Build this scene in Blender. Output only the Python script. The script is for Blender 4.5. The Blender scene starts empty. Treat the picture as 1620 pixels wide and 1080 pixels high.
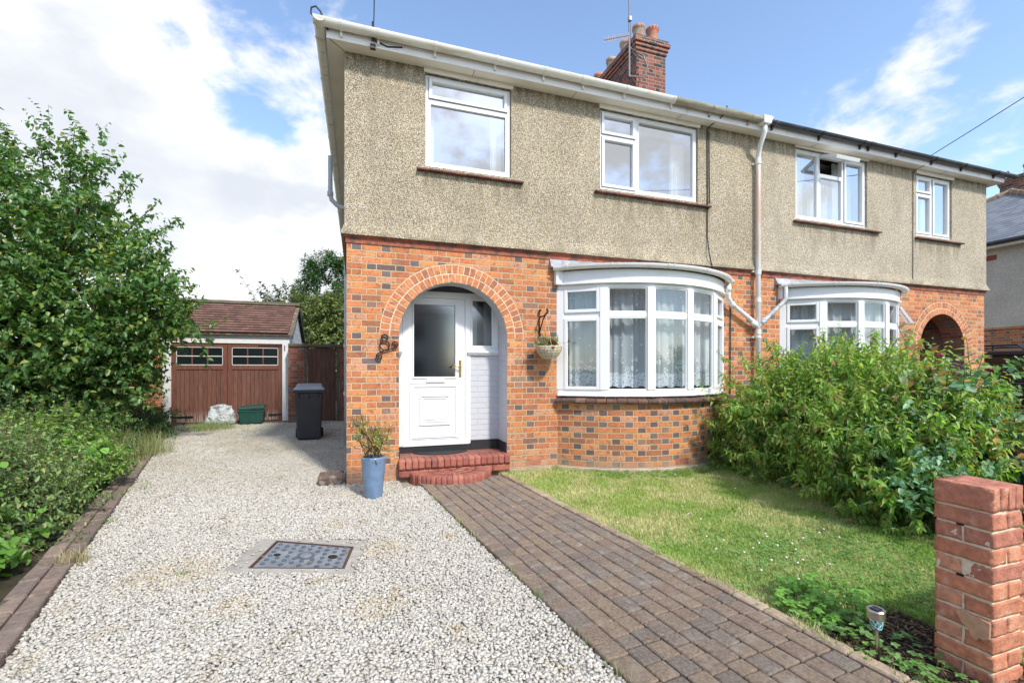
import bpy, bmesh, math, random
import numpy as np
from mathutils import Vector, Matrix
R = math.radians
scene = bpy.context.scene
col = scene.collection

# ------------------------------------------------------------------ camera
cam_d = bpy.data.cameras.new('camera')
cam = bpy.data.objects.new('camera', cam_d); col.objects.link(cam)
cam.location = (0.123, -5.72, 1.36)
cam.rotation_euler = (R(90), 0, R(-18.6))
cam_d.sensor_width = 36; cam_d.lens = 726/1620*36
cam_d.shift_y = 44.5/1620
cam_d.clip_start = 0.05; cam_d.clip_end = 6000
scene.camera = cam
scene.render.resolution_x = 1024; scene.render.resolution_y = 682

# ------------------------------------------------------------------ sun and sky
SUN_EL, SUN_AZ = R(45), R(18)      # azimuth measured from -Y towards +X
to_sun = Vector((math.sin(SUN_AZ)*math.cos(SUN_EL), -math.cos(SUN_AZ)*math.cos(SUN_EL), math.sin(SUN_EL)))
sd = bpy.data.lights.new('sun', 'SUN'); sd.energy = 2.05; sd.angle = R(5); sd.color = (1, .955, .89)
so = bpy.data.objects.new('sun', sd); col.objects.link(so)
so.rotation_euler = to_sun.to_track_quat('Z', 'Y').to_euler()
scene.view_settings.view_transform = 'Standard'; scene.view_settings.look = 'None'
scene.view_settings.exposure = 1.08; scene.view_settings.gamma = 1
scene.view_settings.use_curve_mapping = False
try:
    scene.cycles.max_bounces = 8; scene.cycles.transparent_max_bounces = 16
except Exception: pass

class NT:
    """tiny helper round a node tree"""
    def __init__(s, tree): s.t = tree; s.n = tree.nodes; s.l = tree.links; s.n.clear()
    def node(s, typ, ins=None, **kw):
        n = s.n.new(typ)
        for k, v in kw.items(): setattr(n, k, v)
        for k, v in (ins or {}).items(): s.set(n, k, v)
        return n
    def set(s, n, k, v):
        i = n.inputs[k]
        if hasattr(v, 'bl_idname') and isinstance(v, bpy.types.NodeSocket): s.l.new(v, i)
        elif isinstance(v, bpy.types.Node): s.l.new(v.outputs[0], i)
        else: i.default_value = v
    def m(s, op, a, b=None, c=None, clamp=False):
        n = s.n.new('ShaderNodeMath'); n.operation = op; n.use_clamp = clamp
        for i, v in enumerate((a, b, c)):
            if v is not None: s.set(n, i, v)
        return n.outputs[0]
    def vm(s, op, a, b=None):
        n = s.n.new('ShaderNodeVectorMath'); n.operation = op
        s.set(n, 0, a)
        if b is not None: s.set(n, 1, b)
        return n
    def noise(s, vec, scale, detail=3, rough=.55, dist=0, col_=False):
        n = s.node('ShaderNodeTexNoise', {'Scale': scale, 'Detail': detail, 'Roughness': rough, 'Distortion': dist})
        if vec is not None: s.set(n, 'Vector', vec)
        return n.outputs['Color' if col_ else 'Fac']
    def ramp(s, f, stops, interp='LINEAR'):
        n = s.n.new('ShaderNodeValToRGB'); cr = n.color_ramp; cr.interpolation = interp
        while len(cr.elements) < len(stops): cr.elements.new(.5)
        for e, (p, c) in zip(cr.elements, stops):
            e.position = p; e.color = (c, c, c, 1) if isinstance(c, (int, float)) else tuple(c)+(1,)
        s.set(n, 0, f); return n.outputs[0]
    def mr(s, v, a, b, c=0, d=1, smooth=True):
        n = s.n.new('ShaderNodeMapRange'); n.interpolation_type = 'SMOOTHSTEP' if smooth else 'LINEAR'; n.clamp = True
        s.set(n, 0, v)
        for i, x in zip((1, 2, 3, 4), (a, b, c, d)): s.set(n, i, x)
        return n.outputs[0]
    def mix(s, f, a, b, mode='MIX'):
        n = s.n.new('ShaderNodeMix'); n.data_type = 'RGBA'; n.blend_type = mode; n.clamp_factor = True
        s.set(n, 0, f)
        s.set(n, 6, tuple(a)+(1,) if isinstance(a, tuple) else a)
        s.set(n, 7, tuple(b)+(1,) if isinstance(b, tuple) else b)
        return n.outputs[2]
    def val(s, f, a, b):
        n = s.n.new('ShaderNodeMix'); n.data_type = 'FLOAT'
        s.set(n, 0, f); s.set(n, 2, a); s.set(n, 3, b); return n.outputs[0]

world = bpy.data.worlds.new('World'); scene.world = world; world.use_nodes = True
def build_world():
    w = NT(world.node_tree)
    out = w.node('ShaderNodeOutputWorld'); bg = w.node('ShaderNodeBackground')
    sky = w.node('ShaderNodeTexSky', sky_type='NISHITA', sun_disc=False, sun_elevation=SUN_EL,
                 sun_rotation=R(180)-SUN_AZ, air_density=1.0, dust_density=.6, ozone_density=1.2, altitude=50)
    d = w.node('ShaderNodeTexCoord').outputs['Generated']
    sep = w.node('ShaderNodeSeparateXYZ', {0: d})
    z = w.m('MAXIMUM', sep.outputs[2], 0.0)
    zz = w.m('ADD', z, .22)
    p = w.vm('MULTIPLY', d, (1.0, 1.0, 1.75)).outputs[0]
    p = w.vm('ADD', p, (3.1, 1.7, .3)).outputs[0]
    big = w.noise(p, 2.5, 7, .55, .15)
    fine = w.noise(w.vm('ADD', p, (9, 4, 2)).outputs[0], 7.5, 6, .6, .2)
    n = w.m('ADD', w.m('MULTIPLY', w.m('SUBTRACT', big, .5), 1.15), w.m('ADD', .5, w.m('MULTIPLY', w.m('SUBTRACT', fine, .5), .7)))
    # where the cloud banks stand in the sky: (direction, cosine radius start/end, amount)
    bias = -0.055
    def blob(b, dr, c0, c1, amt):
        v = Vector(dr).normalized()
        dt = w.vm('DOT_PRODUCT', d, tuple(v)).outputs['Value']
        return w.m('ADD', b, w.m('MULTIPLY', w.mr(dt, c0, c1), amt))
    bias = blob(w.m('ADD', 0.0, bias), (-.30, .93, .16), .84, .985, .27)       # low bank behind the garage
    bias = blob(bias, (-.46, .78, .42), .945, .993, .17)                          # top left
    bias = blob(bias, (-.20, .85, .49), .958, .993, .25)
    bias = blob(bias, (-.60, .76, .25), .93, .99, .12)
    bias = blob(bias, (-.262, .86, .435), .991, .9988, -.13)                     # blue gaps
    bias = blob(bias, (-.20, .90, .385), .993, .9992, -.14)
    bias = blob(bias, (-.36, .79, .49), .990, .9985, -.26)
    bias = blob(bias, (.20, .80, .56), .85, .985, -.20)                          # open blue above the roof
    bias = blob(bias, (.68, .58, .45), .86, .97, -.17)
    bias = blob(bias, (.80, .50, .345), .978, .9982, .13)                       # two small clouds on the right
    bias = blob(bias, (.748, .475, .465), .990, .9992, .05)
    bias = blob(bias, (.1, -1, .6), .35, .95, .02)
    for dr in ((.27, -.86, .43), (.52, -.72, .46), (.62, -.68, .36), (.72, -.6, .3)): bias = blob(bias, dr, .972, .999, .06)
    c = w.m('ADD', n, bias)
    mask = w.mr(c, .43, .64)
    shade = w.mr(w.noise(w.vm('ADD', p, (.12, -.05, .1)).outputs[0], 3.6, 5, .55), .35, .68)
    edge = w.mr(c, .60, .85)
    ccol = w.mix(w.m('MULTIPLY', w.m('SUBTRACT', 1.0, shade), edge), (.53, .535, .54), (.385, .405, .44))
    skyc = w.mix(1.0, sky.outputs[0], (SKYS, SKYS, SKYS), 'MULTIPLY')
    mixed = w.mix(w.m('MULTIPLY', mask, .98), skyc, ccol)
    w.set(bg, 'Color', mixed); w.set(bg, 'Strength', 1.0)
    w.l.new(bg.outputs[0], out.inputs[0])
SKYS = 0.15
build_world()

# ------------------------------------------------------------------ materials
MATS = {}
def mat(name):
    m = bpy.data.materials.new(name); m.use_nodes = True
    t = NT(m.node_tree); o = t.node('ShaderNodeOutputMaterial')
    MATS[name] = m
    return m, t, o
def pbsdf(t, o, color, rough=.7, bump=None, bstr=.5, bdist=.01, metallic=0, spec=.5, extra=None):
    b = t.node('ShaderNodeBsdfPrincipled')
    t.set(b, 'Base Color', tuple(color)+(1,) if isinstance(color, tuple) else color)
    t.set(b, 'Roughness', rough); t.set(b, 'Metallic', metallic); t.set(b, 'Specular IOR Level', spec)
    for k, v in (extra or {}).items(): t.set(b, k, v)
    if bump is not None:
        bn = t.node('ShaderNodeBump', {'Strength': bstr, 'Distance': bdist, 'Height': bump})
        t.l.new(bn.outputs[0], b.inputs['Normal'])
    t.l.new(b.outputs[0], o.inputs['Surface'])
    return b
def uvn(t): return t.node('ShaderNodeUVMap').outputs[0]
def pos(t): return t.node('ShaderNodeNewGeometry').outputs['Position']

def brick_mat(name, pd_h, pd_s, mortar=(.64, .51, .33), reds=None, dirt_low=.0, mw=.0052, dark=None, Hc=.075, bond='flemish', Ls=.225, bump=.9, pale=.10):
    m, t, o = mat(name)
    reds = reds or [(.50, .175, .075), (.60, .225, .088), (.64, .265, .105), (.55, .20, .082), (.60, .285, .16), (.40, .16, .08), (.68, .29, .11), (.62, .235, .092)]
    dark = dark or [(.17, .11, .095), (.25, .13, .095), (.19, .145, .135), (.30, .18, .125), (.15, .115, .105)]
    uv = t.node('ShaderNodeSeparateXYZ', {0: uvn(t)}); wob = t.noise(uvn(t), 14, 2)
    u = t.m('ADD', uv.outputs[0], t.m('MULTIPLY', t.m('SUBTRACT', wob, .5), .006)); v = t.m('ADD', uv.outputs[1], t.m('MULTIPLY', t.m('SUBTRACT', t.noise(uvn(t), 9, 1), .5), .007))
    row = t.m('FLOOR', t.m('DIVIDE', v, Hc))
    if bond == 'flemish':
        P = Ls*1.5
        odd = t.m('FLOORED_MODULO', row, 2.0)
        uo = t.m('ADD', u, t.m('MULTIPLY', odd, P/2))
        k = t.m('FLOOR', t.m('DIVIDE', uo, P)); p = t.m('SUBTRACT', uo, t.m('MULTIPLY', k, P))
        ish = t.m('GREATER_THAN', p, Ls)
        st = t.m('MULTIPLY', ish, Ls); wd = t.val(ish, Ls, Ls/2)
    else:
        P = Ls
        odd = t.m('FLOORED_MODULO', row, 2.0)
        uo = t.m('ADD', u, t.m('MULTIPLY', odd, P/2))
        k = t.m('FLOOR', t.m('DIVIDE', uo, P)); p = t.m('SUBTRACT', uo, t.m('MULTIPLY', k, P))
        ish = t.m('MULTIPLY', 0.0, p); st = t.m('MULTIPLY', 0.0, p); wd = t.m('ADD', st, Ls)
    du = t.m('MINIMUM', t.m('SUBTRACT', p, st), t.m('SUBTRACT', t.m('ADD', st, wd), p))
    vl = t.m('SUBTRACT', v, t.m('MULTIPLY', row, Hc))
    dv = t.m('MINIMUM', vl, t.m('SUBTRACT', Hc, vl))
    rag = t.m('MULTIPLY', t.m('SUBTRACT', t.noise(uvn(t), 60, 3, .7), .5), .006)
    dd = t.m('ADD', t.m('MINIMUM', du, dv), rag)
    mask = t.mr(dd, mw-.0015, mw+.002)
    idv = t.node('ShaderNodeCombineXYZ', {0: t.m('ADD', t.m('MULTIPLY', k, 2.0), ish), 1: row}).outputs[0]
    wn = t.node('ShaderNodeTexWhiteNoise', {'Vector': idv}, noise_dimensions='3D')
    rs = t.node('ShaderNodeSeparateColor', {0: wn.outputs['Color']})
    red = t.ramp(rs.outputs[0], [(i/len(reds), c) for i, c in enumerate(reds)], 'CONSTANT')
    drk = t.ramp(rs.outputs[1], [(i/len(dark), c) for i, c in enumerate(dark)], 'CONSTANT')
    isd = t.m('LESS_THAN', rs.outputs[2], t.val(ish, pd_s, pd_h))
    n1 = t.noise(uvn(t), 45, 4, .65)
    red = t.mix(t.mr(t.noise(uvn(t), 17, 3, .6, 1.0), .50, .66, 0, .62), red, (.22, .095, .07))
    c = t.mix(isd, red, drk)
    c = t.mix(1.0, c, t.ramp(n1, [(.3, .72), (.7, 1.22)]), 'MULTIPLY')
    c = t.mix(t.mr(t.noise(uvn(t), 4.2, 4, .65), .55, .8, 0, pale*3), c, (.62, .46, .36))
    mc = t.mix(t.noise(uvn(t), 30, 3), mortar, tuple(x*.72 for x in mortar))
    c = t.mix(mask, mc, c)
    c = t.mix(1.0, c, t.ramp(t.noise(uvn(t), 1.1, 5, .62), [(.32, .84), (.68, 1.10)]), 'MULTIPLY')
    if dirt_low:
        lo = t.mr(uv.outputs[1], .06, .26, dirt_low, 0)
        c = t.mix(t.m('MULTIPLY', lo, t.mr(t.noise(uvn(t), 7, 4), .3, .6)), c, (.42, .31, .22))
    h = t.m('ADD', mask, t.m('MULTIPLY', n1, .35))
    pbsdf(t, o, c, .88, h, bump, .006, spec=.25)
    return m
brick_mat('brick_wall', .38, .04, dirt_low=.6)
brick_mat('brick_bay', .93, .0, dirt_low=.6)
brick_mat('brick_chimney', .5, .3, mortar=(.42, .38, .32), reds=[(.30, .10, .065), (.22, .085, .06), (.36, .13, .08), (.27, .09, .07)], dark=[(.07, .055, .052), (.13, .075, .06)])
brick_mat('brick_old', .3, .2, mortar=(.32, .27, .21), reds=[(.27, .085, .055), (.21, .075, .05), (.33, .11, .07)])
brick_mat('brick_orange', .1, .05, reds=[(.55, .2, .08), (.48, .16, .07)])

def simple(name, c, rough=.6, var=.12, scale=8, bstr=.15, bdist=.004, metallic=0, spec=.5, c2=None, thr=(.45, .7), extra=None):
    m, t, o = mat(name)
    P = t.node('ShaderNodeTexCoord').outputs['Object']
    n = t.noise(P, scale, 5, .6)
    lo = tuple(x*(1-var) for x in c); hi = tuple(min(1, x*(1+var)) for x in c)
    cc = t.ramp(n, [(.3, lo), (.7, hi)])
    if c2: cc = t.mix(t.mr(t.noise(P, scale*.6, 6, .65, .5), thr[0], thr[1]), cc, c2)
    pbsdf(t, o, cc, rough, t.noise(P, scale*6, 3), bstr, bdist, metallic, spec, extra)
    return m
simple('upvc', (.80, .80, .79), .28, .03, 3, .02, c2=(.70, .69, .65), thr=(.62, .9))
simple('upvc_line', (.10, .10, .10), .6)
simple('painted_wood', (.72, .72, .70), .5, .06, 5, .1, c2=(.50, .47, .40), thr=(.62, .8))
simple('soffit', (.84, .79, .68), .6, .05, 3, .05, c2=(.52, .47, .38), thr=(.58, .85))
simple('fascia', (.82, .79, .77), .5, .05, 3, .05, c2=(.55, .46, .42), thr=(.58, .8))
simple('white_paint', (.68, .69, .70), .55, .04, 6, .2)
simple('black_gutter', (.028, .031, .035), .35, .2, 6, .05, c2=(.09, .095, .10), thr=(.5, .75))
simple('black_metal', (.015, .014, .014), .45, .2, 20)
simple('black_paint', (.02, .02, .022), .5, .2, 20)
simple('lead', (.34, .36, .39), .5, .25, 6, .3, c2=(.55, .56, .58))
simple('steel', (.55, .53, .50), .28, .1, 30, .02, metallic=1)
simple('galvanised', (.35, .34, .33), .5, .2, 30, .1, metallic=.6)
simple('aerial_metal', (.22, .2, .19), .5, .25, 30, .1, metallic=.5)
simple('brass', (.62, .46, .16), .25, .1, 30, .02, metallic=1)
simple('terracotta', (.52, .20, .12), .8, .2, 10, .3, c2=(.28, .21, .15), thr=(.5, .7))
simple('terracotta_old', (.36, .17, .11), .85, .2, 10, .3, c2=(.40, .36, .28), thr=(.42, .6))
simple('sill_tile', (.13, .052, .04), .45, .3, 14, .3, c2=(.05, .032, .028), thr=(.45, .65))
simple('dark_room', (.13, .13, .13), .9)
simple('rubber', (.022, .023, .025), .75, .2, 40, .4)
simple('bin_plastic', (.042, .044, .048), .45, .12, 9, .15, c2=(.06, .06, .062), thr=(.5, .8))
simple('bin_lid_sheen', (.34, .37, .41), .27, .1, 9, .1)  # pale grey-blue paints the sky's reflection into the lid colour
simple('blue_plastic', (.015, .02, .075), .4, .1, 9, .1)
simple('green_plastic', (.012, .065, .052), .42, .15, 9, .15, c2=(.03, .09, .075), thr=(.5, .8))
simple('concrete', (.37, .345, .30), .9, .18, 9, .5, c2=(.26, .24, .20), thr=(.5, .75))
simple('rough_render', (.40, .31, .24), .95, .2, 12, .8, c2=(.50, .42, .36), thr=(.42, .62))
simple('soil', (.028, .021, .016), 1, .4, 30, 1, .02)
simple('bark', (.09, .065, .045), .9, .3, 25, .8, .01)
simple('stem', (.09, .085, .03), .8, .3, 25, .2)
simple('blue_glaze', (.15, .23, .35), .22, .15, 12, .15, c2=(.20, .30, .42), thr=(.45, .75))
simple('asphalt', (.06, .06, .06), .95, .2, 20, .6)
simple('car_paint', (.012, .013, .016), .15, .1, 3, 0, spec=.6)
simple('chrome', (.6, .6, .6), .15, .05, 9, 0, metallic=1)
simple('wicker', (.62, .54, .38), .8, .2, 40, .4)
simple('petal_red', (.55, .012, .02), .6, .2, 30)
simple('petal_pink', (.70, .16, .26), .6, .2, 30)
simple('petal_white', (.75, .74, .70), .6, .1, 30)
simple('petal_yellow', (.75, .5, .05), .6, .1, 30)
simple('cable', (.02, .018, .016), .6)
simple('fabric_white', (.70, .71, .70), .9, .05, 9, .3)
simple('mortar', (.66, .56, .40), .95, .2, 30, .5)
simple('iron_rust', (.10, .045, .028), .8, .3, 30, .5)
simple('twig', (.13, .095, .055), .9, .4, 30)
simple('hopper_clay', (.15, .10, .075), .8, .4, 14, .5, c2=(.38, .34, .28), thr=(.5, .7))

def glass_mat(name, tint=(.9, .95, .97), base=.09, refl=1.0, rough=.012):
    m, t, o = mat(name)
    P = pos(t)
    bn = t.node('ShaderNodeBump', {'Strength': .012, 'Distance': .02, 'Height': t.noise(P, 2.2, 2)})
    fr = t.node('ShaderNodeFresnel', {'IOR': 1.45})
    fac = t.m('ADD', t.m('MULTIPLY', fr.outputs[0], refl), base, clamp=True)
    fac = t.m('MULTIPLY', fac, t.m('SUBTRACT', 1.0, t.node('ShaderNodeNewGeometry').outputs['Backfacing']))
    gl = t.node('ShaderNodeBsdfGlossy', {'Color': (.96, .98, 1, 1), 'Roughness': rough}); t.l.new(bn.outputs[0], gl.inputs['Normal'])
    tr = t.node('ShaderNodeBsdfTransparent', {'Color': tuple(math.sqrt(q) for q in tint)+(1,)})
    mx = t.node('ShaderNodeMixShader'); t.set(mx, 0, fac); t.l.new(tr.outputs[0], mx.inputs[1]); t.l.new(gl.outputs[0], mx.inputs[2])
    t.l.new(mx.outputs[0], o.inputs['Surface'])
glass_mat('glass', base=.42, refl=1.5)
glass_mat('glass_bay', base=.07)
glass_mat('glass_door', (.45, .50, .52), base=.13, rough=.10)
glass_mat('glass_car', (.12, .13, .13), base=.10)

def net_mat():
    m, t, o = mat('net_curtain')
    uv = t.node('ShaderNodeSeparateXYZ', {0: uvn(t)})
    u, v = uv.outputs[0], uv.outputs[1]
    # repeat of the lace pattern; v is height above the hem
    cell = t.node('ShaderNodeCombineXYZ', {0: t.m('MULTIPLY', u, 9.0), 1: t.m('MULTIPLY', v, 9.0)}).outputs[0]
    vo = t.node('ShaderNodeTexVoronoi', {'Vector': cell, 'Scale': 1.0, 'Randomness': .55})
    ring = t.m('ABSOLUTE', t.m('SUBTRACT', vo.outputs['Distance'], .36))
    flower = t.m('MAXIMUM', t.m('LESS_THAN', ring, .07), t.m('LESS_THAN', vo.outputs['Distance'], .13))
    low = t.mr(t.m('ADD', v, t.m('MULTIPLY', t.m('SINE', t.m('MULTIPLY', u, 21.0)), .07)), .30, .40, 1, 0)
    band = t.mr(v, .17, .20, 1, 0)
    vo2 = t.node('ShaderNodeTexVoronoi', {'Vector': cell, 'Scale': 2.6}, feature='DISTANCE_TO_EDGE')
    lace2 = t.m('LESS_THAN', vo2.outputs['Distance'], .16)
    c3 = t.node('ShaderNodeCombineXYZ', {0: t.m('MULTIPLY', u, 9.0), 1: t.m('MULTIPLY', v, 9.0)}).outputs[0]
    vo3 = t.node('ShaderNodeTexVoronoi', {'Vector': c3, 'Scale': 1.0, 'Randomness': .35})
    dots = t.m('LESS_THAN', vo3.outputs['Distance'], .13)
    pat = t.m('MAXIMUM', t.m('MULTIPLY', low, t.m('MAXIMUM', flower, t.m('MULTIPLY', band, lace2))), t.m('MULTIPLY', dots, t.m('SUBTRACT', 1.0, low)))
    alpha = t.m('ADD', .58, t.m('MULTIPLY', pat, .42))
    d = t.node('ShaderNodeBsdfDiffuse', {'Color': (.93, .94, .94, 1)}); tl = t.node('ShaderNodeBsdfTranslucent', {'Color': (.8, .82, .83, 1)})
    a = t.node('ShaderNodeAddShader'); mx0 = t.node('ShaderNodeMixShader'); t.set(mx0, 0, .3)
    t.l.new(d.outputs[0], mx0.inputs[1]); t.l.new(tl.outputs[0], mx0.inputs[2])
    tr = t.node('ShaderNodeBsdfTransparent'); mx = t.node('ShaderNodeMixShader'); t.set(mx, 0, alpha)
    t.l.new(tr.outputs[0], mx.inputs[1]); t.l.new(mx0.outputs[0], mx.inputs[2]); t.l.new(mx.outputs[0], o.inputs['Surface'])
net_mat()

def pebbledash(name, cols, dirt=True, gap=(.24, .19, .13)):
    m, t, o = mat(name)
    P = pos(t)
    vo = t.node('ShaderNodeTexVoronoi', {'Vector': P, 'Scale': 104.0, 'Randomness': 1.0})
    rs = t.node('ShaderNodeSeparateColor', {0: vo.outputs['Color']})
    c = t.ramp(rs.outputs[0], [(i/len(cols), k) for i, k in enumerate(cols)], 'CONSTANT')
    c = t.mix(t.mr(vo.outputs['Distance'], .35, .75), c, gap)
    c = t.mix(1.0, c, t.ramp(t.noise(P, 1.3, 5, .6), [(.3, .86), (.7, 1.12)]), 'MULTIPLY')
    if dirt:
        sp = t.node('ShaderNodeSeparateXYZ', {0: P})
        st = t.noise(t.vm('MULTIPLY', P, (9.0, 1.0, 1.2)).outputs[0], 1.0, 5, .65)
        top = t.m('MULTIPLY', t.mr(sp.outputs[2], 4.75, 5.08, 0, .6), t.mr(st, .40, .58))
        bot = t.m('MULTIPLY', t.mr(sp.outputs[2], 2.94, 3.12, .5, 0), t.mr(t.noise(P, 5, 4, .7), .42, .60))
        far = t.mr(t.m('ADD', sp.outputs[0], t.m('MULTIPLY', st, .1)), 6.10, 6.16)
        c = t.mix(t.m('MULTIPLY', far, .14), c, (.66, .62, .55))
        big = t.noise(t.vm('MULTIPLY', P, (2.2, 1.0, .55)).outputs[0], 1.0, 5, .6)
        c = t.mix(t.mr(big, .50, .66, 0, .30), c, (.30, .255, .17))
        for w_ in ((.81, 2.19, 3.80), (3.25, 5.23, 3.80), (6.93, 8.98, 3.78), (9.94, 11.30, 3.78)):
            inx = t.m('MULTIPLY', t.mr(sp.outputs[0], w_[0]-.06, w_[0]+.04), t.mr(sp.outputs[0], w_[1]-.04, w_[1]+.06, 1, 0))
            dz = t.m('MULTIPLY', t.mr(sp.outputs[2], w_[2]-.45, w_[2], 0, .55), t.m('LESS_THAN', sp.outputs[2], w_[2]+.03))
            c = t.mix(t.m('MULTIPLY', t.m('MULTIPLY', inx, dz), t.mr(st, .42, .58)), c, (.20, .165, .10))
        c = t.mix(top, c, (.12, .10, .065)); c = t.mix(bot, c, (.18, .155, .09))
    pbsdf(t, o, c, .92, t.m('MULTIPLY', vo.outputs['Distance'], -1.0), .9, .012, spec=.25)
pebbledash('pebbledash', [(.70, .57, .35), (.82, .72, .52), (.58, .44, .24), (.86, .79, .64), (.72, .63, .44), (.32, .25, .165), (.75, .62, .40), (.90, .86, .77), (.59, .50, .34), (.41, .35, .26)])
pebbledash('pebbledash_grey', [(.88, .79, .64), (.78, .69, .55), (.93, .86, .72), (.62, .54, .42), (.88, .80, .65)], False, (.48, .43, .36))

def island_mat(name, cols, rough=.85, nscale=30, var=.25, bstr=.6, bdist=.006, c2=None, thr=(.5, .7), c2s=6, spec=.3):
    m, t, o = mat(name)
    P = pos(t)
    rnd = t.node('ShaderNodeNewGeometry').outputs['Random Per Island']
    c = t.ramp(rnd, [(i/len(cols), k) for i, k in enumerate(cols)], 'CONSTANT')
    n = t.noise(P, nscale, 5, .65)
    c = t.mix(1.0, c, t.ramp(n, [(.3, 1-var), (.7, 1+var)]), 'MULTIPLY')
    if c2: c = t.mix(t.mr(t.noise(P, c2s, 5, .7), thr[0], thr[1]), c, c2)
    pbsdf(t, o, c, rough, t.noise(P, nscale*3, 4, .7), bstr, bdist, spec=spec)
    return m
island_mat('arch_brick', [(.60, .225, .092), (.54, .20, .085), (.64, .265, .11), (.46, .175, .085), (.62, .255, .115), (.38, .155, .085), (.58, .215, .088)], c2=(.32, .14, .085), thr=(.48, .66), c2s=20)
island_mat('step_brick', [(.36, .125, .09), (.31, .105, .078), (.41, .155, .11), (.26, .10, .078), (.38, .14, .095)], rough=.7, c2=(.42, .17, .12), thr=(.6, .8))
island_mat('pier_brick', [(.60, .24, .135), (.54, .21, .12), (.64, .29, .18), (.50, .20, .125), (.62, .255, .145), (.46, .18, .12)], nscale=24, var=.3, bstr=1.0, bdist=.008, c2=(.66, .46, .36), thr=(.52, .82), c2s=14)
island_mat('paver', [(.28, .215, .165), (.30, .225, .17), (.265, .21, .17), (.31, .235, .17), (.29, .21, .16), (.27, .22, .18), (.24, .195, .16), (.32, .24, .175)], nscale=70, var=.42, bstr=1, bdist=.012, c2=(.42, .37, .31), thr=(.50, .78), c2s=9)
island_mat('edge_paver', [(.44, .33, .24), (.38, .29, .21), (.48, .37, .27), (.34, .25, .18)], nscale=40, bstr=1, c2=(.19, .15, .12), thr=(.5, .75))
island_mat('kerb_brick', [(.26, .19, .155), (.23, .175, .145), (.29, .215, .175), (.21, .16, .135)], nscale=30, bstr=1, c2=(.065, .06, .045), thr=(.55, .8))
island_mat('gravel_stone', [(.54, .512, .45), (.585, .555, .495), (.50, .47, .405), (.62, .59, .535), (.53, .49, .415), (.47, .445, .395), (.55, .52, .46), (.57, .525, .44), (.40, .375, .33), (.53, .50, .44)], nscale=90, var=.14, bstr=.4, bdist=.003, c2=(.44, .34, .18), thr=(.60, .74), c2s=1.3)
island_mat('roof_tile', [(.20, .115, .09), (.225, .125, .098), (.18, .10, .08), (.24, .14, .11), (.16, .095, .078)], nscale=30, c2=(.12, .10, .085), thr=(.58, .75), c2s=3)
island_mat('ridge_tile', [(.40, .12, .07), (.34, .10, .065)], nscale=30, c2=(.16, .15, .12), thr=(.5, .6), c2s=7)
island_mat('old_tile', [(.2, .13, .10), (.15, .11, .09), (.25, .17, .12)], nscale=30, c2=(.35, .30, .16), thr=(.5, .65), c2s=9)
island_mat('slate', [(.22, .23, .25), (.18, .19, .21), (.25, .26, .28), (.20, .21, .23)], nscale=30, var=.15, rough=.55)

def wood_mat(name, c, c2, plank=.10, axis=0, pale=(.35, .24, .18), worn=.0):
    m, t, o = mat(name)
    sp = t.node('ShaderNodeSeparateXYZ', {0: uvn(t)})
    x = sp.outputs[axis]
    k = t.m('FLOOR', t.m('DIVIDE', x, plank))
    wn = t.node('ShaderNodeTexWhiteNoise', noise_dimensions='1D'); t.set(wn, 'W', k)
    p = t.m('SUBTRACT', x, t.m('MULTIPLY', k, plank))
    d = t.m('MINIMUM', p, t.m('SUBTRACT', plank, p))
    groove = t.mr(d, .001, .005)
    g = t.noise(t.vm('MULTIPLY', uvn(t), (60.0, 3.0, 1.0) if axis == 0 else (3.0, 60.0, 1.0)).outputs[0], 1.0, 4, .65)
    cc = t.mix(wn.outputs['Value'], c, c2)
    cc = t.mix(1.0, cc, t.ramp(g, [(.3, .65), (.7, 1.35)]), 'MULTIPLY')
    cc = t.mix(t.mr(g, .6, .75, 0, .35), cc, pale)
    if worn: cc = t.mix(t.m('MULTIPLY', t.mr(sp.outputs[1], .12, .38, worn, 0), t.mr(g, .42, .55)), cc, (.38, .30, .25))
    cc = t.mix(groove, tuple(v*.25 for v in c), cc)
    pbsdf(t, o, cc, .75, t.m('ADD', groove, t.m('MULTIPLY', g, .3)), .8, .005, spec=.25)
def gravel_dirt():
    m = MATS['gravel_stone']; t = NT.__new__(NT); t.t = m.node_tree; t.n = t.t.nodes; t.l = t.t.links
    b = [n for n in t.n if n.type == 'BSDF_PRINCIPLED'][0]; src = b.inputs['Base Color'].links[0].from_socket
    P = pos(t); sp = t.node('ShaderNodeSeparateXYZ', {0: P})
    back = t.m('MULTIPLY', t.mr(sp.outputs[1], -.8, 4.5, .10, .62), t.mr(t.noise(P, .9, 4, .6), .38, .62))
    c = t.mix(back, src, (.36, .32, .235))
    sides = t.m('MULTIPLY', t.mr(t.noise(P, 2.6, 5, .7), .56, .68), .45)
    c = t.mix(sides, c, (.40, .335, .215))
    for (x, y, r) in ((.30, -2.15, .24), (-1.0, -2.1, .34), (-.05, -1.45, .16), (-.55, -2.75, .16), (.2, -3.0, .2)):
        dd = t.vm('DISTANCE', t.vm('MULTIPLY', P, (1.0, 1.0, 0.0)).outputs[0], (x, y, 0.0)).outputs['Value']
        k = t.m('MULTIPLY', t.mr(t.m('ADD', dd, t.m('MULTIPLY', t.m('SUBTRACT', t.noise(P, 7, 4, .7), .5), .35)), r*.3, r*1.15, .42, 0), t.mr(t.noise(P, 26, 3, .7), .38, .6))
        c = t.mix(k, c, (.50, .37, .17))
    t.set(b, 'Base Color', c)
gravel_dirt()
wood_mat('garage_wood', (.14, .062, .045), (.18, .085, .06), .095, worn=.9)
wood_mat('gate_wood', (.11, .055, .042), (.15, .078, .056), .11)
wood_mat('frame_wood', (.16, .065, .045), (.18, .075, .052), 5.0)
wood_mat('old_board', (.13, .10, .075), (.16, .12, .09), .15, 1)

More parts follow.
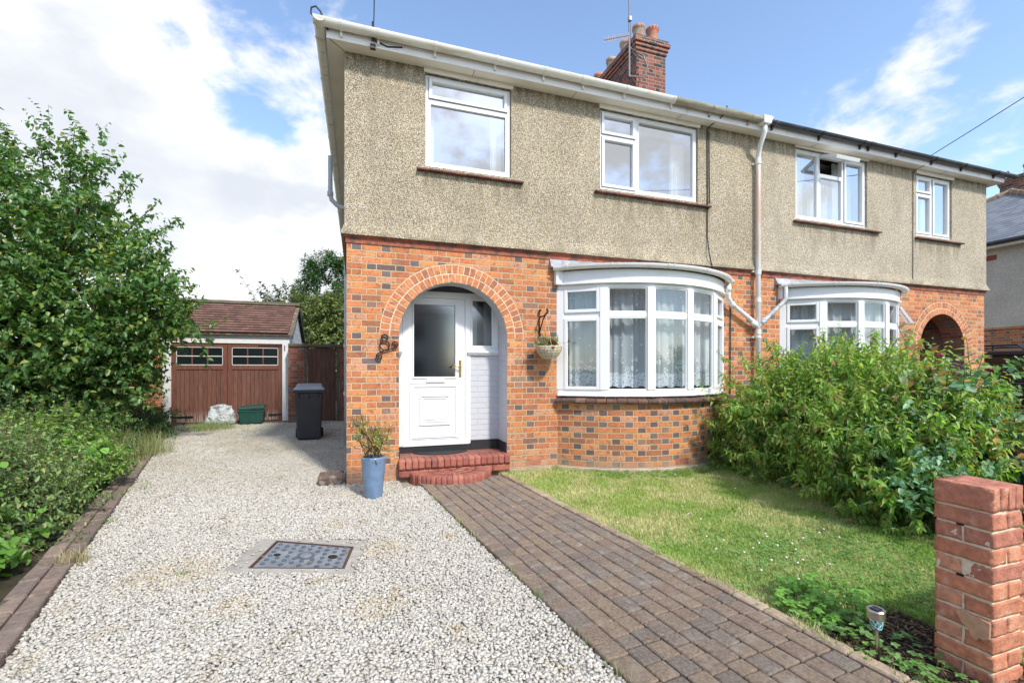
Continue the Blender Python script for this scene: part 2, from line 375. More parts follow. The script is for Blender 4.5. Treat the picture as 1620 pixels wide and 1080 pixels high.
def painted_brick():
    m, t, o = mat('painted_brick')
    uv = t.node('ShaderNodeSeparateXYZ', {0: uvn(t)})
    br = t.node('ShaderNodeTexBrick', {'Vector': uvn(t), 'Scale': 1.0, 'Mortar Size': .006, 'Mortar Smooth': .6, 'Brick Width': .225, 'Row Height': .075})
    h = t.m('SUBTRACT', 1.0, br.outputs['Fac'])
    c = t.mix(t.noise(uvn(t), 9, 4), (.50, .51, .54), (.58, .58, .60))
    pbsdf(t, o, c, .5, h, .7, .006)
painted_brick()

def leaf_mat(name, cols, rough=.42, trans=.35, spec=.5):
    m, t, o = mat(name)
    g = t.node('ShaderNodeNewGeometry')
    c = t.ramp(g.outputs['Random Per Island'], [(i/len(cols), k) for i, k in enumerate(cols)], 'CONSTANT')
    c = t.mix(1.0, c, t.ramp(t.noise(g.outputs['Position'], 3.0, 3), [(.3, .78), (.7, 1.22)]), 'MULTIPLY')
    b = t.node('ShaderNodeBsdfPrincipled', {'Roughness': rough, 'Specular IOR Level': spec}); t.set(b, 'Base Color', c)
    tl = t.node('ShaderNodeBsdfTranslucent'); t.set(tl, 'Color', t.mix(1.0, c, (1.5, 1.6, .6), 'MULTIPLY'))
    mx = t.node('ShaderNodeMixShader'); t.set(mx, 0, trans)
    t.l.new(b.outputs[0], mx.inputs[1]); t.l.new(tl.outputs[0], mx.inputs[2]); t.l.new(mx.outputs[0], o.inputs['Surface'])
leaf_mat('leaf_tree', [(.095, .20, .058), (.12, .25, .066), (.08, .17, .056), (.15, .29, .07), (.105, .225, .07), (.25, .35, .08), (.085, .19, .06), (.125, .25, .08), (.10, .215, .066), (.11, .225, .07), (.34, .36, .10), (.095, .20, .07)], .36, .40)
leaf_mat('leaf_hedge', [(.27, .44, .08), (.33, .51, .11), (.22, .37, .07), (.36, .54, .13), (.40, .54, .15), (.12, .24, .05), (.22, .38, .08), (.42, .52, .18), (.19, .35, .07), (.46, .44, .14), (.24, .40, .10), (.20, .36, .08), (.26, .44, .10), (.34, .24, .10), (.17, .31, .07)], .45, .45)
leaf_mat('leaf_rose', [(.24, .38, .10), (.30, .43, .13), (.19, .31, .09), (.34, .41, .16), (.52, .32, .08), (.20, .32, .13), (.40, .20, .09), (.28, .38, .18)], .32, .3, .6)
leaf_mat('leaf_blue', [(.12, .27, .12), (.15, .31, .15), (.10, .23, .11), (.19, .35, .18)], .45, .25)
leaf_mat('leaf_mallow', [(.19, .40, .07), (.24, .46, .09), (.16, .34, .06), (.30, .50, .12)], .5, .4)
leaf_mat('leaf_coton', [(.13, .23, .075), (.17, .29, .09), (.10, .19, .065), (.25, .36, .12), (.19, .29, .12), (.32, .37, .13)], .45, .3)
leaf_mat('leaf_privet', [(.19, .35, .07), (.27, .44, .09), (.13, .26, .055), (.35, .50, .13), (.30, .40, .14), (.09, .20, .045)], .45, .35)
leaf_mat('leaf_dark', [(.05, .125, .035), (.065, .16, .045), (.04, .10, .035), (.09, .20, .05)], .45, .25)
leaf_mat('leaf_conifer', [(.035, .10, .028), (.055, .15, .035), (.03, .08, .026), (.09, .21, .045)], .5, .2)
leaf_mat('leaf_back', [(.15, .20, .06), (.19, .25, .07), (.12, .165, .05), (.26, .31, .09), (.09, .13, .045)], .45, .3)
leaf_mat('leaf_sparse', [(.08, .11, .06), (.11, .14, .07), (.06, .09, .05)], .45, .3)
leaf_mat('leaf_pot', [(.28, .38, .09), (.38, .44, .10), (.20, .29, .08), (.52, .42, .10), (.45, .22, .12), (.26, .36, .09)], .45, .35)
leaf_mat('leaf_clover', [(.17, .33, .08), (.21, .38, .09), (.14, .28, .07), (.26, .42, .14)], .5, .35)
leaf_mat('dry_leaf', [(.16, .10, .05), (.10, .065, .035), (.22, .15, .08)], .8, .1)

def grass_mat(name, lush, mid, straw):
    m, t, o = mat(name)
    g = t.node('ShaderNodeNewGeometry'); P = g.outputs['Position']
    a = t.noise(P, 1.15, 4, .6)
    c = t.mix(t.mr(a, .40, .56), lush, mid)
    c = t.mix(t.m('MULTIPLY', t.mr(t.noise(P, 1.5, 5, .65), .43, .57), t.mr(g.outputs['Random Per Island'], .2, .55)), c, straw)
    c = t.mix(1.0, c, t.ramp(g.outputs['Random Per Island'], [(0, .7), (1, 1.3)]), 'MULTIPLY')
    b = t.node('ShaderNodeBsdfPrincipled', {'Roughness': .55}); t.set(b, 'Base Color', c)
    tl = t.node('ShaderNodeBsdfTranslucent'); t.set(tl, 'Color', c)
    mx = t.node('ShaderNodeMixShader'); t.set(mx, 0, .3)
    t.l.new(b.outputs[0], mx.inputs[1]); t.l.new(tl.outputs[0], mx.inputs[2]); t.l.new(mx.outputs[0], o.inputs['Surface'])
grass_mat('grass_blade', (.34, .50, .09), (.47, .56, .16), (.70, .64, .33))
grass_mat('weed_grass', (.17, .30, .07), (.26, .35, .11), (.38, .38, .16))

def ground_mat(name, c1, c2, c3, sc=3, bstr=.8):
    m, t, o = mat(name)
    P = pos(t)
    c = t.mix(t.mr(t.noise(P, sc, 5, .65), .4, .6), c1, c2)
    c = t.mix(t.mr(t.noise(P, sc*14, 4, .7), .5, .65, 0, .6), c, c3)
    pbsdf(t, o, c, .95, t.noise(P, 60, 5, .7), bstr, .02, spec=.2)
ground_mat('turf', (.24, .31, .10), (.38, .38, .18), (.11, .12, .06), 2)
ground_mat('earth', (.05, .04, .028), (.08, .065, .042), (.03, .045, .02), 3)
ground_mat('far_ground', (.10, .12, .06), (.14, .14, .09), (.08, .09, .05), .2)
def gravel_base():
    m, t, o = mat('gravel_bed')
    P = pos(t)
    vo = t.node('ShaderNodeTexVoronoi', {'Vector': P, 'Scale': 55.0})
    rs = t.node('ShaderNodeSeparateColor', {0: vo.outputs['Color']})
    c = t.ramp(rs.outputs[0], [(0, (.52, .48, .40)), (.3, (.58, .54, .45)), (.6, (.44, .40, .33)), (.8, (.62, .58, .50))], 'CONSTANT')
    c = t.mix(t.mr(vo.outputs['Distance'], .3, .6), c, (.27, .24, .19))
    pbsdf(t, o, c, .95, t.m('MULTIPLY', vo.outputs['Distance'], -1.0), 1.0, .012)
gravel_base()
def cover_mat():
    m, t, o = mat('cast_cover')
    P = t.node('ShaderNodeTexCoord').outputs['Object']
    c = t.mix(t.mr(t.noise(P, 7, 5, .7), .4, .65), (.20, .225, .25), (.30, .32, .335))
    c = t.mix(t.mr(t.noise(P, 5, 4, .7, .5), .60, .70), c, (.22, .16, .08))
    pbsdf(t, o, c, .55, t.noise(P, 50, 4), .4, .004, metallic=.25)
cover_mat()
def mosaic():
    m, t, o = mat('mosaic')
    P = t.node('ShaderNodeTexCoord').outputs['Object']
    vo = t.node('ShaderNodeTexVoronoi', {'Vector': P, 'Scale': 120.0}); rs = t.node('ShaderNodeSeparateColor', {0: vo.outputs['Color']})
    c = t.ramp(rs.outputs[0], [(0, (.05, .30, .36)), (.25, (.30, .58, .60)), (.5, (.65, .74, .72)), (.75, (.02, .06, .08)), (.88, (.12, .42, .45))], 'CONSTANT')
    pbsdf(t, o, c, .15)
mosaic()
def bag_mat():
    m, t, o = mat('plastic_bag')
    P = pos(t)
    c = t.mix(t.mr(t.noise(P, 13, 3), .56, .64), (.50, .54, .55), (.40, .30, .24))
    c = t.mix(t.mr(t.noise(P, 19, 3), .60, .66), c, (.18, .36, .24))
    b = pbsdf(t, o, c, .25, t.noise(P, 16, 4, .6, 1.5), .9, .03)
bag_mat()
def rusty_pipe():
    m, t, o = mat('downpipe_paint')
    P = pos(t); sp = t.node('ShaderNodeSeparateXYZ', {0: P})
    n = t.noise(t.vm('MULTIPLY', P, (14.0, 14.0, 2.0)).outputs[0], 1.0, 4, .65)
    up = t.m('MULTIPLY', t.mr(sp.outputs[2], 3.0, 3.3, 0, 1), t.mr(sp.outputs[2], 4.3, 4.8, 1, 0))
    c = t.mix(t.m('MULTIPLY', up, t.mr(n, .25, .6)), (.76, .75, .72), (.66, .47, .36))
    pbsdf(t, o, c, .45, n, .2, .004)
rusty_pipe()
def gutter_mat():
    m, t, o = mat('gutter_pvc')
    P = pos(t); sp = t.node('ShaderNodeSeparateXYZ', {0: P})
    n = t.noise(t.vm('MULTIPLY', P, (2.0, 9.0, 14.0)).outputs[0], 1.0, 5, .65)
    old = t.mr(sp.outputs[0], 4.38, 4.40)
    a = t.mix(t.mr(n, .48, .72), (.80, .78, .70), (.58, .54, .38))
    b = t.mix(t.mr(n, .4, .6), (.46, .42, .33), (.28, .26, .16))
    pbsdf(t, o, t.mix(old, a, b), .45, n, .2, .004)
gutter_mat()
simple('soffit_joint', (.10, .09, .08), .9)
leaf_mat('leaf_hedge_dark', [(.045, .13, .025), (.06, .17, .03), (.035, .10, .02), (.08, .20, .04)], .45, .3)
grass_mat('straw', (.40, .38, .15), (.45, .40, .20), (.50, .42, .22))
ground_mat('path_joint', (.06, .05, .035), (.09, .075, .05), (.05, .07, .03), 5)
simple('stud_metal', (.12, .14, .165), .5, .2, 30, .3, metallic=.3)
island_mat('brick_red_course', [(.40, .12, .07)], c2=(.15, .085, .06), thr=(.42, .6), c2s=7)
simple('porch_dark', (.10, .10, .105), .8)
simple('step_mortar', (.26, .17, .13), .95, .2, 30, .6)
simple('room', (.30, .29, .28), .95)
island_mat('sill_brick', [(.15, .058, .042), (.19, .075, .05), (.11, .048, .038), (.16, .065, .05)], rough=.5, c2=(.05, .033, .028), thr=(.5, .68), c2s=9)
simple('blind_grey', (.30, .31, .33), .8)
simple('upvc_gutter', (.76, .75, .72), .35, .05, 6, .02, c2=(.60, .58, .50), thr=(.58, .8))
island_mat('sill_brick2', [(.17, .085, .065), (.14, .075, .06), (.20, .10, .07), (.12, .07, .06), (.24, .14, .10)], rough=.75, c2=(.075, .06, .05), thr=(.48, .64), c2s=9)
simple('lead_pipe', (.50, .51, .53), .5, .2, 20, .3, c2=(.30, .31, .33), thr=(.5, .62))
simple('pipe_grey', (.56, .58, .62), .4, .06, 8, .05)
simple('lichen', (.38, .33, .20), .95, .3, 20, .6, c2=(.45, .36, .10), thr=(.55, .65))
simple('glass_dark', (.012, .018, .018), .25, .1, 3, 0, spec=.15)
island_mat('ridge_old', [(.17, .11, .085), (.13, .10, .08)], c2=(.09, .10, .04), thr=(.45, .6), c2s=6)
simple('mortar_patch', (.52, .30, .185), .95, .2, 30, .6)
island_mat('brick_red_course2', [(.28, .08, .05)])
simple('glass_carsolid', (.02, .022, .022), .03, .1, 3, 0, spec=.9)
simple('car_grey', (.045, .05, .06), .22, .1, 3, 0)

# ------------------------------------------------------------------ mesh helpers
class MB:
    def __init__(s): s.v = []; s.f = []; s.uv = []
    def face(s, pts, uv=None):
        b = len(s.v); s.v.extend([tuple(p) for p in pts]); s.f.append(list(range(b, b+len(pts)))); s.uv.append(uv)
    def box(s, x0, y0, z0, x1, y1, z1):
        if x1 < x0: x0, x1 = x1, x0
        if y1 < y0: y0, y1 = y1, y0
        if z1 < z0: z0, z1 = z1, z0
        s.hexa([(x0,y0,z0),(x1,y0,z0),(x1,y1,z0),(x0,y1,z0)], [(x0,y0,z1),(x1,y0,z1),(x1,y1,z1),(x0,y1,z1)])
    def hexa(s, lo, hi):
        b = len(s.v); s.v.extend([tuple(p) for p in lo]+[tuple(p) for p in hi]); n = len(lo)
        s.f.append([b+i for i in reversed(range(n))]); s.uv.append(None)
        s.f.append([b+n+i for i in range(n)]); s.uv.append(None)
        for i in range(n):
            j = (i+1) % n; s.f.append([b+i, b+j, b+n+j, b+n+i]); s.uv.append(None)
    def obox(s, c, ax, ay, az):
        """box round centre c with half vectors"""
        c, ax, ay, az = map(Vector, (c, ax, ay, az))
        lo = [c-ax-ay-az, c+ax-ay-az, c+ax+ay-az, c-ax+ay-az]
        s.hexa(lo, [p+2*az for p in lo])
    def tube(s, path, r, n=8, cap=True):
        path = [Vector(p) for p in path]; rr = r if isinstance(r, (list, tuple)) else [r]*len(path)
        rings = []; up = None
        for i, p in enumerate(path):
            t = (path[min(i+1, len(path)-1)]-path[max(i-1, 0)]).normalized()
            if up is None: up = t.orthogonal().normalized()
            a = (up - t*up.dot(t)); a = a.normalized() if a.length > 1e-6 else t.orthogonal().normalized()
            up = a; b_ = t.cross(a)
            base = len(s.v)
            for k in range(n):
                an = 2*math.pi*k/n; s.v.append(tuple(p+(a*math.cos(an)+b_*math.sin(an))*rr[i]))
            rings.append(base)
        for i in range(len(rings)-1):
            for k in range(n):
                j = (k+1) % n
                s.f.append([rings[i]+k, rings[i]+j, rings[i+1]+j, rings[i+1]+k]); s.uv.append(None)
        if cap:
            s.f.append([rings[0]+k for k in reversed(range(n))]); s.uv.append(None)
            s.f.append([rings[-1]+k for k in range(n)]); s.uv.append(None)
    def lathe(s, c, prof, n=24, cap=False):
        """prof: (radius, z)"""
        base = len(s.v)
        for r, z in prof:
            for k in range(n):
                a = 2*math.pi*k/n; s.v.append((c[0]+r*math.cos(a), c[1]+r*math.sin(a), c[2]+z))
        for i in range(len(prof)-1):
            for k in range(n):
                j = (k+1) % n
                s.f.append([base+i*n+k, base+i*n+j, base+(i+1)*n+j, base+(i+1)*n+k]); s.uv.append(None)
        if cap:
            s.f.append([base+k for k in reversed(range(n))]); s.uv.append(None)
            s.f.append([base+(len(prof)-1)*n+k for k in range(n)]); s.uv.append(None)
    def sweep(s, path, prof, closed=True, caps=True):
        """path: (x, y) polyline; prof: (outward offset, z); outward is the right hand side of the path. uv = (arc length, z)"""
        P = [Vector((p[0], p[1])) for p in path]; n = len(P); nr = []
        seg = [(P[i+1]-P[i]).normalized() for i in range(n-1)]
        for i in range(n):
            a = seg[max(i-1, 0)]; b = seg[min(i, n-2)]
            na = Vector((a.y, -a.x)); nb = Vector((b.y, -b.x)); m_ = (na+nb).normalized()
            nr.append(m_/max(.3, m_.dot(na)))
        L = [0]
        for i in range(n-1): L.append(L[-1]+(P[i+1]-P[i]).length)
        k = len(prof); base = len(s.v)
        for i in range(n):
            for o, z in prof: q = P[i]+nr[i]*o; s.v.append((q.x, q.y, z))
        for i in range(n-1):
            for j in range(k if closed else k-1):
                jj = (j+1) % k
                s.f.append([base+i*k+j, base+(i+1)*k+j, base+(i+1)*k+jj, base+i*k+jj])
                s.uv.append([(L[i], prof[j][1]), (L[i+1], prof[j][1]), (L[i+1], prof[jj][1]), (L[i], prof[jj][1])])
        if closed and caps:
            s.f.append([base+j for j in range(k)]); s.uv.append(None)
            s.f.append([base+(n-1)*k+j for j in reversed(range(k))]); s.uv.append(None)
    def prism(s, poly, y0, y1):
        """poly (x, z) pushed along y"""
        s.hexa([(x, y0, z) for x, z in poly], [(x, y1, z) for x, z in poly])
    def build_each(s, name, m, parent=None, tol=.004, **k):
        """one object for every separate piece"""
        par = list(range(len(s.v)))
        def fd(i):
            while par[i] != i: par[i] = par[par[i]]; i = par[i]
            return i
        for f in s.f:
            for i in f[1:]: par[fd(i)] = fd(f[0])
        gr = {}
        for fi, f in enumerate(s.f): gr.setdefault(fd(f[0]), []).append(fi)
        cl = []
        for fs in gr.values():
            vs = [s.v[i] for fi in fs for i in s.f[fi]]
            lo = [min(v[a] for v in vs)-tol for a in range(3)]; hi = [max(v[a] for v in vs)+tol for a in range(3)]
            hit = [c for c in cl if all(c[1][a] <= hi[a] and lo[a] <= c[2][a] for a in range(3))]
            for c in hit:
                cl.remove(c); fs = fs+c[0]; lo = [min(lo[a], c[1][a]) for a in range(3)]; hi = [max(hi[a], c[2][a]) for a in range(3)]
            cl.append((fs, lo, hi))
        out = []
        for fs, _, _ in cl:
            b = MB(); mp = {}
            for fi in fs:
                g = []
                for i in s.f[fi]:
                    if i not in mp: mp[i] = len(b.v); b.v.append(s.v[i])
                    g.append(mp[i])
                b.f.append(g); b.uv.append(s.uv[fi])
            out.append(b.build(name, m, parent, **k))
        return out
    def build(s, name, m, parent=None, bevel=0, smooth=False, shift=True, seg=1):
        me = bpy.data.meshes.new(name)
        me.from_pydata(s.v, [], s.f)
        if isinstance(m, str): m = MATS[m]
        me.materials.append(m)
        uvl = me.uv_layers.new(name='UVMap'); buf = np.zeros(len(me.loops)*2, dtype=np.float32)
        k = 0
        for poly, uv in zip(me.polygons, s.uv):
            if uv is None:
                nn = poly.normal; ax, ay, az = abs(nn.x), abs(nn.y), abs(nn.z)
                for vi in poly.vertices:
                    q = s.v[vi]
                    uvp = (q[1], q[2]) if (ax > ay and ax >= az) else (q[0], q[2]) if ay >= az else (q[0], q[1])
                    buf[k] = uvp[0]; buf[k+1] = uvp[1]; k += 2
            else:
                for a in uv: buf[k] = a[0]; buf[k+1] = a[1]; k += 2
        uvl.data.foreach_set('uv', buf)
        return finish(me, name, parent, bevel, smooth, shift, seg)

def roughen(o, cuts=4, amp=.004, sc=14, fine=.0012):
    from mathutils import noise as mn
    me = o.data; bm = bmesh.new(); bm.from_mesh(me)
    bmesh.ops.subdivide_edges(bm, edges=bm.edges[:], cuts=cuts, use_grid_fill=True)
    L = wloc(o); bm.normal_update()
    for v in bm.verts:
        p = v.co+L
        k = (mn.noise(p*sc)*amp+mn.noise(p*sc*4)*fine*1.5+mn.noise(p*sc*9)*fine)
        v.co = v.co+v.normal*(k-amp*.3)
    bm.to_mesh(me); bm.free(); me.polygons.foreach_set('use_smooth', [True]*len(me.polygons))
    for m in list(o.modifiers): o.modifiers.remove(m)
    return o
def wloc(o):
    l = Vector((0, 0, 0))
    while o is not None: l += o.location; o = o.parent
    return l
def finish(me, name, parent=None, bevel=0, smooth=False, shift=True, seg=1, fixn=True):
    if fixn:
        bm = bmesh.new(); bm.from_mesh(me)
        bmesh.ops.remove_doubles(bm, verts=bm.verts, dist=1e-5) if smooth else None
        bmesh.ops.recalc_face_normals(bm, faces=bm.faces); bm.to_mesh(me); bm.free()
    o = bpy.data.objects.new(name, me); col.objects.link(o)
    if parent is not None:
        o.parent = parent
        if shift: me.transform(Matrix.Translation(-wloc(parent)))
    if smooth:
        me.polygons.foreach_set('use_smooth', [True]*len(me.polygons))
    if bevel:
        b = o.modifiers.new('bevel', 'BEVEL'); b.width = bevel; b.segments = seg; b.limit_method = 'ANGLE'; b.angle_limit = R(40); b.harden_normals = False
    return o
def thing(name, label, cat, loc=(0, 0, 0), group=None):
    o = bpy.data.objects.new(name, None); col.objects.link(o); o.location = loc; o.empty_display_size = .1
    o['label'] = label; o['category'] = cat
    if group: o['group'] = group
    return o
def tag(o, label, cat, group=None):
    o['label'] = label; o['category'] = cat
    if group: o['group'] = group
    return o
def struct(o, kind='structure', label=None, cat=None):
    o['kind'] = kind
    if label: o['label'] = label; o['category'] = cat
    return o
def recenter(o, c):
    """top-level mesh: put its origin at c"""
    o.data.transform(Matrix.Translation(-Vector(c))); o.location = c; return o

# ------------------------------------------------------------------ ground
mb = MB(); S = 1500
mb.face([(-S,-S,-.02),(S,-S,-.02),(S,S,-.02),(-S,S,-.02)])
struct(mb.build('ground', 'far_ground'))
def kx(y): return -1.41-(y+3.013)*(3.551-1.41)/(5.391+3.013)      # outer edge of the kerb next to the gravel
def sheet(name, pts, z, m, nsub=0):
    b = MB(); b.face([(x, y, z) for x, y in pts]); return struct(b.build(name, m))
PLx = lambda y: .829+(y+.489)*(1.214-.829)/(-3.985+.489)
PRx = lambda y: 1.844+(y+.363)*(2.28-1.844)/(-4.344+.363)
sheet('driveway', [(kx(-6)+.02, -6), (PLx(-6), -6), (PLx(-.4), -.4), (.75, .0), (0, 0.0), (0, 7.2), (-1.5, 7.4), (-4.6, 7.4), (kx(7), 7)], -.006, 'gravel_bed')
sheet('flower_bed', [(kx(-6), -6), (kx(7.4), 7.4), (-14, 8), (-14, -6)], -.004, 'earth')
sheet('lawn', [(PRx(-6)+.06, -6), (PRx(-.25)+.06, -.25), (2.7, .02), (5.5, .02), (6.3, -.2), (6.0, -6)], .0, 'turf')
sheet('mulch_bed', [(2.30, -4.62), (2.36, -4.0), (2.72, -3.85), (3.0, -3.9), (3.02, -4.62)], .006, 'soil')
sheet('neighbour_front_garden', [(6.3, -.2), (6.0, -6), (12, -6), (12, .0)], -.002, 'earth')
sheet('neighbour_driveway', [(12.02, -6), (18, -6), (18, 12), (12.1, 12)], -.004, 'asphalt')
sheet('pavement', [(-40, -9.2), (40, -9.2), (40, -6.02), (-40, -6.02)], -.003, 'concrete')
sheet('road', [(-60, -16), (60, -16), (60, -9.3), (-60, -9.3)], -.012, 'asphalt')
b = MB(); b.box(-40, -9.3, -.10, 40, -9.2, .0); struct(b.build('road_kerb', 'concrete', bevel=.015))

rng = np.random.default_rng(5)
random.seed(3)

# path of blocks
def path_blocks():
    b = MB(); e = MB()
    y0, y1 = -6.2, -.30
    th = math.atan2(PLx(y0)-PLx(y1), y1-y0)     # lean of the path
    dv = Vector((math.sin(th), -math.cos(th), 0)); du = Vector((math.cos(th), math.sin(th), 0))
    O = Vector((PLx(-.30), -.30, 0)); W = 1.03; L = 6.2
    def blk(bb, u, v, w, l, z, hgt=.05, g=.0042):
        c = O+du*(u+w/2)+dv*(v+l/2); c.z = z-hgt/2
        tilt = random.uniform(-.010, .010)
        bb.obox(c, du*(w/2-g)+Vector((0, 0, tilt*w)), dv*(l/2-g)+Vector((0, 0, random.uniform(-.01, .01)*l)), Vector((0, 0, hgt/2)))
    rows = 0; v = 0
    # left border of long blocks
    while v < L:
        l = random.choice([.12, .16, .2, .16]); blk(b, 0, v, .13, l, .038+random.uniform(-.002, .002)); v += l
    # courses across
    u = .13; k = 0
    widths = [.118]*6
    while u < W-.01:
        w = .1125 if u+.1125 <= W+.03 else W-u
        v = -random.uniform(0, .15)
        while v < L:
            l = random.choice([.095, .13, .13, .165, .115]); s0 = max(v, 0)
            if v+l > 0.03: blk(b, u, s0, w, v+l-s0, .035+random.uniform(-.0025, .0025))
            v += l
        u += w
    W2 = u
    v = 0
    while v < L:
        l = random.choice([.2, .21, .22]); blk(e, W2, v, .085, l, .045+random.uniform(-.003, .003)); v += l
    me_ = MB(); c = O+du*(W2/2)+dv*(L/2); me_.obox((c.x+.02, c.y, -.022), du*(W2/2+.015), dv*(L/2), Vector((0, 0, .045)))
    p = me_.build('path', 'path_joint'); struct(p)
    q = b.build('path_block', 'paver', p, bevel=.006); q['kind'] = 'stuff'
    q = e.build('path_edging', 'edge_paver', p, bevel=.008); q['kind'] = 'stuff'
path_blocks()

# kerb on the left of the drive
def kerb():
    b = MB(); y = -6.0; d = Vector((kx(0)-kx(1), -1, 0)).normalized()*-1; n = Vector((-d.y, d.x, 0))
    if n.x > 0: n = -n
    O = Vector((kx(-6), -6, 0)); L = (Vector((kx(7.3), 7.3, 0))-O).length
    t_ = 0
    while t_ < L:
        l = random.choice([.22, .225, .23])
        c = O+d*(t_+l/2)+n*.05; b.obox((c.x, c.y, .018+random.uniform(-.006, .006)), d*(l/2-.003), n*.048+Vector((0, 0, random.uniform(-.004, .004))), Vector((0, 0, .03)))
        c = O+d*(t_+l/2)+n*.148; b.obox((c.x, c.y, .030+random.uniform(-.006, .006)), d*(l/2-.003)+Vector((0, 0, random.uniform(-.004, .004))), n*.048, Vector((0, 0, .03)))
        t_ += l
    k = b.build('kerb', 'kerb_brick', bevel=.008); struct(k)
kerb()

# ------------------------------------------------------------------ gravel stones
MH = [(-0.483, -1.707), (0.097, -2.037), (0.039, -2.421), (-0.582, -2.202)]
MHc = np.array([-.24, -2.08])
def mesh_np(name, V, F, m, parent=None, smooth=False):
    """V (N,3), F (M,k) uniform faces"""
    me = bpy.data.meshes.new(name); k = F.shape[1]
    me.vertices.add(len(V)); me.vertices.foreach_set('co', np.ascontiguousarray(V, dtype=np.float32).ravel())
    me.loops.add(F.size); me.loops.foreach_set('vertex_index', np.ascontiguousarray(F, dtype=np.int32).ravel())
    me.polygons.add(len(F)); me.polygons.foreach_set('loop_start', np.arange(0, F.size, k, dtype=np.int32)); me.polygons.foreach_set('loop_total', np.full(len(F), k, dtype=np.int32))
    me.update(calc_edges=True); me.materials.append(MATS[m] if isinstance(m, str) else m)
    if smooth: me.polygons.foreach_set('use_smooth', [True]*len(F))
    o = bpy.data.objects.new(name, me); col.objects.link(o)
    if parent is not None:
        o.parent = parent; me.transform(Matrix.Translation(-wloc(parent)))
    return o
def rot_rand(n):
    q = rng.normal(size=(n, 4)); q /= np.linalg.norm(q, axis=1)[:, None]
    w, x, y, z = q.T
    return np.stack([np.stack([1-2*(y*y+z*z), 2*(x*y-z*w), 2*(x*z+y*w)], 1), np.stack([2*(x*y+z*w), 1-2*(x*x+z*z), 2*(y*z-x*w)], 1), np.stack([2*(x*z-y*w), 2*(y*z+x*w), 1-2*(x*x+y*y)], 1)], 1)
CR = [(-.90, -1.50), (.34, -1.74), (.22, -2.62), (-.98, -2.28)]
COVC = [(-.60, -1.60), (.215, -1.90), (.10, -2.53), (-.74, -2.19)]
def inpoly(x, y, poly):
    r = np.zeros(x.shape, bool); n = len(poly); j = n-1
    for i in range(n):
        xi, yi = poly[i]; xj, yj = poly[j]
        c = ((yi > y) != (yj > y)) & (x < (xj-xi)*(y-yi)/(yj-yi+1e-12)+xi); r ^= c; j = i
    return r
def chips(x, y, z, size):
    n = len(x)
    base = np.array([(-1,-1,-1),(1,-1,-1),(1,1,-1),(-1,1,-1),(-1,-1,1),(1,-1,1),(1,1,1),(-1,1,1)], float)*.5
    V = base[None]*np.array([1.15, .85, .62]) + rng.uniform(-.20, .20, size=(n, 8, 3))
    V *= size[:, None, None]
    V = np.einsum('nij,nkj->nki', rot_rand(n), V)
    V[:, :, 2] *= .62
    V += np.stack([x, y, z], 1)[:, None, :]
    F = np.array([(0,3,2,1),(4,5,6,7),(0,1,5,4),(1,2,6,5),(2,3,7,6),(3,0,4,7)])
    F = F[None]+np.arange(n)[:, None, None]*8
    return V.reshape(-1, 3), F.reshape(-1, 4)
def gravel():
    Vs = []; Fs = []; off = 0
    for (ya, yb, sp, sz) in ((-4.9, -1.2, .0148, .0178), (-1.2, 2.5, .0195, .0225), (2.5, 7.3, .026, .028)):
        xs = np.arange(-4.6, 1.5, sp); ys = np.arange(ya, yb, sp)
        for lay in range(2):
            X, Y = np.meshgrid(xs, ys); X = X.ravel()+rng.uniform(-.5, .5, X.size)*sp*1.1; Y = Y.ravel()+rng.uniform(-.5, .5, Y.size)*sp*1.1
            kxx = kx(Y)+.005
            pl = np.where(Y < -.35, PLx(Y)+.004, np.where(Y < 0, .60, -.02))
            ok = (X > kxx) & (X < pl)
            ok &= ~inpoly(X, Y, COVC)
            if lay == 1: ok &= rng.random(X.size) < .62
            X, Y = X[ok], Y[ok]
            Z = (.004 if lay == 0 else .012)+rng.uniform(-.003, .005, X.size)+.006*np.sin(X*3.1+1)*np.sin(Y*2.3)
            size = sz*rng.uniform(.66, 1.2, X.size)
            V, F = chips(X, Y, Z, size); Vs.append(V); Fs.append(F+off); off += len(V)
    # strays on the concrete surround and the path edge
    X = rng.uniform(-.8, .25, 900); Y = rng.uniform(-2.6, -1.5, 900)
    ok = inpoly(X, Y, COVC) & ~inpoly(X, Y, [(-.52, -1.69), (.12, -2.03), (.06, -2.45), (-.61, -2.22)]) & (rng.random(900) < .10+.5*(X > .08)); X, Y = X[ok], Y[ok]
    V, F = chips(X, Y, np.full(len(X), .022), .016*rng.uniform(.6, 1.1, len(X))); Vs.append(V); Fs.append(F+off); off += len(V)
    o = mesh_np('gravel', np.concatenate(Vs), np.concatenate(Fs), 'gravel_stone')
    struct(o, 'stuff', 'cream and white limestone chippings covering the driveway', 'gravel')
gravel()

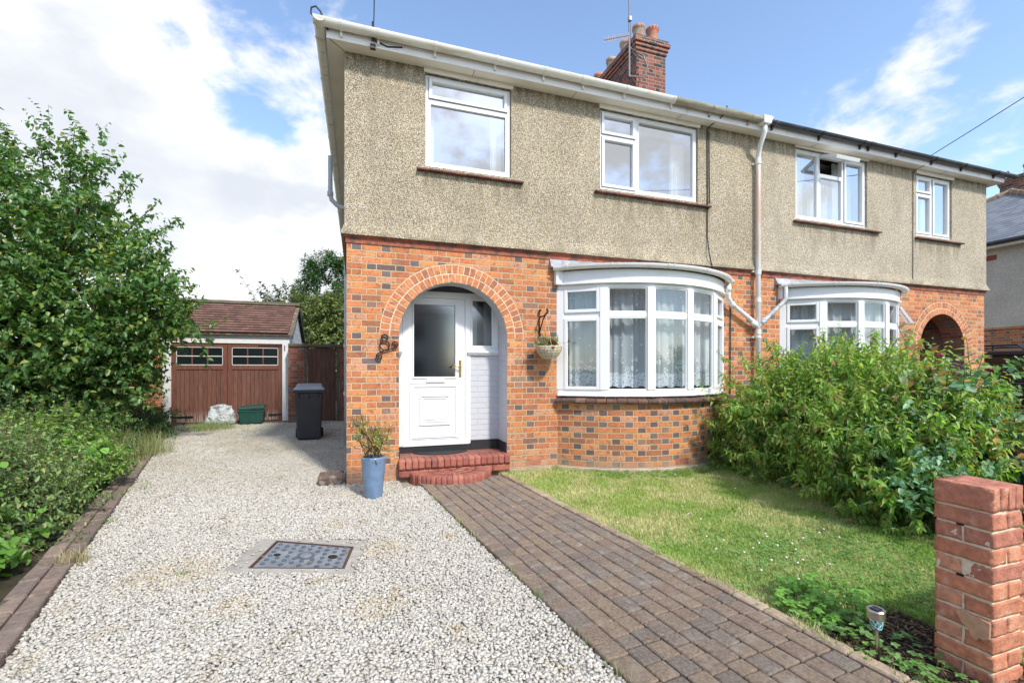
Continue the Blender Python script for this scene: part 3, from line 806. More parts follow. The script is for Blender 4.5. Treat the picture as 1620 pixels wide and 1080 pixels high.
# manhole: cover in a concrete collar
def manhole():
    t0 = thing('manhole_cover', 'blue-grey dimpled metal manhole cover set in a concrete collar in the gravel', 'manhole cover', (MHc[0], MHc[1], .0))
    b = MB(); n = len(COVC)
    out = [Vector((x, y, 0)) for x, y in COVC]; inn = [Vector((x, y, 0)) for x, y in MH]
    for i in range(4):
        j = (i+1) % 4
        b.hexa([out[i]+Vector((0,0,-.03)), out[j]+Vector((0,0,-.03)), inn[j]+Vector((0,0,-.03)), inn[i]+Vector((0,0,-.03))],
               [out[i]+Vector((0,0,.008)), out[j]+Vector((0,0,.008)), inn[j]+Vector((0,0,.016)), inn[i]+Vector((0,0,.016))])
    b.build('collar', 'concrete', t0)
    c = sum(inn, Vector())/4
    b = MB()
    def ring(s0, s1, z0, z1):
        A = [c+(p-c)*s0 for p in inn]; B = [c+(p-c)*s1 for p in inn]
        for i in range(4):
            j = (i+1) % 4
            b.hexa([A[i]+Vector((0,0,z0)), A[j]+Vector((0,0,z0)), B[j]+Vector((0,0,z0)), B[i]+Vector((0,0,z0))], [A[i]+Vector((0,0,z1)), A[j]+Vector((0,0,z1)), B[j]+Vector((0,0,z1)), B[i]+Vector((0,0,z1))])
    ring(.995, .955, -.02, .019); b.build('frame', 'iron_rust', t0)
    b = MB(); A = [c+(p-c)*.93 for p in inn]
    b.hexa([p+Vector((0,0,-.01)) for p in A], [p+Vector((0,0,.012)) for p in A]); pl = b.build('plate', 'cast_cover', t0)
    # raised studs, centre boss and key holes
    ex = (inn[1]-inn[0]+inn[2]-inn[3])/4; ey = (inn[3]-inn[0]+inn[2]-inn[1])/4
    b = MB()
    def disc(u, v, ru, rv, z0, z1, n=12, rin=0):
        lo = []; 
        for k in range(n):
            a = 2*math.pi*k/n; lo.append(c+ex*(u+ru*math.cos(a))+ey*(v+rv*math.sin(a)))
        b.hexa([p+Vector((0,0,z0)) for p in lo], [p+Vector((0,0,z1)) for p in lo])
    random.seed(11)
    for i in range(9):
        for j in range(6):
            u = -.80+i*.2; v = -.8+j*.32+(.10 if i % 2 else -.04)
            if abs(v) > .88 or math.hypot(u, v) < .30 or (abs(abs(u)-.62) < .12 and abs(v) < .2): continue
            disc(u, v, .052, .085, .010, .0175)
    b.build('stud', 'stud_metal', t0)['kind'] = 'stuff'
    b = MB()
    disc(0, 0, .20, .30, .010, .0165, 24); b.build('boss', 'stud_metal', t0); b = MB(); disc(0, 0, .13, .20, .010, .019, 20); b.build('boss_centre', 'cast_cover', t0)
    b = MB(); disc(.62, 0, .11, .14, .010, .0165, 12); disc(-.66, .03, .08, .09, .010, .0165, 12); b.build_each('key_hole', 'soil', t0)
manhole()

# ================================================================== THE HOUSE
HW = 12.07; HD = 8.0; ZB = 2.934; ZS = 5.075
M_ = lambda x: HW-x
house = thing('semi_detached_house', 'pair of red brick and pebbledash semi-detached houses with arched porches and bow windows', 'house', (0, 0, 0))
A1 = (1.29, 1.765, .69)            # porch arch: centre x, springing z, radius
A2 = (M_(1.29), 1.765, .66)
BAY1 = (2.70, 5.52, .60); BAY2 = (6.68, 9.42, .58)
WINS = [(.915, 2.03, 3.87, 5.02), (3.345, 5.02, 3.895, 5.02), (6.99, 8.68, 3.865, 5.04), (9.98, 11.02, 3.865, 5.01)]

def arch_face(b, y, A, x0, x1, ztop, n=28, rev=False):
    cx, cz, r = A
    for i in range(n):
        a0 = math.pi*(1-i/n); a1 = math.pi*(1-(i+1)/n)
        p0 = (cx+r*math.cos(a0), cz+r*math.sin(a0)); p1 = (cx+r*math.cos(a1), cz+r*math.sin(a1))
        b.face([(p0[0], y, p0[1]), (p1[0], y, p1[1]), (p1[0], y, ztop), (p0[0], y, ztop)])
def rect(b, x0, x1, z0, z1, y): b.face([(x0,y,z0),(x1,y,z0),(x1,y,z1),(x0,y,z1)])
def build_walls():
    b = MB(); y = 0
    zt = ZB
    l1, r1 = A1[0]-A1[2], A1[0]+A1[2]; l2, r2 = A2[0]-A2[2], A2[0]+A2[2]
    B1a, B1b = BAY1[0]+.06, BAY1[1]-.06; B2a, B2b = BAY2[0]+.06, BAY2[1]-.06
    rect(b, 0, l1, -.1, zt, y)
    arch_face(b, y, A1, l1, r1, zt)
    rect(b, r1, B1a, -.1, zt, y)
    rect(b, B1a, B1b, 2.60, zt, y); rect(b, B1b, B2a, -.1, zt, y); rect(b, B2a, B2b, 2.60, zt, y)
    rect(b, B2b, l2, -.1, zt, y); arch_face(b, y, A2, l2, r2, zt); rect(b, r2, HW, -.1, zt, y)
    # side and rear walls
    b.face([(0,HD,-.1),(0,0,-.1),(0,0,zt),(0,HD,zt)]); b.face([(HW,0,-.1),(HW,HD,-.1),(HW,HD,zt),(HW,0,zt)])
    b.face([(HW,HD,-.1),(0,HD,-.1),(0,HD,zt),(HW,HD,zt)])
    b.build('brick_wall', 'brick_wall', house)
    # projecting course under the render
    b = MB()
    prof = [(0, ZB-.085), (.012, ZB-.085), (.012, ZB-.02), (.03, ZB-.018), (.03, ZB+.01), (0, ZB+.01)]
    b.sweep([(0, HD), (0, 0), (HW, 0), (HW, HD)], prof)
    b.build('string_course', 'brick_red_course', house)
    # plinth
    b = MB()
    for (x0, x1) in ((r1+.02, BAY1[0]+.02), (BAY1[1]-.02, BAY2[0]+.02)):
        b.box(x0, -.018, -.1, x1, .0, .055)
    b.sweep([(x, y-.004) for x, y in bow(BAY1, 30)], [(0, -.1), (.02, -.1), (.02, .052), (.012, .062), (0, .062)])
    b.build_each('plinth', 'rough_render', house)
    # pebbledash storey
    b = MB(); Y = -.022
    xs = [0]+[q for w in WINS for q in (w[0], w[1])]+[HW]
    zlo, zhi = ZB+.16, ZS+.06
    cur = -.022
    for i, w in enumerate(WINS):
        rect(b, cur, w[0], zlo, zhi, Y); cur = w[1]
        rect(b, w[0], w[1], zlo, w[2], Y); rect(b, w[0], w[1], w[3], zhi, Y)
        x0, x1, z0, z1 = w; yb = .10
        b.face([(x0,Y,z0),(x0,yb,z0),(x0,yb,z1),(x0,Y,z1)]); b.face([(x1,yb,z0),(x1,Y,z0),(x1,Y,z1),(x1,yb,z1)])
        b.face([(x0,Y,z0),(x1,Y,z0),(x1,yb,z0),(x0,yb,z0)]); b.face([(x0,yb,z1),(x1,yb,z1),(x1,Y,z1),(x0,Y,z1)])
    rect(b, cur, HW+.022, zlo, zhi, Y)
    # bell-cast foot
    o = .022
    b.sweep([(0, HD), (0, 0), (HW, 0), (HW, HD)], [(0, ZB+.004), (.062, ZB+.004), (.060, ZB+.03), (.040, ZB+.08), (.026, ZB+.13), (o, zlo), ], closed=False)
    for sx, X in ((-1, -.022), (1, HW+.022)):
        b.face([(X, -.022, zlo), (X, HD, zlo), (X, HD, zhi), (X, -.022, zhi)])
    b.face([(0, HD+.02, zlo), (HW, HD+.02, zlo), (HW, HD+.02, zhi), (0, HD+.02, zhi)])
    b.build('pebbledash_wall', 'pebbledash', house)

def bow(B, n=24, off=0.0):
    x0, x1, s = B; c = (x1-x0)/2; r = (c*c+s*s)/(2*s); cx = (x0+x1)/2; cy = r-s; h = math.asin(c/r)
    return [(cx+(r+off)*math.sin(-h+2*h*i/n), cy-(r+off)*math.cos(-h+2*h*i/n)) for i in range(n+1)]
build_walls()

def voussoirs(A, parent):
    b = MB(); cx, cz, r = A
    for ring, (ra, rb) in enumerate(((r, r+.108), (r+.115, r+.225))):
        n = int(round(math.pi*(ra+rb)/2/.0775))
        for i in range(n):
            a0 = math.pi*i/n+.0045/ra; a1 = math.pi*(i+1)/n-.0045/ra
            ra_ = ra+.002; rb_ = rb-.003
            pts = [(cx+q*math.cos(a), cz+q*math.sin(a)) for q, a in ((ra_, a0), (rb_, a0), (rb_, (a0+a1)/2), (rb_, a1), (ra_, a1), (ra_, (a0+a1)/2))]
            b.prism(pts, -.006+random.uniform(-.0015, .0015), .05)
    o = b.build('arch_ring', 'arch_brick', parent, bevel=.003)
    b = MB(); n = 40
    for i in range(n):
        a0 = math.pi*i/n; a1 = math.pi*(i+1)/n
        b.prism([(cx+q*math.cos(a), cz+q*math.sin(a)) for q, a in ((r+.001, a0), (r+.23, a0), (r+.23, a1), (r+.001, a1))], -.002, .04)
    b.build('arch_mortar', 'mortar', parent)
voussoirs(A1, house); voussoirs(A2, house)

def porch(A, m, depth, back, mname):
    b = MB(); cx, cz, r = A; n = 28; x0, x1 = cx-r, cx+r; y0 = -.004; zf = .27
    pts = [(x0, -.05)]+[(cx+r*math.cos(math.pi*(1-i/n)), cz+r*math.sin(math.pi*(1-i/n))) for i in range(n+1)]+[(x1, -.05)]
    L = 0
    for (p, q) in zip(pts, pts[1:]):
        l = math.dist(p, q)
        b.face([(p[0], y0, p[1]), (p[0], depth, p[1]), (q[0], depth, q[1]), (q[0], y0, q[1])], [(0, L), (depth, L), (depth, L+l), (0, L+l)]); L += l
    # cavity behind the arch
    xa, xb = x0-.0, x1+.0
    b.face([(xa, depth, 0), (xa, back, 0), (xa, back, 2.62), (xa, depth, 2.62)]); b.face([(xb, back, 0), (xb, depth, 0), (xb, depth, 2.62), (xb, back, 2.62)])
    b.build('porch_reveal', m, house)
    b = MB(); arch_face(b, depth+.001, A, x0, x1, 2.62); b.build('porch_back_of_arch', m, house)
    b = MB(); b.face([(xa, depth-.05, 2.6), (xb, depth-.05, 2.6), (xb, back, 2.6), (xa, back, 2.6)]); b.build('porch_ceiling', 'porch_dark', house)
porch(A1, 'painted_brick', .24, .62, '')
porch(A2, 'brick_old', .34, 1.15, '')

# ---- porch of the near house: door, side light, panel
def front_door():
    y = .40; x0 = A1[0]-A1[2]; x1 = A1[0]+A1[2]; zb = .355; zt = 2.40
    fr = MB()
    fr.box(x0+.002, y, zb, x0+.075, y+.07, zt); fr.box(1.512, y, zb, 1.585, y+.07, zt)           # jamb, post
    fr.box(x0+.075, y, zt-.085, 1.512, y+.07, zt); fr.box(1.585, y, zt-.07, x1-.002, y+.07, zt)
    fr.box(x1-.062, y, 1.66, x1-.002, y+.07, zt-.07); fr.box(1.585, y, 1.60, x1-.002, y+.07, 1.66)
    fr.box(x0+.075, y-.02, zb-.002, 1.56, y+.07, zb+.035)
    d = MB(); xa, xb = x0+.078, 1.509; yd = y+.012
    za, zc = zb+.038, zt-.088
    gx0, gx1, gz0, gz1 = .825, 1.375, 1.265, 2.225
    d.box(xa, yd, za, gx0, yd+.06, zc); d.box(gx1, yd, za, xb, yd+.06, zc); d.box(gx0, yd, gz1, gx1, yd+.06, zc)
    d.box(gx0, yd, za, gx1, yd+.06, gz0)
    door = d.build('front_door', 'upvc', house, bevel=.003)
    f = fr.build('door_frame', 'upvc', house, bevel=.004)
    # beads round the glass
    g = MB()
    for s, w, yy in ((.0, .022, -.014),):
        g.box(gx0-.022, yd+yy, gz0-.022, gx0, yd, gz1+.022); g.box(gx1, yd+yy, gz0-.022, gx1+.022, yd, gz1+.022)
        g.box(gx0, yd+yy, gz0-.022, gx1, yd, gz0); g.box(gx0, yd+yy, gz1, gx1, yd, gz1+.022)
    g.build('glazing_bead', 'upvc', door, bevel=.004)
    b = MB(); b.box(gx0, yd+.02, gz0, gx1, yd+.028, gz1); b.build('door_glass', 'glass_door', door)
    # moulded lower panel
    p = MB()
    def frame(x0_, x1_, z0_, z1_, w, yy, p=p):
        p.box(x0_, yd-yy, z0_, x0_+w, yd, z1_); p.box(x1_-w, yd-yy, z0_, x1_, yd, z1_); p.box(x0_+w, yd-yy, z0_, x1_-w, yd, z0_+w); p.box(x0_+w, yd-yy, z1_-w, x1_-w, yd, z1_)
    frame(.80, 1.40, .455, 1.15, .022, .012); frame(.895, 1.305, .62, 1.03, .028, .016); frame(.94, 1.26, .665, .985, .012, .012)
    p.box(.97, yd-.010, .695, 1.23, yd, .955)
    p.build('door_panel', 'upvc', door, bevel=.004, seg=2)
    # dark strips that stand in for the shadow lines of the panel steps
    q = MB(); frame(.770, 1.43, .43, 1.175, .004, .002, q); q.build('panel_shadow_line', 'upvc_line', door)
    b = MB(); b.box(.985, yd-.012, 1.185, 1.235, yd, 1.25); lb = b.build('letterbox', 'white_paint', door, bevel=.004)
    b = MB(); b.box(.997, yd-.016, 1.197, 1.223, yd-.012, 1.238); b.build('letterbox_flap', 'upvc', lb, bevel=.002)
    b = MB(); b.box(1.425, yd-.012, 1.26, 1.46, yd, 1.50); hb = b.build('door_handle', 'brass', door, bevel=.006, seg=2)
    b = MB(); b.tube([(1.443, yd-.01, 1.40), (1.443, yd-.055, 1.40), (1.43, yd-.062, 1.402), (1.37, yd-.062, 1.408), (1.32, yd-.055, 1.39)], .010, 10); b.build('lever', 'brass', hb, smooth=True)
    # side light
    b = MB(); b.box(1.585, y+.03, 1.66, x1-.062, y+.038, zt-.07); b.build('side_light_glass', 'glass_door', f)
    b = MB()
    for zz in ((1.66, 2.33),):
        xl, xr = 1.585, x1-.062; w = .028
        b.box(xl, y-.006, 1.66, xl+w, y+.03, 2.33); b.box(xr-w, y-.006, 1.66, xr, y+.03, 2.33); b.box(xl+w, y-.006, 1.66, xr-w, y+.03, 1.66+w); b.box(xl+w, y-.006, 2.33-w, xr-w, y+.03, 2.33)
    b.build('side_light_bead', 'upvc', f, bevel=.004)
    curtain('curtain', 1.60, 1.93, 1.68, 2.34, y+.12, 'fabric_white', f, 5, .02, gap=(1.70, 1.80))
    b = MB(); b.box(1.54, y-.045, 1.585, x1-.002, y+.02, 1.612); b.box(1.55, y-.025, 1.560, x1-.002, y, 1.585)
    b.box(x0+.001, y-.10, 1.585, x0+.075, y-.001, 1.612); b.box(x0+.001, y-.08, 1.560, x0+.06, y-.001, 1.585)
    b.build_each('porch_sill', 'upvc', house, bevel=.006, seg=2)
    b = MB(); b.face([(1.587, y+.012, .27), (x1, y+.012, .27), (x1, y+.012, 1.60), (1.587, y+.012, 1.60)]); b.build('porch_panel', 'painted_brick', house)
    b = MB(); b.box(x0, y-.004, .26, 1.60, y+.05, zb-.003); b.box(1.59, y-.010, .26, x1-.012, y+.011, .40); b.box(x1-.014, .02, .26, x1-.001, y-.010, .40); b.box(x0+.001, .02, .26, x0+.012, y-.004, .355)
    b.build_each('black_skirting', 'black_paint', house)
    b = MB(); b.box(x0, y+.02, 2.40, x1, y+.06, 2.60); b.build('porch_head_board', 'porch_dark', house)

def curtain(name, x0, x1, z0, z1, y, m, parent, folds=8, amp=.02, gap=None, fn=None):
    """pleated sheet hanging in the plane y (or along fn(s) for a bow); v = height above the hem"""
    b = MB(); n = max(24, folds*8)
    if gap: 
        curtain(name, x0, gap[0], z0, z1, y, m, parent, max(2, folds//2), amp); x0 = gap[1]
    def P(s):
        ph = 2*math.pi*folds*s+1.3*math.sin(6*s*folds*.35)
        o = amp*math.sin(ph)*(.6+.4*math.sin(3.7*s*folds))
        if fn: 
            (x, yy), (nx, ny) = fn(s); return x+nx*o, yy+ny*o
        return x0+(x1-x0)*s, y+o
    W = (x1-x0)*1.35 if not fn else 4.2
    for i in range(n):
        a, c = i/n, (i+1)/n; p, q = P(a), P(c)
        za = z0+.012*math.sin(a*W*21); zc = z0+.012*math.sin(c*W*21)
        b.face([(p[0], p[1], za), (q[0], q[1], zc), (q[0], q[1], z1), (p[0], p[1], z1)], [(a*W, 0), (c*W, 0), (c*W, z1-z0), (a*W, z1-z0)])
    return b.build(name, m, parent, smooth=True)
front_door()

def steps():
    x0, x1 = A1[0]-A1[2], A1[0]+A1[2]
    root = None
    b = MB(); b.box(x0-.0, -.02, -.08, x1, .62, .262); root = b.build('porch_step', 'step_mortar', house)
    b = MB()
    # rowlock nosing of the upper step
    n = 18; w = (x1-x0+.02)/n
    for i in range(n):
        b.box(x0-.01+i*w+.003, -.10+random.uniform(-.002, .002), .155, x0-.01+(i+1)*w-.003, .105, .270+random.uniform(-.002, .002))
    for i in range(6):
        w2 = (x1-x0+.02)/6; b.box(x0-.01+i*w2+.003, -.085, .06, x0-.01+(i+1)*w2-.003, .1, .149)
    roughen(b.build('step_brick', 'step_brick', root), 3, .004, 18, .001)
    b = MB(); b.box(x0+.001, .106, .262, x1-.001, .395, .268)
    b.build('porch_floor', 'quarry_tile', root)
    # half-round lower step: ring of bricks on edge and an inner floor
    cx, cy, r = 1.225, -.06, .505
    b = MB(); n = 24
    def pt(q, a, z): return (cx+q*math.cos(a), cy-q*math.sin(a)*.86, z)
    for i in range(n):
        a0 = math.pi*i/n+.006; a1 = math.pi*(i+1)/n-.006
        zt = .128+random.uniform(-.003, .003); rr = r+random.uniform(-.004, .004)
        lo = [pt(rr, a0, -.05), pt(rr, a1, -.05), pt(r-.20, a1, -.05), pt(r-.20, a0, -.05)]
        b.hexa(lo, [(p[0], p[1], zt) for p in lo])
    for k, (rb, ra, m_) in enumerate(((r-.21, r-.31, 11), (r-.32, .02, 5))):
        for i in range(m_):
            a0 = math.pi*i/m_+.012; a1 = math.pi*(i+1)/m_-.012; mid = (a0+a1)/2
            lo = [pt(rb, a0, -.05), pt(rb, mid, -.05), pt(rb, a1, -.05), pt(ra, a1, -.05), pt(ra, a0, -.05)]
            b.hexa(lo, [(p[0], p[1], .126) for p in lo])
    roughen(b.build('round_step_brick', 'step_brick', root), 2, .004, 18, .001)
    b = MB(); lo = [pt(r-.01, math.pi*i/20, -.05) for i in range(21)]; b.hexa(lo, [(p[0], p[1], .118) for p in lo]); b.build('round_step_bed', 'step_mortar', root)
def quarry():
    m, t, o = mat('quarry_tile')
    br = t.node('ShaderNodeTexBrick', {'Vector': uvn(t), 'Scale': 1.0, 'Mortar Size': .004, 'Brick Width': .15, 'Row Height': .15, 'Color1': (.33, .12, .085, 1), 'Color2': (.28, .10, .075, 1), 'Mortar': (.13, .06, .045, 1)}, offset=0)
    c = t.mix(t.mr(t.noise(uvn(t), 9, 4), .5, .75, 0, .5), br.outputs['Color'], (.34, .16, .12))
    pbsdf(t, o, c, .5, t.m('SUBTRACT', 1.0, br.outputs['Fac']), .5, .004)
quarry(); steps()

# far house: second porch door, white with dark glass
def far_door():
    y = 1.1; x0, x1 = A2[0]-A2[2], A2[0]+A2[2]; b = MB()
    b.box(x0, y, 0, x0+.10, y+.06, 2.6); b.box(x1-.42, y, 0, x1-.32, y+.06, 2.6); b.box(x0+.1, y, 0, x1-.42, y+.05, 1.25); b.box(x0+.1, y, 2.1, x1-.42, y+.06, 2.2)
    d = b.build('front_door', 'upvc', house, bevel=.004)
    b = MB(); b.box(x0+.1, y+.02, 1.25, x1-.42, y+.03, 2.1); b.build('door_glass', 'glass_door', d)
    b = MB(); b.box(x1-.32, y+.01, 0, x1, y+.05, 2.6); b.build('porch_panel', 'white_paint', house)
    b = MB(); b.box(x0, -.02, -.05, x1, 1.1, .22); b.build('porch_step', 'step_mortar', house)
    b = MB(); b.box(x0+.45, .75, .9, x0+1.0, .79, 1.75); b.build('inner_door', 'white_paint', house, bevel=.004)
far_door()

# ---- interior shells, so that the glass has rooms behind it
def interiors():
    b = MB()
    for (z0, z1) in ((.24, 2.58), (3.0, 5.03)):
        for (x0, x1) in ((.02, 2.35), (2.42, 5.98), (6.09, 9.65), (9.72, 12.05)):
            up = z0 > 2; ya = .30 if up or (x0 > 2 and x1 < 10) else .62 if x0 < 1 else 1.3
            yb = 4.2; xa, xb = x0, x1
            b.face([(xa,yb,z0),(xb,yb,z0),(xb,yb,z1),(xa,yb,z1)]); b.face([(xa,ya,z0),(xa,yb,z0),(xa,yb,z1),(xa,ya,z1)]); b.face([(xb,ya,z0),(xb,yb,z0),(xb,yb,z1),(xb,ya,z1)])
            b.face([(xa,ya,z0),(xb,ya,z0),(xb,yb,z0),(xa,yb,z0)]); b.face([(xa,ya,z1),(xb,ya,z1),(xb,yb,z1),(xa,yb,z1)])
            if not up and x0 > 2 and x1 < 10:
                for zz in (z0, z1):
                    b.face([(xa,ya,zz),(xb,ya,zz),(xb,-.0,zz),(xa,-.0,zz)])
    b.build('interior', 'room', house)
interiors()

# ---- upstairs windows
def bars(b, x0, x1, z0, z1, w, y0, y1):
    b.box(x0, y0, z0, x0+w, y1, z1); b.box(x1-w, y0, z0, x1, y1, z1); b.box(x0+w, y0, z0, x1-w, y1, z0+w); b.box(x0+w, y0, z1-w, x1-w, y1, z1)
def window(idx, cols, sillx, glassm='glass'):
    """cols: list of (x0, x1, [cells]) where a cell is (z0, z1, kind)"""
    X0, X1, Z0, Z1 = WINS[idx]; y = .015; w = .052
    b = MB(); bars(b, X0+.004, X1-.004, Z0+.004, Z1-.004, w, y, y+.075)
    for i, (x, z0, z1) in enumerate(cols['v']): b.box(x-.03, y+.001, max(z0, Z0+.056), x+.03, y+.074, min(z1, Z1-.056))
    for (z, x0, x1) in cols['h']: b.box(x0, y+.002, z-.028, x1, y+.073, z+.028)
    b.box(X0+.002, y-.035, Z0-.028, X1-.002, y+.06, Z0+.003)
    win = b.build('window', 'upvc', house, bevel=.004)
    for (x0, x1, z0, z1, kind) in cols['cells']:
        if kind == 'open':
            # top-hung vent held open
            b = MB(); bars(b, x0, x1, -(z1-z0), 0, .042, -.01, .045); s = b.build('sash', 'upvc', win, bevel=.004, shift=False); s.location = (0, y-.02, z1)
            s.rotation_euler = (R(-66), 0, 0)
            g = MB(); g.box(x0+.042, .01, -(z1-z0)+.042, x1-.042, .018, -.042); gg = g.build('pane', glassm, win, shift=False); gg.location = (0, y-.02, z1); gg.rotation_euler = (R(-66), 0, 0)
            continue
        if kind == 'sash':
            b = MB(); bars(b, x0, x1, z0, z1, .042, y-.018, y+.05); s = b.build('sash', 'upvc', win, bevel=.005)
            b = MB(); bars(b, x0-.004, x1+.004, z0-.004, z1+.004, .004, y-.006, y+.01); b.build('gasket', 'upvc_line', win)
            e = .042
        else:
            b = MB(); bars(b, x0, x1, z0, z1, .014, y-.004, y+.03); b.build('glazing_bead', 'upvc', win, bevel=.003); e = .014
        g = MB(); g.box(x0+e, y+.025, z0+e, x1-e, y+.032, z1-e); g.build('pane', glassm, win)
    # brown tile sill
    b = MB(); n = int(round((sillx[1]-sillx[0])/.15)); ww = (sillx[1]-sillx[0])/n
    for i in range(n):
        xa = sillx[0]+i*ww+.0015; xb = xa+ww-.003; e = random.uniform(-.002, .002)
        b.hexa([(xa,-.085+e,Z0-.075),(xb,-.085+e,Z0-.075),(xb,.02,Z0-.072),(xa,.02,Z0-.072)], [(xa,-.085+e,Z0-.050),(xb,-.085+e,Z0-.050),(xb,.02,Z0-.030),(xa,.02,Z0-.030)])
    b.build('window_sill', 'sill_brick', win, bevel=.006, seg=2)
    return win
w = .056
X0, X1, Z0, Z1 = WINS[0]
win = window(0, dict(v=[], h=[(4.70, X0+w, X1-w)], cells=[(X0+w-.01, X1-w+.01, 4.725, Z1-w+.015, 'sash'), (X0+w, X1-w, Z0+w, 4.672, 'fix')]), (.81, 2.19))
curtain('curtain', X0+.05, X0+.14, Z0, Z1, .22, 'fabric_white', win, 3, .02); curtain('curtain', X1-.22, X1-.06, Z0, Z1, .22, 'fabric_white', win, 4, .02)
b = MB(); b.box(X0+.03, .16, 4.80, X1-.03, .19, 5.05); b.build('blind', 'blind_grey', win)
X0, X1, Z0, Z1 = WINS[1]
win = window(1, dict(v=[(3.955, Z0, Z1)], h=[(4.67, X0+w, 3.925)], cells=[(X0+w-.02, 3.935, 4.685, Z1-w+.02, 'sash'), (X0+w-.015, 3.93, Z0+w-.01, 4.645, 'sash'), (3.985, X1-w, Z0+w, Z1-w, 'fix')]), (3.25, 5.23))
curtain('curtain', X1-.32, X1-.06, Z0, Z1, .24, 'fabric_white', win, 6, .025)
b = MB(); b.box(X0+.03, .16, 4.86, X1-.03, .19, 5.05); b.build('blind', 'blind_grey', win)
X0, X1, Z0, Z1 = WINS[2]
win = window(2, dict(v=[(7.555, Z0, Z1), (8.135, Z0, Z1)], h=[(4.67, 7.585, 8.105)], cells=[(X0+w, 7.525, Z0+w, Z1-w, 'fix'), (7.575, 8.115, 4.69, Z1-w+.02, 'open'), (7.59, 8.10, Z0+w, 4.642, 'fix'), (8.15, X1-w+.01, Z0+w-.01, Z1-w+.01, 'sash')]), (6.93, 8.98))
curtain('curtain', X0+.05, X1-.05, Z0, 4.62, .22, 'fabric_white', win, 16, .02); curtain('curtain', X0+.05, 7.5, 4.6, Z1, .23, 'fabric_white', win, 7, .02); curtain('curtain', 8.15, X1-.05, 4.6, Z1, .23, 'fabric_white', win, 7, .02)
X0, X1, Z0, Z1 = WINS[3]
win = window(3, dict(v=[(10.47, Z0, Z1)], h=[(4.66, X0+w, 10.44)], cells=[(X0+w-.01, 10.445, 4.68, Z1-w+.01, 'sash'), (X0+w-.01, 10.445, Z0+w-.01, 4.64, 'sash'), (10.495, X1-w+.01, Z0+w-.01, Z1-w+.01, 'sash')]), (9.94, 11.30))
curtain('curtain', X0+.05, 10.42, Z0, Z1, .22, 'fabric_white', win, 6, .02); curtain('curtain', 10.5, X1-.05, Z0, Z1, .22, 'fabric_white', win, 7, .02)

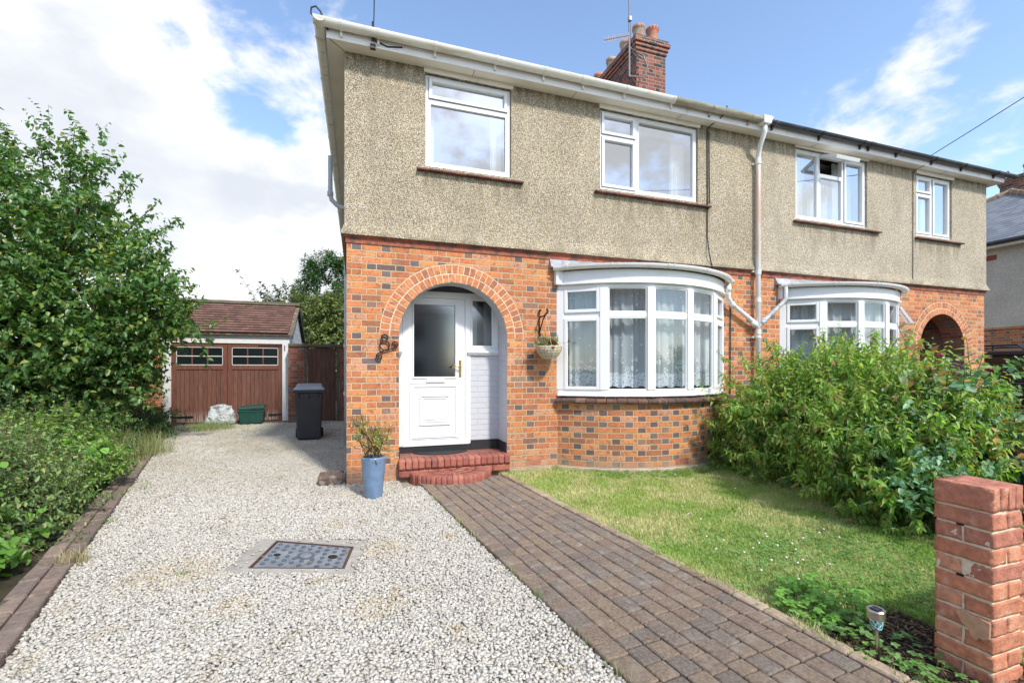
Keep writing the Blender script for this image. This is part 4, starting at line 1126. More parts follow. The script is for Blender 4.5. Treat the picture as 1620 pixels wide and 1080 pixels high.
# ---- bow windows
def bay(B, open_end=False, name='bow_window', plain=False):
    x0, x1, s = B; zs, zt = 1.035, 2.50
    P = bow(B, 5); fine_ = bow(B, 40)
    # curved brick base
    b = MB(); b.sweep(fine_, [(0, -.1), (0, .955)], closed=False)
    b.build('bow_wall', 'brick_bay', house)
    # sill: row of tiles
    b = MB(); pin = bow(B, 24, -.06); pout = bow(B, 24, .085)
    for i in range(24):
        a, c = pin[i], pin[i+1]; d, e = pout[i], pout[i+1]; sh = .006
        def L(p, q, t_): return (p[0]+(q[0]-p[0])*t_, p[1]+(q[1]-p[1])*t_)
        a2, c2 = L(a, c, .02), L(a, c, .98); d2, e2 = L(d, e, .02), L(d, e, .98); j = random.uniform(-.003, .003)
        b.hexa([(*a2, .945), (*d2, .925+j), (*e2, .925+j), (*c2, .945)], [(*a2, 1.0), (*d2, .958+j), (*e2, .958+j), (*c2, 1.0)])
    b.build('bow_sill', 'sill_brick2', house, bevel=.006, seg=2)
    # frame: faceted uPVC
    Pf = bow(B, 5, -.02)
    f = MB()
    f.sweep(Pf, [(-.035, zs-.03), (.055, zs-.03), (.055, zs-.008), (.02, zs), (.02, zs+.055), (-.035, zs+.055)])
    f.sweep(Pf, [(-.035, zt-.055), (.02, zt-.055), (.02, zt), (-.035, zt)])
    ztr = 2.085
    f.sweep(Pf, [(-.035, ztr-.035), (.014, ztr-.035), (.014, ztr+.035), (-.035, ztr+.035)])
    for k, p in enumerate(Pf):
        # mullion posts
        if k == 0: t_ = Vector(Pf[1])-Vector(Pf[0])
        elif k == 5: t_ = Vector(Pf[5])-Vector(Pf[4])
        else: t_ = Vector(Pf[k+1])-Vector(Pf[k-1])
        t_.normalize(); nrm = Vector((t_.y, -t_.x)); hw = .055
        c = Vector(p)+nrm*-.006
        if k == 0: c = c+t_*hw*.6
        if k == 5: c = c-t_*hw*.6
        f.obox((c.x, c.y, (zs+zt)/2), (t_.x*hw, t_.y*hw, 0), (nrm.x*.032, nrm.y*.032, 0), (0, 0, (zt-zs)/2-.056))
    win = f.build(name, 'upvc', house, bevel=.004)
    for k in range(5):
        a = Vector(Pf[k]); c = Vector(Pf[k+1]); t_ = (c-a); L_ = t_.length; t_.normalize(); nrm = Vector((t_.y, -t_.x))
        def BB(bb, u0, u1, z0, z1, o0, o1):
            m_ = a+t_*((u0+u1)/2)+nrm*((o0+o1)/2)
            bb.obox((m_.x, m_.y, (z0+z1)/2), (t_.x*(u1-u0)/2, t_.y*(u1-u0)/2, 0), (nrm.x*(o1-o0)/2, nrm.y*(o1-o0)/2, 0), (0, 0, (z1-z0)/2))
        e0 = .055+(.035 if k == 0 else 0); e1 = .055+(.035 if k == 4 else 0)
        for (z0, z1) in ((zs+.055, ztr-.035), (ztr+.035, zt-.055)):
            u0, u1 = e0, L_-e1
            sash = (k == 0) or (k == 4)
            wd = .045 if sash else .016; o1 = .034 if sash else .012
            top_open = sash and open_end and k == 4 and z0 > 2
            if top_open:
                b = MB(); hh = z1-z0; 
                # vent swung out at the foot
                for (ua, ub, h0, h1) in ((u0, u0+wd, 0, hh), (u1-wd, u1, 0, hh), (u0+wd, u1-wd, 0, wd), (u0+wd, u1-wd, hh-wd, hh)):
                    lo = []
                    for uu, hv, oo in ((ua, h0, 0), (ub, h0, 0), (ub, h0, .04), (ua, h0, .04)):
                        pass
                    def PT(uu, hv, oo):
                        out = .03+oo+(hh-hv)*.5; q = a+t_*uu+nrm*out; return (q.x, q.y, z0+hv+(hh-hv)*.1)
                    b.hexa([PT(ua, h0, 0), PT(ub, h0, 0), PT(ub, h0, .04), PT(ua, h0, .04)], [PT(ua, h1, 0), PT(ub, h1, 0), PT(ub, h1, .04), PT(ua, h1, .04)])
                b.build('sash', 'upvc', win)
                b = MB(); b.hexa([PT(u0+wd, wd, .01), PT(u1-wd, wd, .01), PT(u1-wd, wd, .02), PT(u0+wd, wd, .02)], [PT(u0+wd, hh-wd, .01), PT(u1-wd, hh-wd, .01), PT(u1-wd, hh-wd, .02), PT(u0+wd, hh-wd, .02)]); b.build('pane', 'glass_bay', win)
                continue
            b = MB()
            BB(b, u0, u0+wd, z0, z1, -.02, o1); BB(b, u1-wd, u1, z0, z1, -.02, o1); BB(b, u0+wd, u1-wd, z0, z0+wd, -.02, o1); BB(b, u0+wd, u1-wd, z1-wd, z1, -.02, o1)
            b.build('sash' if sash else 'glazing_bead', 'upvc', win, bevel=.005)
            b = MB(); BB(b, u0+wd, u1-wd, z0+wd, z1-wd, -.012, -.004); b.build('pane', 'glass_bay', win)
    # fascia over the window, then gutter and lead roof
    b = MB(); b.sweep(fine_, [(-.04, 2.497), (.035, 2.497), (.035, 2.53), (.018, 2.535), (.018, 2.68), (-.04, 2.68)]); 
    b.build('bow_fascia', 'upvc', house, bevel=.003)
    g = MB(); pr = []
    for i in range(9):
        a_ = math.pi*i/8; pr.append((.085-.052*math.cos(a_), 2.735-.055*math.sin(a_)))
    for i in range(9):
        a_ = math.pi*(8-i)/8; pr.append((.085-.046*math.cos(a_), 2.735-.049*math.sin(a_)))
    gp = [(fine_[0][0]-.06, fine_[0][1]-.0)]+fine_[1:-1]+[(fine_[-1][0]+.03, fine_[-1][1]-.01)]
    g.sweep(gp, pr); gt = g.build('bow_gutter', 'upvc_gutter', house, smooth=False)
    b = MB(); 
    for i in (2, 9, 10, 18, 19, 26, 33, 34, 38):
        p = Vector(gp[i]); q = Vector(gp[i+1]); d = (q-p).normalized()*.016
        b.sweep([tuple(p), tuple(p+d)], [(.085-.060*math.cos(math.pi*k/8), 2.738-.062*math.sin(math.pi*k/8)) for k in range(9)]+[(.085-.047*math.cos(math.pi*(8-k)/8), 2.738-.048*math.sin(math.pi*(8-k)/8)) for k in range(9)])
    b.build_each('gutter_bracket', 'upvc_gutter', gt)
    # roof: shallow slope from the wall
    b = MB(); op = bow(B, 20, .06)
    for i in range(20):
        p, q = op[i], op[i+1]
        b.face([(p[0], p[1], 2.742), (q[0], q[1], 2.742), (q[0]+(x0+x1)/2*.0, 0.0, 2.86), (p[0], 0.0, 2.86)])
        b.face([(p[0], p[1], 2.70), (q[0], q[1], 2.70), (q[0], q[1], 2.742), (p[0], p[1], 2.742)])
    ps = op[0]; pass
    b.hexa([(x0-.12, -.09, 2.735), (x0+.5, -.30, 2.735), (x0+.5, 0, 2.735), (x0-.12, 0, 2.735)], [(x0-.12, -.07, 2.75), (x0+.5, -.30, 2.755), (x0+.5, 0, 2.87), (x0-.12, 0, 2.87)])
    b.build('bow_roof', 'lead', house)
    # corbel end piece at the left
    b = MB(); b.box(x0-.055, -.085, 2.50, x0+.05, -.001, 2.70); b.build('bow_corbel', 'upvc', house, bevel=.01, seg=2)
    # ceiling and floor inside the bow
    b = MB(); ip = bow(B, 20, -.07)
    for zz in (.98, 2.52):
        for i in range(20): b.face([(ip[i][0], ip[i][1], zz), (ip[i+1][0], ip[i+1][1], zz), (ip[i+1][0], .3, zz), (ip[i][0], .3, zz)])
    b.build('window_board', 'white_paint', win)
    # net curtains
    c0 = (x1-x0)/2; r_ = (c0*c0+s*s)/(2*s); cy = r_-s; h = math.asin(c0/r_)*.94
    def fn(s_):
        a_ = -h+2*h*s_; rr = r_-.20
        return ((x0+x1)/2+rr*math.sin(a_), cy-rr*math.cos(a_)), (math.sin(a_), -math.cos(a_))
    curtain('net_curtain', 0, 1, zs+.09, zt-.02, 0, 'net_curtain' if not plain else 'voile', win, 26, .028, fn=fn)
def voile():
    m, t, o = mat('voile')
    d = t.node('ShaderNodeBsdfDiffuse', {'Color': (.8, .8, .79, 1)}); tr = t.node('ShaderNodeBsdfTransparent'); mx = t.node('ShaderNodeMixShader'); t.set(mx, 0, .6)
    t.l.new(tr.outputs[0], mx.inputs[1]); t.l.new(d.outputs[0], mx.inputs[2]); t.l.new(mx.outputs[0], o.inputs['Surface'])
voile()
bay(BAY1); bay(BAY2, open_end=True, plain=True)

# air bricks
def air_brick(x, y, z, d=(1, 0), wd=.215, m='terracotta'):
    d = Vector((d[0], d[1])).normalized(); n = Vector((d.y, -d.x)); b = MB(); k = MB()
    c = Vector((x, y))
    def bx(bb, u0, u1, z0, z1, o0, o1):
        m_ = c+d*((u0+u1)/2)+n*((o0+o1)/2); bb.obox((m_.x, m_.y, (z0+z1)/2), (d.x*(u1-u0)/2, d.y*(u1-u0)/2, 0), (n.x*(o1-o0)/2, n.y*(o1-o0)/2, 0), (0, 0, (z1-z0)/2))
    bx(k, -wd/2+.01, wd/2-.01, z-.03, z+.03, -.03, -.003)
    for i in range(9): u = -wd/2+i*(wd-.012)/8; bx(b, u, u+.012, z-.034, z+.034, -.01, .004)
    for zz in (-.034, -.012, .010, .030): bx(b, -wd/2, wd/2, z+zz, z+zz+.006, -.01, .005)
    o = b.build('air_brick', m, house); k.build('air_hole', 'porch_dark', o)
air_brick(2.35, -.002, .135)
p = bow(BAY1, 40, .003); air_brick(p[22][0], p[22][1], .135, (p[23][0]-p[21][0], p[23][1]-p[21][1]))

# ---- eaves, gutters, roof
OV = .19
def eaves():
    b = MB()
    z = ZS
    outer = [(-OV, HD+OV), (-OV, -OV), (HW+OV, -OV), (HW+OV, HD+OV)]
    b.sweep(outer, [(-OV-.02, z), (0, z), (0, z+.018), (-OV-.02, z+.018)])
    b.build('soffit', 'soffit', house)
    b = MB(); b.sweep(outer, [(0, z-.012), (.018, z-.012), (.018, z+.15), (0, z+.15)]); b.build('fascia', 'fascia', house)
    b = MB()
    b.obox((-OV/2, -OV/2, z-.002), (OV/2*.98, OV/2*.98, 0), (.002, -.002, 0), (0, 0, .002))
    for x in (1.5, 2.9, 4.6, 7.3, 9.1, 10.6): b.box(x, -OV+.01, z-.003, x+.004, -.03, z+.001)
    b.build_each('soffit_joint', 'soffit_joint', house)
    b = MB()
    # weather strips above window heads
    for w_ in WINS: b.box(w_[0]-.02, -.05, w_[3]+.0, w_[1]+.02, -.0235, ZS-.002)
    b.build_each('head_strip', 'soffit', house)
eaves()
def gutter(x0, x1, m, r=.062, zc=5.205, brs=(), flip=False, axis='x', yy=None, nm='gutter'):
    pr = []
    for i in range(13):
        a_ = math.pi*i/12; pr.append((-r*math.cos(a_), -r*1.0*math.sin(a_)))
    for i in range(13):
        a_ = math.pi*(12-i)/12; pr.append((-(r-.005)*math.cos(a_), -(r-.005)*math.sin(a_)))
    b = MB()
    if axis == 'x':
        b.sweep([(x0, -OV-.018-r-.004), (x1, -OV-.018-r-.004)], [(o, zc+z) for o, z in pr])
    else:
        b.sweep([(-OV-.018-r-.004, x1), (-OV-.018-r-.004, x0)], [(o, zc+z) for o, z in pr])
    g = b.build(nm, m, house)
    b = MB(); rb = r+.007
    for x in brs:
        pp = [(-rb*math.cos(math.pi*k/10), zc-rb*math.sin(math.pi*k/10)) for k in range(11)]+[(-(r+.001)*math.cos(math.pi*(10-k)/10), zc-(r+.001)*math.sin(math.pi*(10-k)/10)) for k in range(11)]
        wd = .015 if abs(x-2.97) > .01 and abs(x-8.4) > .01 else .05
        if axis == 'x':
            b.sweep([(x-wd, -OV-.018-r-.004), (x+wd, -OV-.018-r-.004)], pp)
            b.box(x-.012, -OV-.05, zc-rb-.045, x+.012, -OV-.0185, zc-.02)
        else:
            b.sweep([(-OV-.018-r-.004, x+wd), (-OV-.018-r-.004, x-wd)], pp)
    if brs: b.build_each('gutter_bracket', m, g)
    return g
gutter(-OV-.15, 5.98, 'gutter_pvc', brs=(-.05, .35, 1.0, 1.75, 2.4, 2.97, 3.6, 4.37, 5.05, 5.78))
gutter(-OV-.15, HD+.2, 'gutter_pvc', axis='y', brs=(.0, .8, 1.6, 2.4, 3.3, 4.2, 5.2, 6.2))
gutter(6.14, 12.50, 'black_gutter', r=.055, zc=5.20, brs=(6.25, 7.25, 8.2, 8.40, 9.1, 10.05, 10.9, 11.9))
# hopper and down pipe between the houses
def downpipe():
    b = MB(); b.hexa([(5.99, -.33, 5.12), (6.13, -.33, 5.12), (6.13, -.21, 5.12), (5.99, -.21, 5.12)], [(5.96, -.35, 5.23), (6.16, -.35, 5.23), (6.16, -.205, 5.23), (5.96, -.205, 5.23)])
    h = b.build('rain_hopper', 'upvc_gutter', house, bevel=.006)
    b = MB(); X = 6.125
    b.tube([(6.06, -.27, 5.13), (6.06, -.27, 5.02), (6.085, -.16, 4.86), (X, -.09, 4.74), (X, -.085, 4.62), (X, -.085, .05)], .036, 12)
    d = b.build('down_pipe', 'downpipe_paint', house, smooth=True)
    b = MB()
    for z in (4.62, 2.86, 2.42, 1.92, .9): b.tube([(X, -.085, z), (X, -.085, z+.07)], .044, 12)
    for z in (4.60, 2.90, 1.86): b.box(X-.07, -.05, z, X+.05, -.0, z+.03); b.tube([(X, -.085, z), (X, -.085, z+.03)], .047, 12)
    b.build_each('pipe_collar', 'downpipe_paint', d, smooth=False)
    # branches from the two bow windows
    zy = 2.06
    b = MB(); b.tube([(5.50, -.12, 2.69), (5.50, -.12, 2.56), (5.50, -.12, 2.46), (5.60, -.10, 2.36), (6.07, -.085, zy+.03), (X, -.085, zy-.06)], .034, 12); b.tube([(5.50, -.12, 2.64), (5.50, -.12, 2.55)], .042, 12); b.tube([(5.57, -.105, 2.385), (5.63, -.10, 2.335)], .042, 12); b.tube([(5.99, -.088, 2.11), (6.08, -.085, 2.05)], .044, 12)
    b.build('branch_pipe', 'upvc_gutter', d, smooth=True)
    b = MB(); b.tube([(6.66, -.12, 2.72), (6.66, -.12, 2.50), (6.60, -.10, 2.42), (6.18, -.085, zy+.03), (X, -.085, zy-.05)], .033, 12); b.tube([(6.17, -.085, 2.09), (6.26, -.088, 2.15)], .042, 12)
    b.build('branch_pipe', 'lead_pipe', d, smooth=True)
downpipe()
# pipes on the left side wall
b = MB(); b.tube([(-.07, 3.0, 0), (-.07, 3.0, 5.1)], .036, 10); sp = b.build('side_down_pipe', 'pipe_grey', house, smooth=True)
b = MB()
for z in (.9, 1.75, 2.2, 3.05): b.tube([(-.07, 3.0, z), (-.07, 3.0, z+.07)], .045, 10)
b.box(-.17, 2.98, 2.42, -.05, 3.0, 2.44)
b.build_each('pipe_collar', 'pipe_grey', sp)
b = MB(); b.tube([(-.30, 2.35, 4.85), (-.30, 2.35, 4.22), (-.28, 2.35, 4.14), (-.20, 2.35, 4.06), (-.12, 2.35, 4.03), (.0, 2.35, 4.03)], .036, 10); b.tube([(-.30, 2.35, 4.27), (-.30, 2.35, 4.20)], .048, 10); b.box(-.33, 2.34, 4.3, -.27, 2.36, 4.86)
b.build('vent_pipe', 'pipe_grey', house, smooth=False)

def roof():
    o = OV+.02; z = 5.165; T = math.tan(R(35)); mid = HD/2; rz = z+(mid+o)*T
    a, b_, c, d = (-o, -o, z), (HW+o, -o, z), (HW+o, HD+o, z), (-o, HD+o, z)
    r0 = (mid, mid, rz); r1 = (HW-mid, mid, rz)
    b = MB(); b.face([a, b_, r1, r0]); b.face([b_, c, r1]); b.face([c, d, r0, r1]); b.face([d, a, r0]); b.face([a, b_, c, d])
    rf = b.build('roof', 'main_roof_tile', house)
    # eaves course of tiles
    t = MB(); n = int((HW+2*o)/.165)
    for i in range(n):
        x = -o+i*.165; t.hexa([(x+.002, -o-.03, z-.004), (x+.163, -o-.03, z-.004), (x+.163, -o+.2, z-.004+.2*T*.9), (x+.002, -o+.2, z-.004+.2*T*.9)], [(x+.002, -o-.03, z+.010), (x+.163, -o-.03, z+.010), (x+.163, -o+.2, z+.012+.2*T), (x+.002, -o+.2, z+.012+.2*T)])
    t.build('eaves_tile', 'roof_tile', rf)['kind'] = 'stuff'
    # hip tiles
    for end, dr, nm in ((a, Vector((1, 1, T)), 0), (b_, Vector((-1, 1, T)), 1)):
        h = MB(); dn = dr.normalized(); s = Vector((dr.y, -dr.x, 0)).normalized() if end is a else Vector((-dr.y, dr.x, 0)).normalized(); up = s.cross(dn); up = up if up.z > 0 else -up
        L = (Vector(r0)-Vector(a)).length; k = int(L/.30)
        for i in range(k):
            p0 = Vector(end)+dn*(i*.30); p1 = p0+dn*.33; lift = .012
            ring0 = []; ring1 = []
            for j in range(7):
                an = math.pi*j/6; rr = .10
                v = s*(rr*math.cos(an))+up*(rr*.78*math.sin(an)-.01)
                ring0.append(p0+v*1.06+up*lift); ring1.append(p1+v*.96)
            for j in range(6): h.face([ring0[j], ring0[j+1], ring1[j+1], ring1[j]])
            h.face(ring0)
        h.build('hip_tile', 'ridge_tile' , rf)
    h = MB()
    for i in range(int((r1[0]-r0[0])/.3)+1):
        x = r0[0]+i*.3
        for j in range(6):
            q = [(x, mid+.11*math.cos(math.pi*k/6), rz+.09*math.sin(math.pi*k/6)-.02) for k in (j, j+1)]
            h.face([q[0], q[1], (x+.3, q[1][1], q[1][2]), (x+.3, q[0][1], q[0][2])])
    h.build('ridge_tile', 'ridge_tile', rf)
    # hip irons curled at the corners
    b = MB()
    b.tube([(-o+.02, -o-.0, z-.02), (-o-.03, -o-.05, z+.07), (-o-.055, -o-.06, z+.13), (-o-.10, -o-.07, z+.165), (-o-.145, -o-.07, z+.14), (-o-.15, -o-.07, z+.08), (-o-.11, -o-.07, z+.035), (-o-.06, -o-.06, z+.05)], .010, 6)
    b.tube([(HW+o-.02, -o, z-.02), (HW+o+.05, -o-.03, z+.03), (HW+o+.09, -o-.03, z+.09), (HW+o+.05, -o-.03, z+.12), (HW+o-.01, -o-.03, z+.08), (HW+o-.07, -o-.03, z+.03)], .008, 6)
    b.build_each('hip_iron', 'black_metal', rf, smooth=True)
    # mortared first hip tile, lichen crusted
    b = MB(); b.hexa([(-o+.02, -o+.0, z-.01), (-o+.33, -o-.0, z-.01), (-o+.42, -o+.3, z+.1), (-o+.1, -o+.3, z+.1)], [(-o+.03, -o+.03, z+.055), (-o+.30, -o+.03, z+.045), (-o+.42, -o+.32, z+.24), (-o+.16, -o+.32, z+.25)]); b.build('mortar_bedding', 'old_tile', rf)
def main_roof_mat():
    m, t, o = mat('main_roof_tile')
    P = pos(t); sp = t.node('ShaderNodeSeparateXYZ', {0: P})
    v = t.node('ShaderNodeCombineXYZ', {0: t.m('ADD', sp.outputs[0], 0.0), 1: t.m('MULTIPLY', sp.outputs[2], 1.75)}).outputs[0]
    br = t.node('ShaderNodeTexBrick', {'Vector': v, 'Scale': 1.0, 'Mortar Size': .004, 'Brick Width': .165, 'Row Height': .1, 'Color1': (.22, .085, .055, 1), 'Color2': (.17, .075, .055, 1), 'Mortar': (.05, .03, .025, 1)})
    pbsdf(t, o, t.mix(t.mr(t.noise(P, 4, 5, .7), .5, .7), br.outputs['Color'], (.14, .12, .09)), .9, br.outputs['Fac'], -.6, .01)
main_roof_mat(); roof()

# ---- chimney
def chimney_stack(x0, x1, y0, y1, z0, zt, parent, m='brick_chimney', name='chimney'):
    b = MB(); b.box(x0, y0, z0, x1, y1, zt-.30)
    c = b.build(name, m, parent)
    b = MB()
    for (e, za, zb) in ((.025, zt-.298, zt-.226), (.05, zt-.223, zt-.151), (.078, zt-.148, zt-.076), (.05, zt-.073, zt-.0)):
        b.box(x0-e, y0-e, za, x1+e, y1+e, zb)
    b.build('chimney_cap', 'brick_chimney', c, bevel=.004)
    return c
def pot(x, y, z, parent, r=.115, h=.42, m='terracotta', crown=False):
    b = MB(); b.lathe((x, y, z), [(r*.95, 0), (r*.93, .02), (r*.88, h*.7), (r*.98, h*.76), (r*1.05, h*.80), (r*1.05, h*.98), (r*.92, h), (r*.85, h), (r*.8, h*.5)], 20)
    o = b.build('chimney_pot', m, parent, smooth=True)
    if crown:
        b = MB()
        for k in range(12):
            a = 2*math.pi*k/12; b.obox((x+r*1.04*math.cos(a), y+r*1.04*math.sin(a), z+h*.89), (.012*math.cos(a+1.57), .012*math.sin(a+1.57), 0), (.006*math.cos(a), .006*math.sin(a), 0), (0, 0, .016))
        b.build('pot_hole', 'porch_dark', o)
ch = chimney_stack(5.66, 6.38, 2.56, 4.95, 5.9, 8.36, house)
b = MB(); b.hexa([(5.66, 2.56, 8.36), (6.38, 2.56, 8.36), (6.38, 4.95, 8.36), (5.66, 4.95, 8.36)], [(5.72, 2.62, 8.42), (6.32, 2.62, 8.42), (6.32, 4.89, 8.42), (5.72, 4.89, 8.42)]); b.build('flaunching', 'lichen', ch)
for i, (x, y, m, cr) in enumerate(((5.84, 2.75, 'terracotta_old', 0), (6.17, 2.73, 'terracotta', 1), (5.84, 3.25, 'terracotta_old', 0), (5.84, 3.85, 'terracotta_old', 0), (5.84, 4.45, 'terracotta', 0), (6.2, 3.4, 'terracotta', 0), (6.2, 4.2, 'terracotta_old', 0))):
    pot(x, y, 8.38, ch, m=m, crown=cr, h=.33 if not cr else .35, r=.13)

# aerial strapped to the chimney
def aerial():
    X, Y = 5.36, 2.36
    t = thing('television_aerial', 'metal mast and pointed yagi aerial strapped to the corner of the chimney stack', 'aerial', (X, Y, 7.3))
    b = MB(); b.tube([(X, Y, 7.30), (X, Y, 10.6)], .020, 8); b.build('mast', 'aerial_metal', t)
    b = MB(); b.tube([(X, Y, 7.36), (5.60, 2.50, 7.30)], .016, 6); b.tube([(X, Y, 7.88), (5.60, 2.50, 7.86)], .016, 6)
    b.tube([(X, Y, 7.90), (5.72, 2.40, 7.84), (5.80, 2.38, 7.62), (5.72, 2.40, 7.40), (X, Y, 7.32)], .017, 6)
    b.build('bracket', 'aerial_metal', t)
    b = MB(); b.box(X-.035, Y-.05, 8.42, X+.035, Y+.02, 8.52); b.build('clamp', 'galvanised', t, bevel=.01)
    b = MB(); E = Vector((4.42, 1.75, 7.42)); A = Vector((X-.05, Y-.05, 8.10)); b.tube([A, E], .010, 6)
    d = (E-A); up = Vector((0, 0, 1)); s = d.cross(up).normalized()
    for k in range(13):
        p = A+d*(k/12); b.tube([p-Vector((0,0,.06)), p+Vector((0,0,.06))], .006, 4)
    b.build('yagi', 'aerial_metal', t)
    b = MB(); b.tube([(X+.02, Y, 8.4), (X+.03, Y, 8.1), (5.5, 2.3, 7.75), (5.56, 2.2, 7.6)], .008, 6); b.build('lead_cable', 'cable', t)
aerial()

# ---- cables on the house
def wire(name, pts, r, label, cat='cable', m='cable', n=5):
    b = MB(); b.tube(pts, r, n); o = b.build(name, m, None); return tag(o, label, cat)
def sag(a, c, s, n=16):
    a, c = Vector(a), Vector(c); return [a.lerp(c, i/n)-Vector((0, 0, s*4*(i/n)*(1-i/n))) for i in range(n+1)]
d = Vector((.9477, -.319, 0))
wire('overhead_cable', sag((9.9, -.24, 5.19), (9.2, -12.0, 9.2), .25), .007, 'thin overhead wire from the far black gutter to the sky at top right')
wire('overhead_cable', [(.29, -.22, 5.17), (.30, -.26, 5.35), (.18, -9.5, 9.0)], .006, 'thin dark wire rising from the gutter near the left corner of the house')
b = MB(); b.box(.26, -.23, 5.04, .32, -.19, 5.09); b.tube([(.29, -.24, 5.33), (.29, -.235, 5.12)], .014, 6); b.tube([(.29, -.23, 5.14), (.45, -.215, 5.10), (.62, -.215, 5.13)], .008, 6)
b.build('cable_clamp', 'cable', house)
wire('wall_cable', [(5.30, -.30, 5.26), (5.31, -.30, 5.20), (5.27, -.22, 5.12), (5.20, -.10, 5.06), (5.18, -.035, 5.03), (5.185, -.035, 4.0), (5.18, -.035, 3.4), (5.185, -.07, 3.12), (5.22, -.075, 2.98), (5.28, -.03, 2.90), (5.45, -.02, 2.83), (5.62, -.02, 2.80), (5.64, -.02, 2.4), (5.63, -.015, .1)], .009, 'black cable looping over the cream gutter and running down beside the near bow window')
wire('wall_cable', [(5.215, -.033, 5.0), (5.225, -.033, 3.9)], .007, 'short black cable doubling the one beside the second upstairs window')
wire('wall_cable', [(9.86, -.23, 5.06), (9.87, -.035, 5.03), (9.87, -.033, 3.0)], .006, 'thin dark cable down the pebbledash left of the farthest upstairs window')

# ================================================================== tiles helper
def tiles(name, m, parent, O, U, V, nu, nv, tw, th, inside=None, thick=.014, lap=1.6, jit=.0):
    """rows of overlapping tiles on the plane O + u U + v V (U, V unit vectors, v up the slope)"""
    O, U, V = Vector(O), Vector(U).normalized(), Vector(V).normalized(); N = U.cross(V); N = N if N.z > 0 else -N
    b = MB()
    for j in range(nv):
        for i in range(-1, nu+1):
            u0 = i*tw+(tw/2 if j % 2 else 0); u1 = u0+tw-.003
            if inside:
                if not (inside((u0+u1)/2, (j+.5)*th)): continue
            else:
                u0 = max(0, u0); u1 = min(nu*tw, u1)
                if u1-u0 < .02: continue
            e = random.uniform(-jit, jit)
            base = O+V*(j*th+e); top = V*(th*lap)
            lo0 = base+U*u0+N*(thick*1.6); lo1 = base+U*u1+N*(thick*1.6)
            hi1 = lo1+top-N*(thick*1.3); hi0 = lo0+top-N*(thick*1.3)
            b.hexa([lo0, lo1, hi1, hi0], [p+N*thick for p in (lo0, lo1, hi1, hi0)])
    return b.build(name, m, parent)

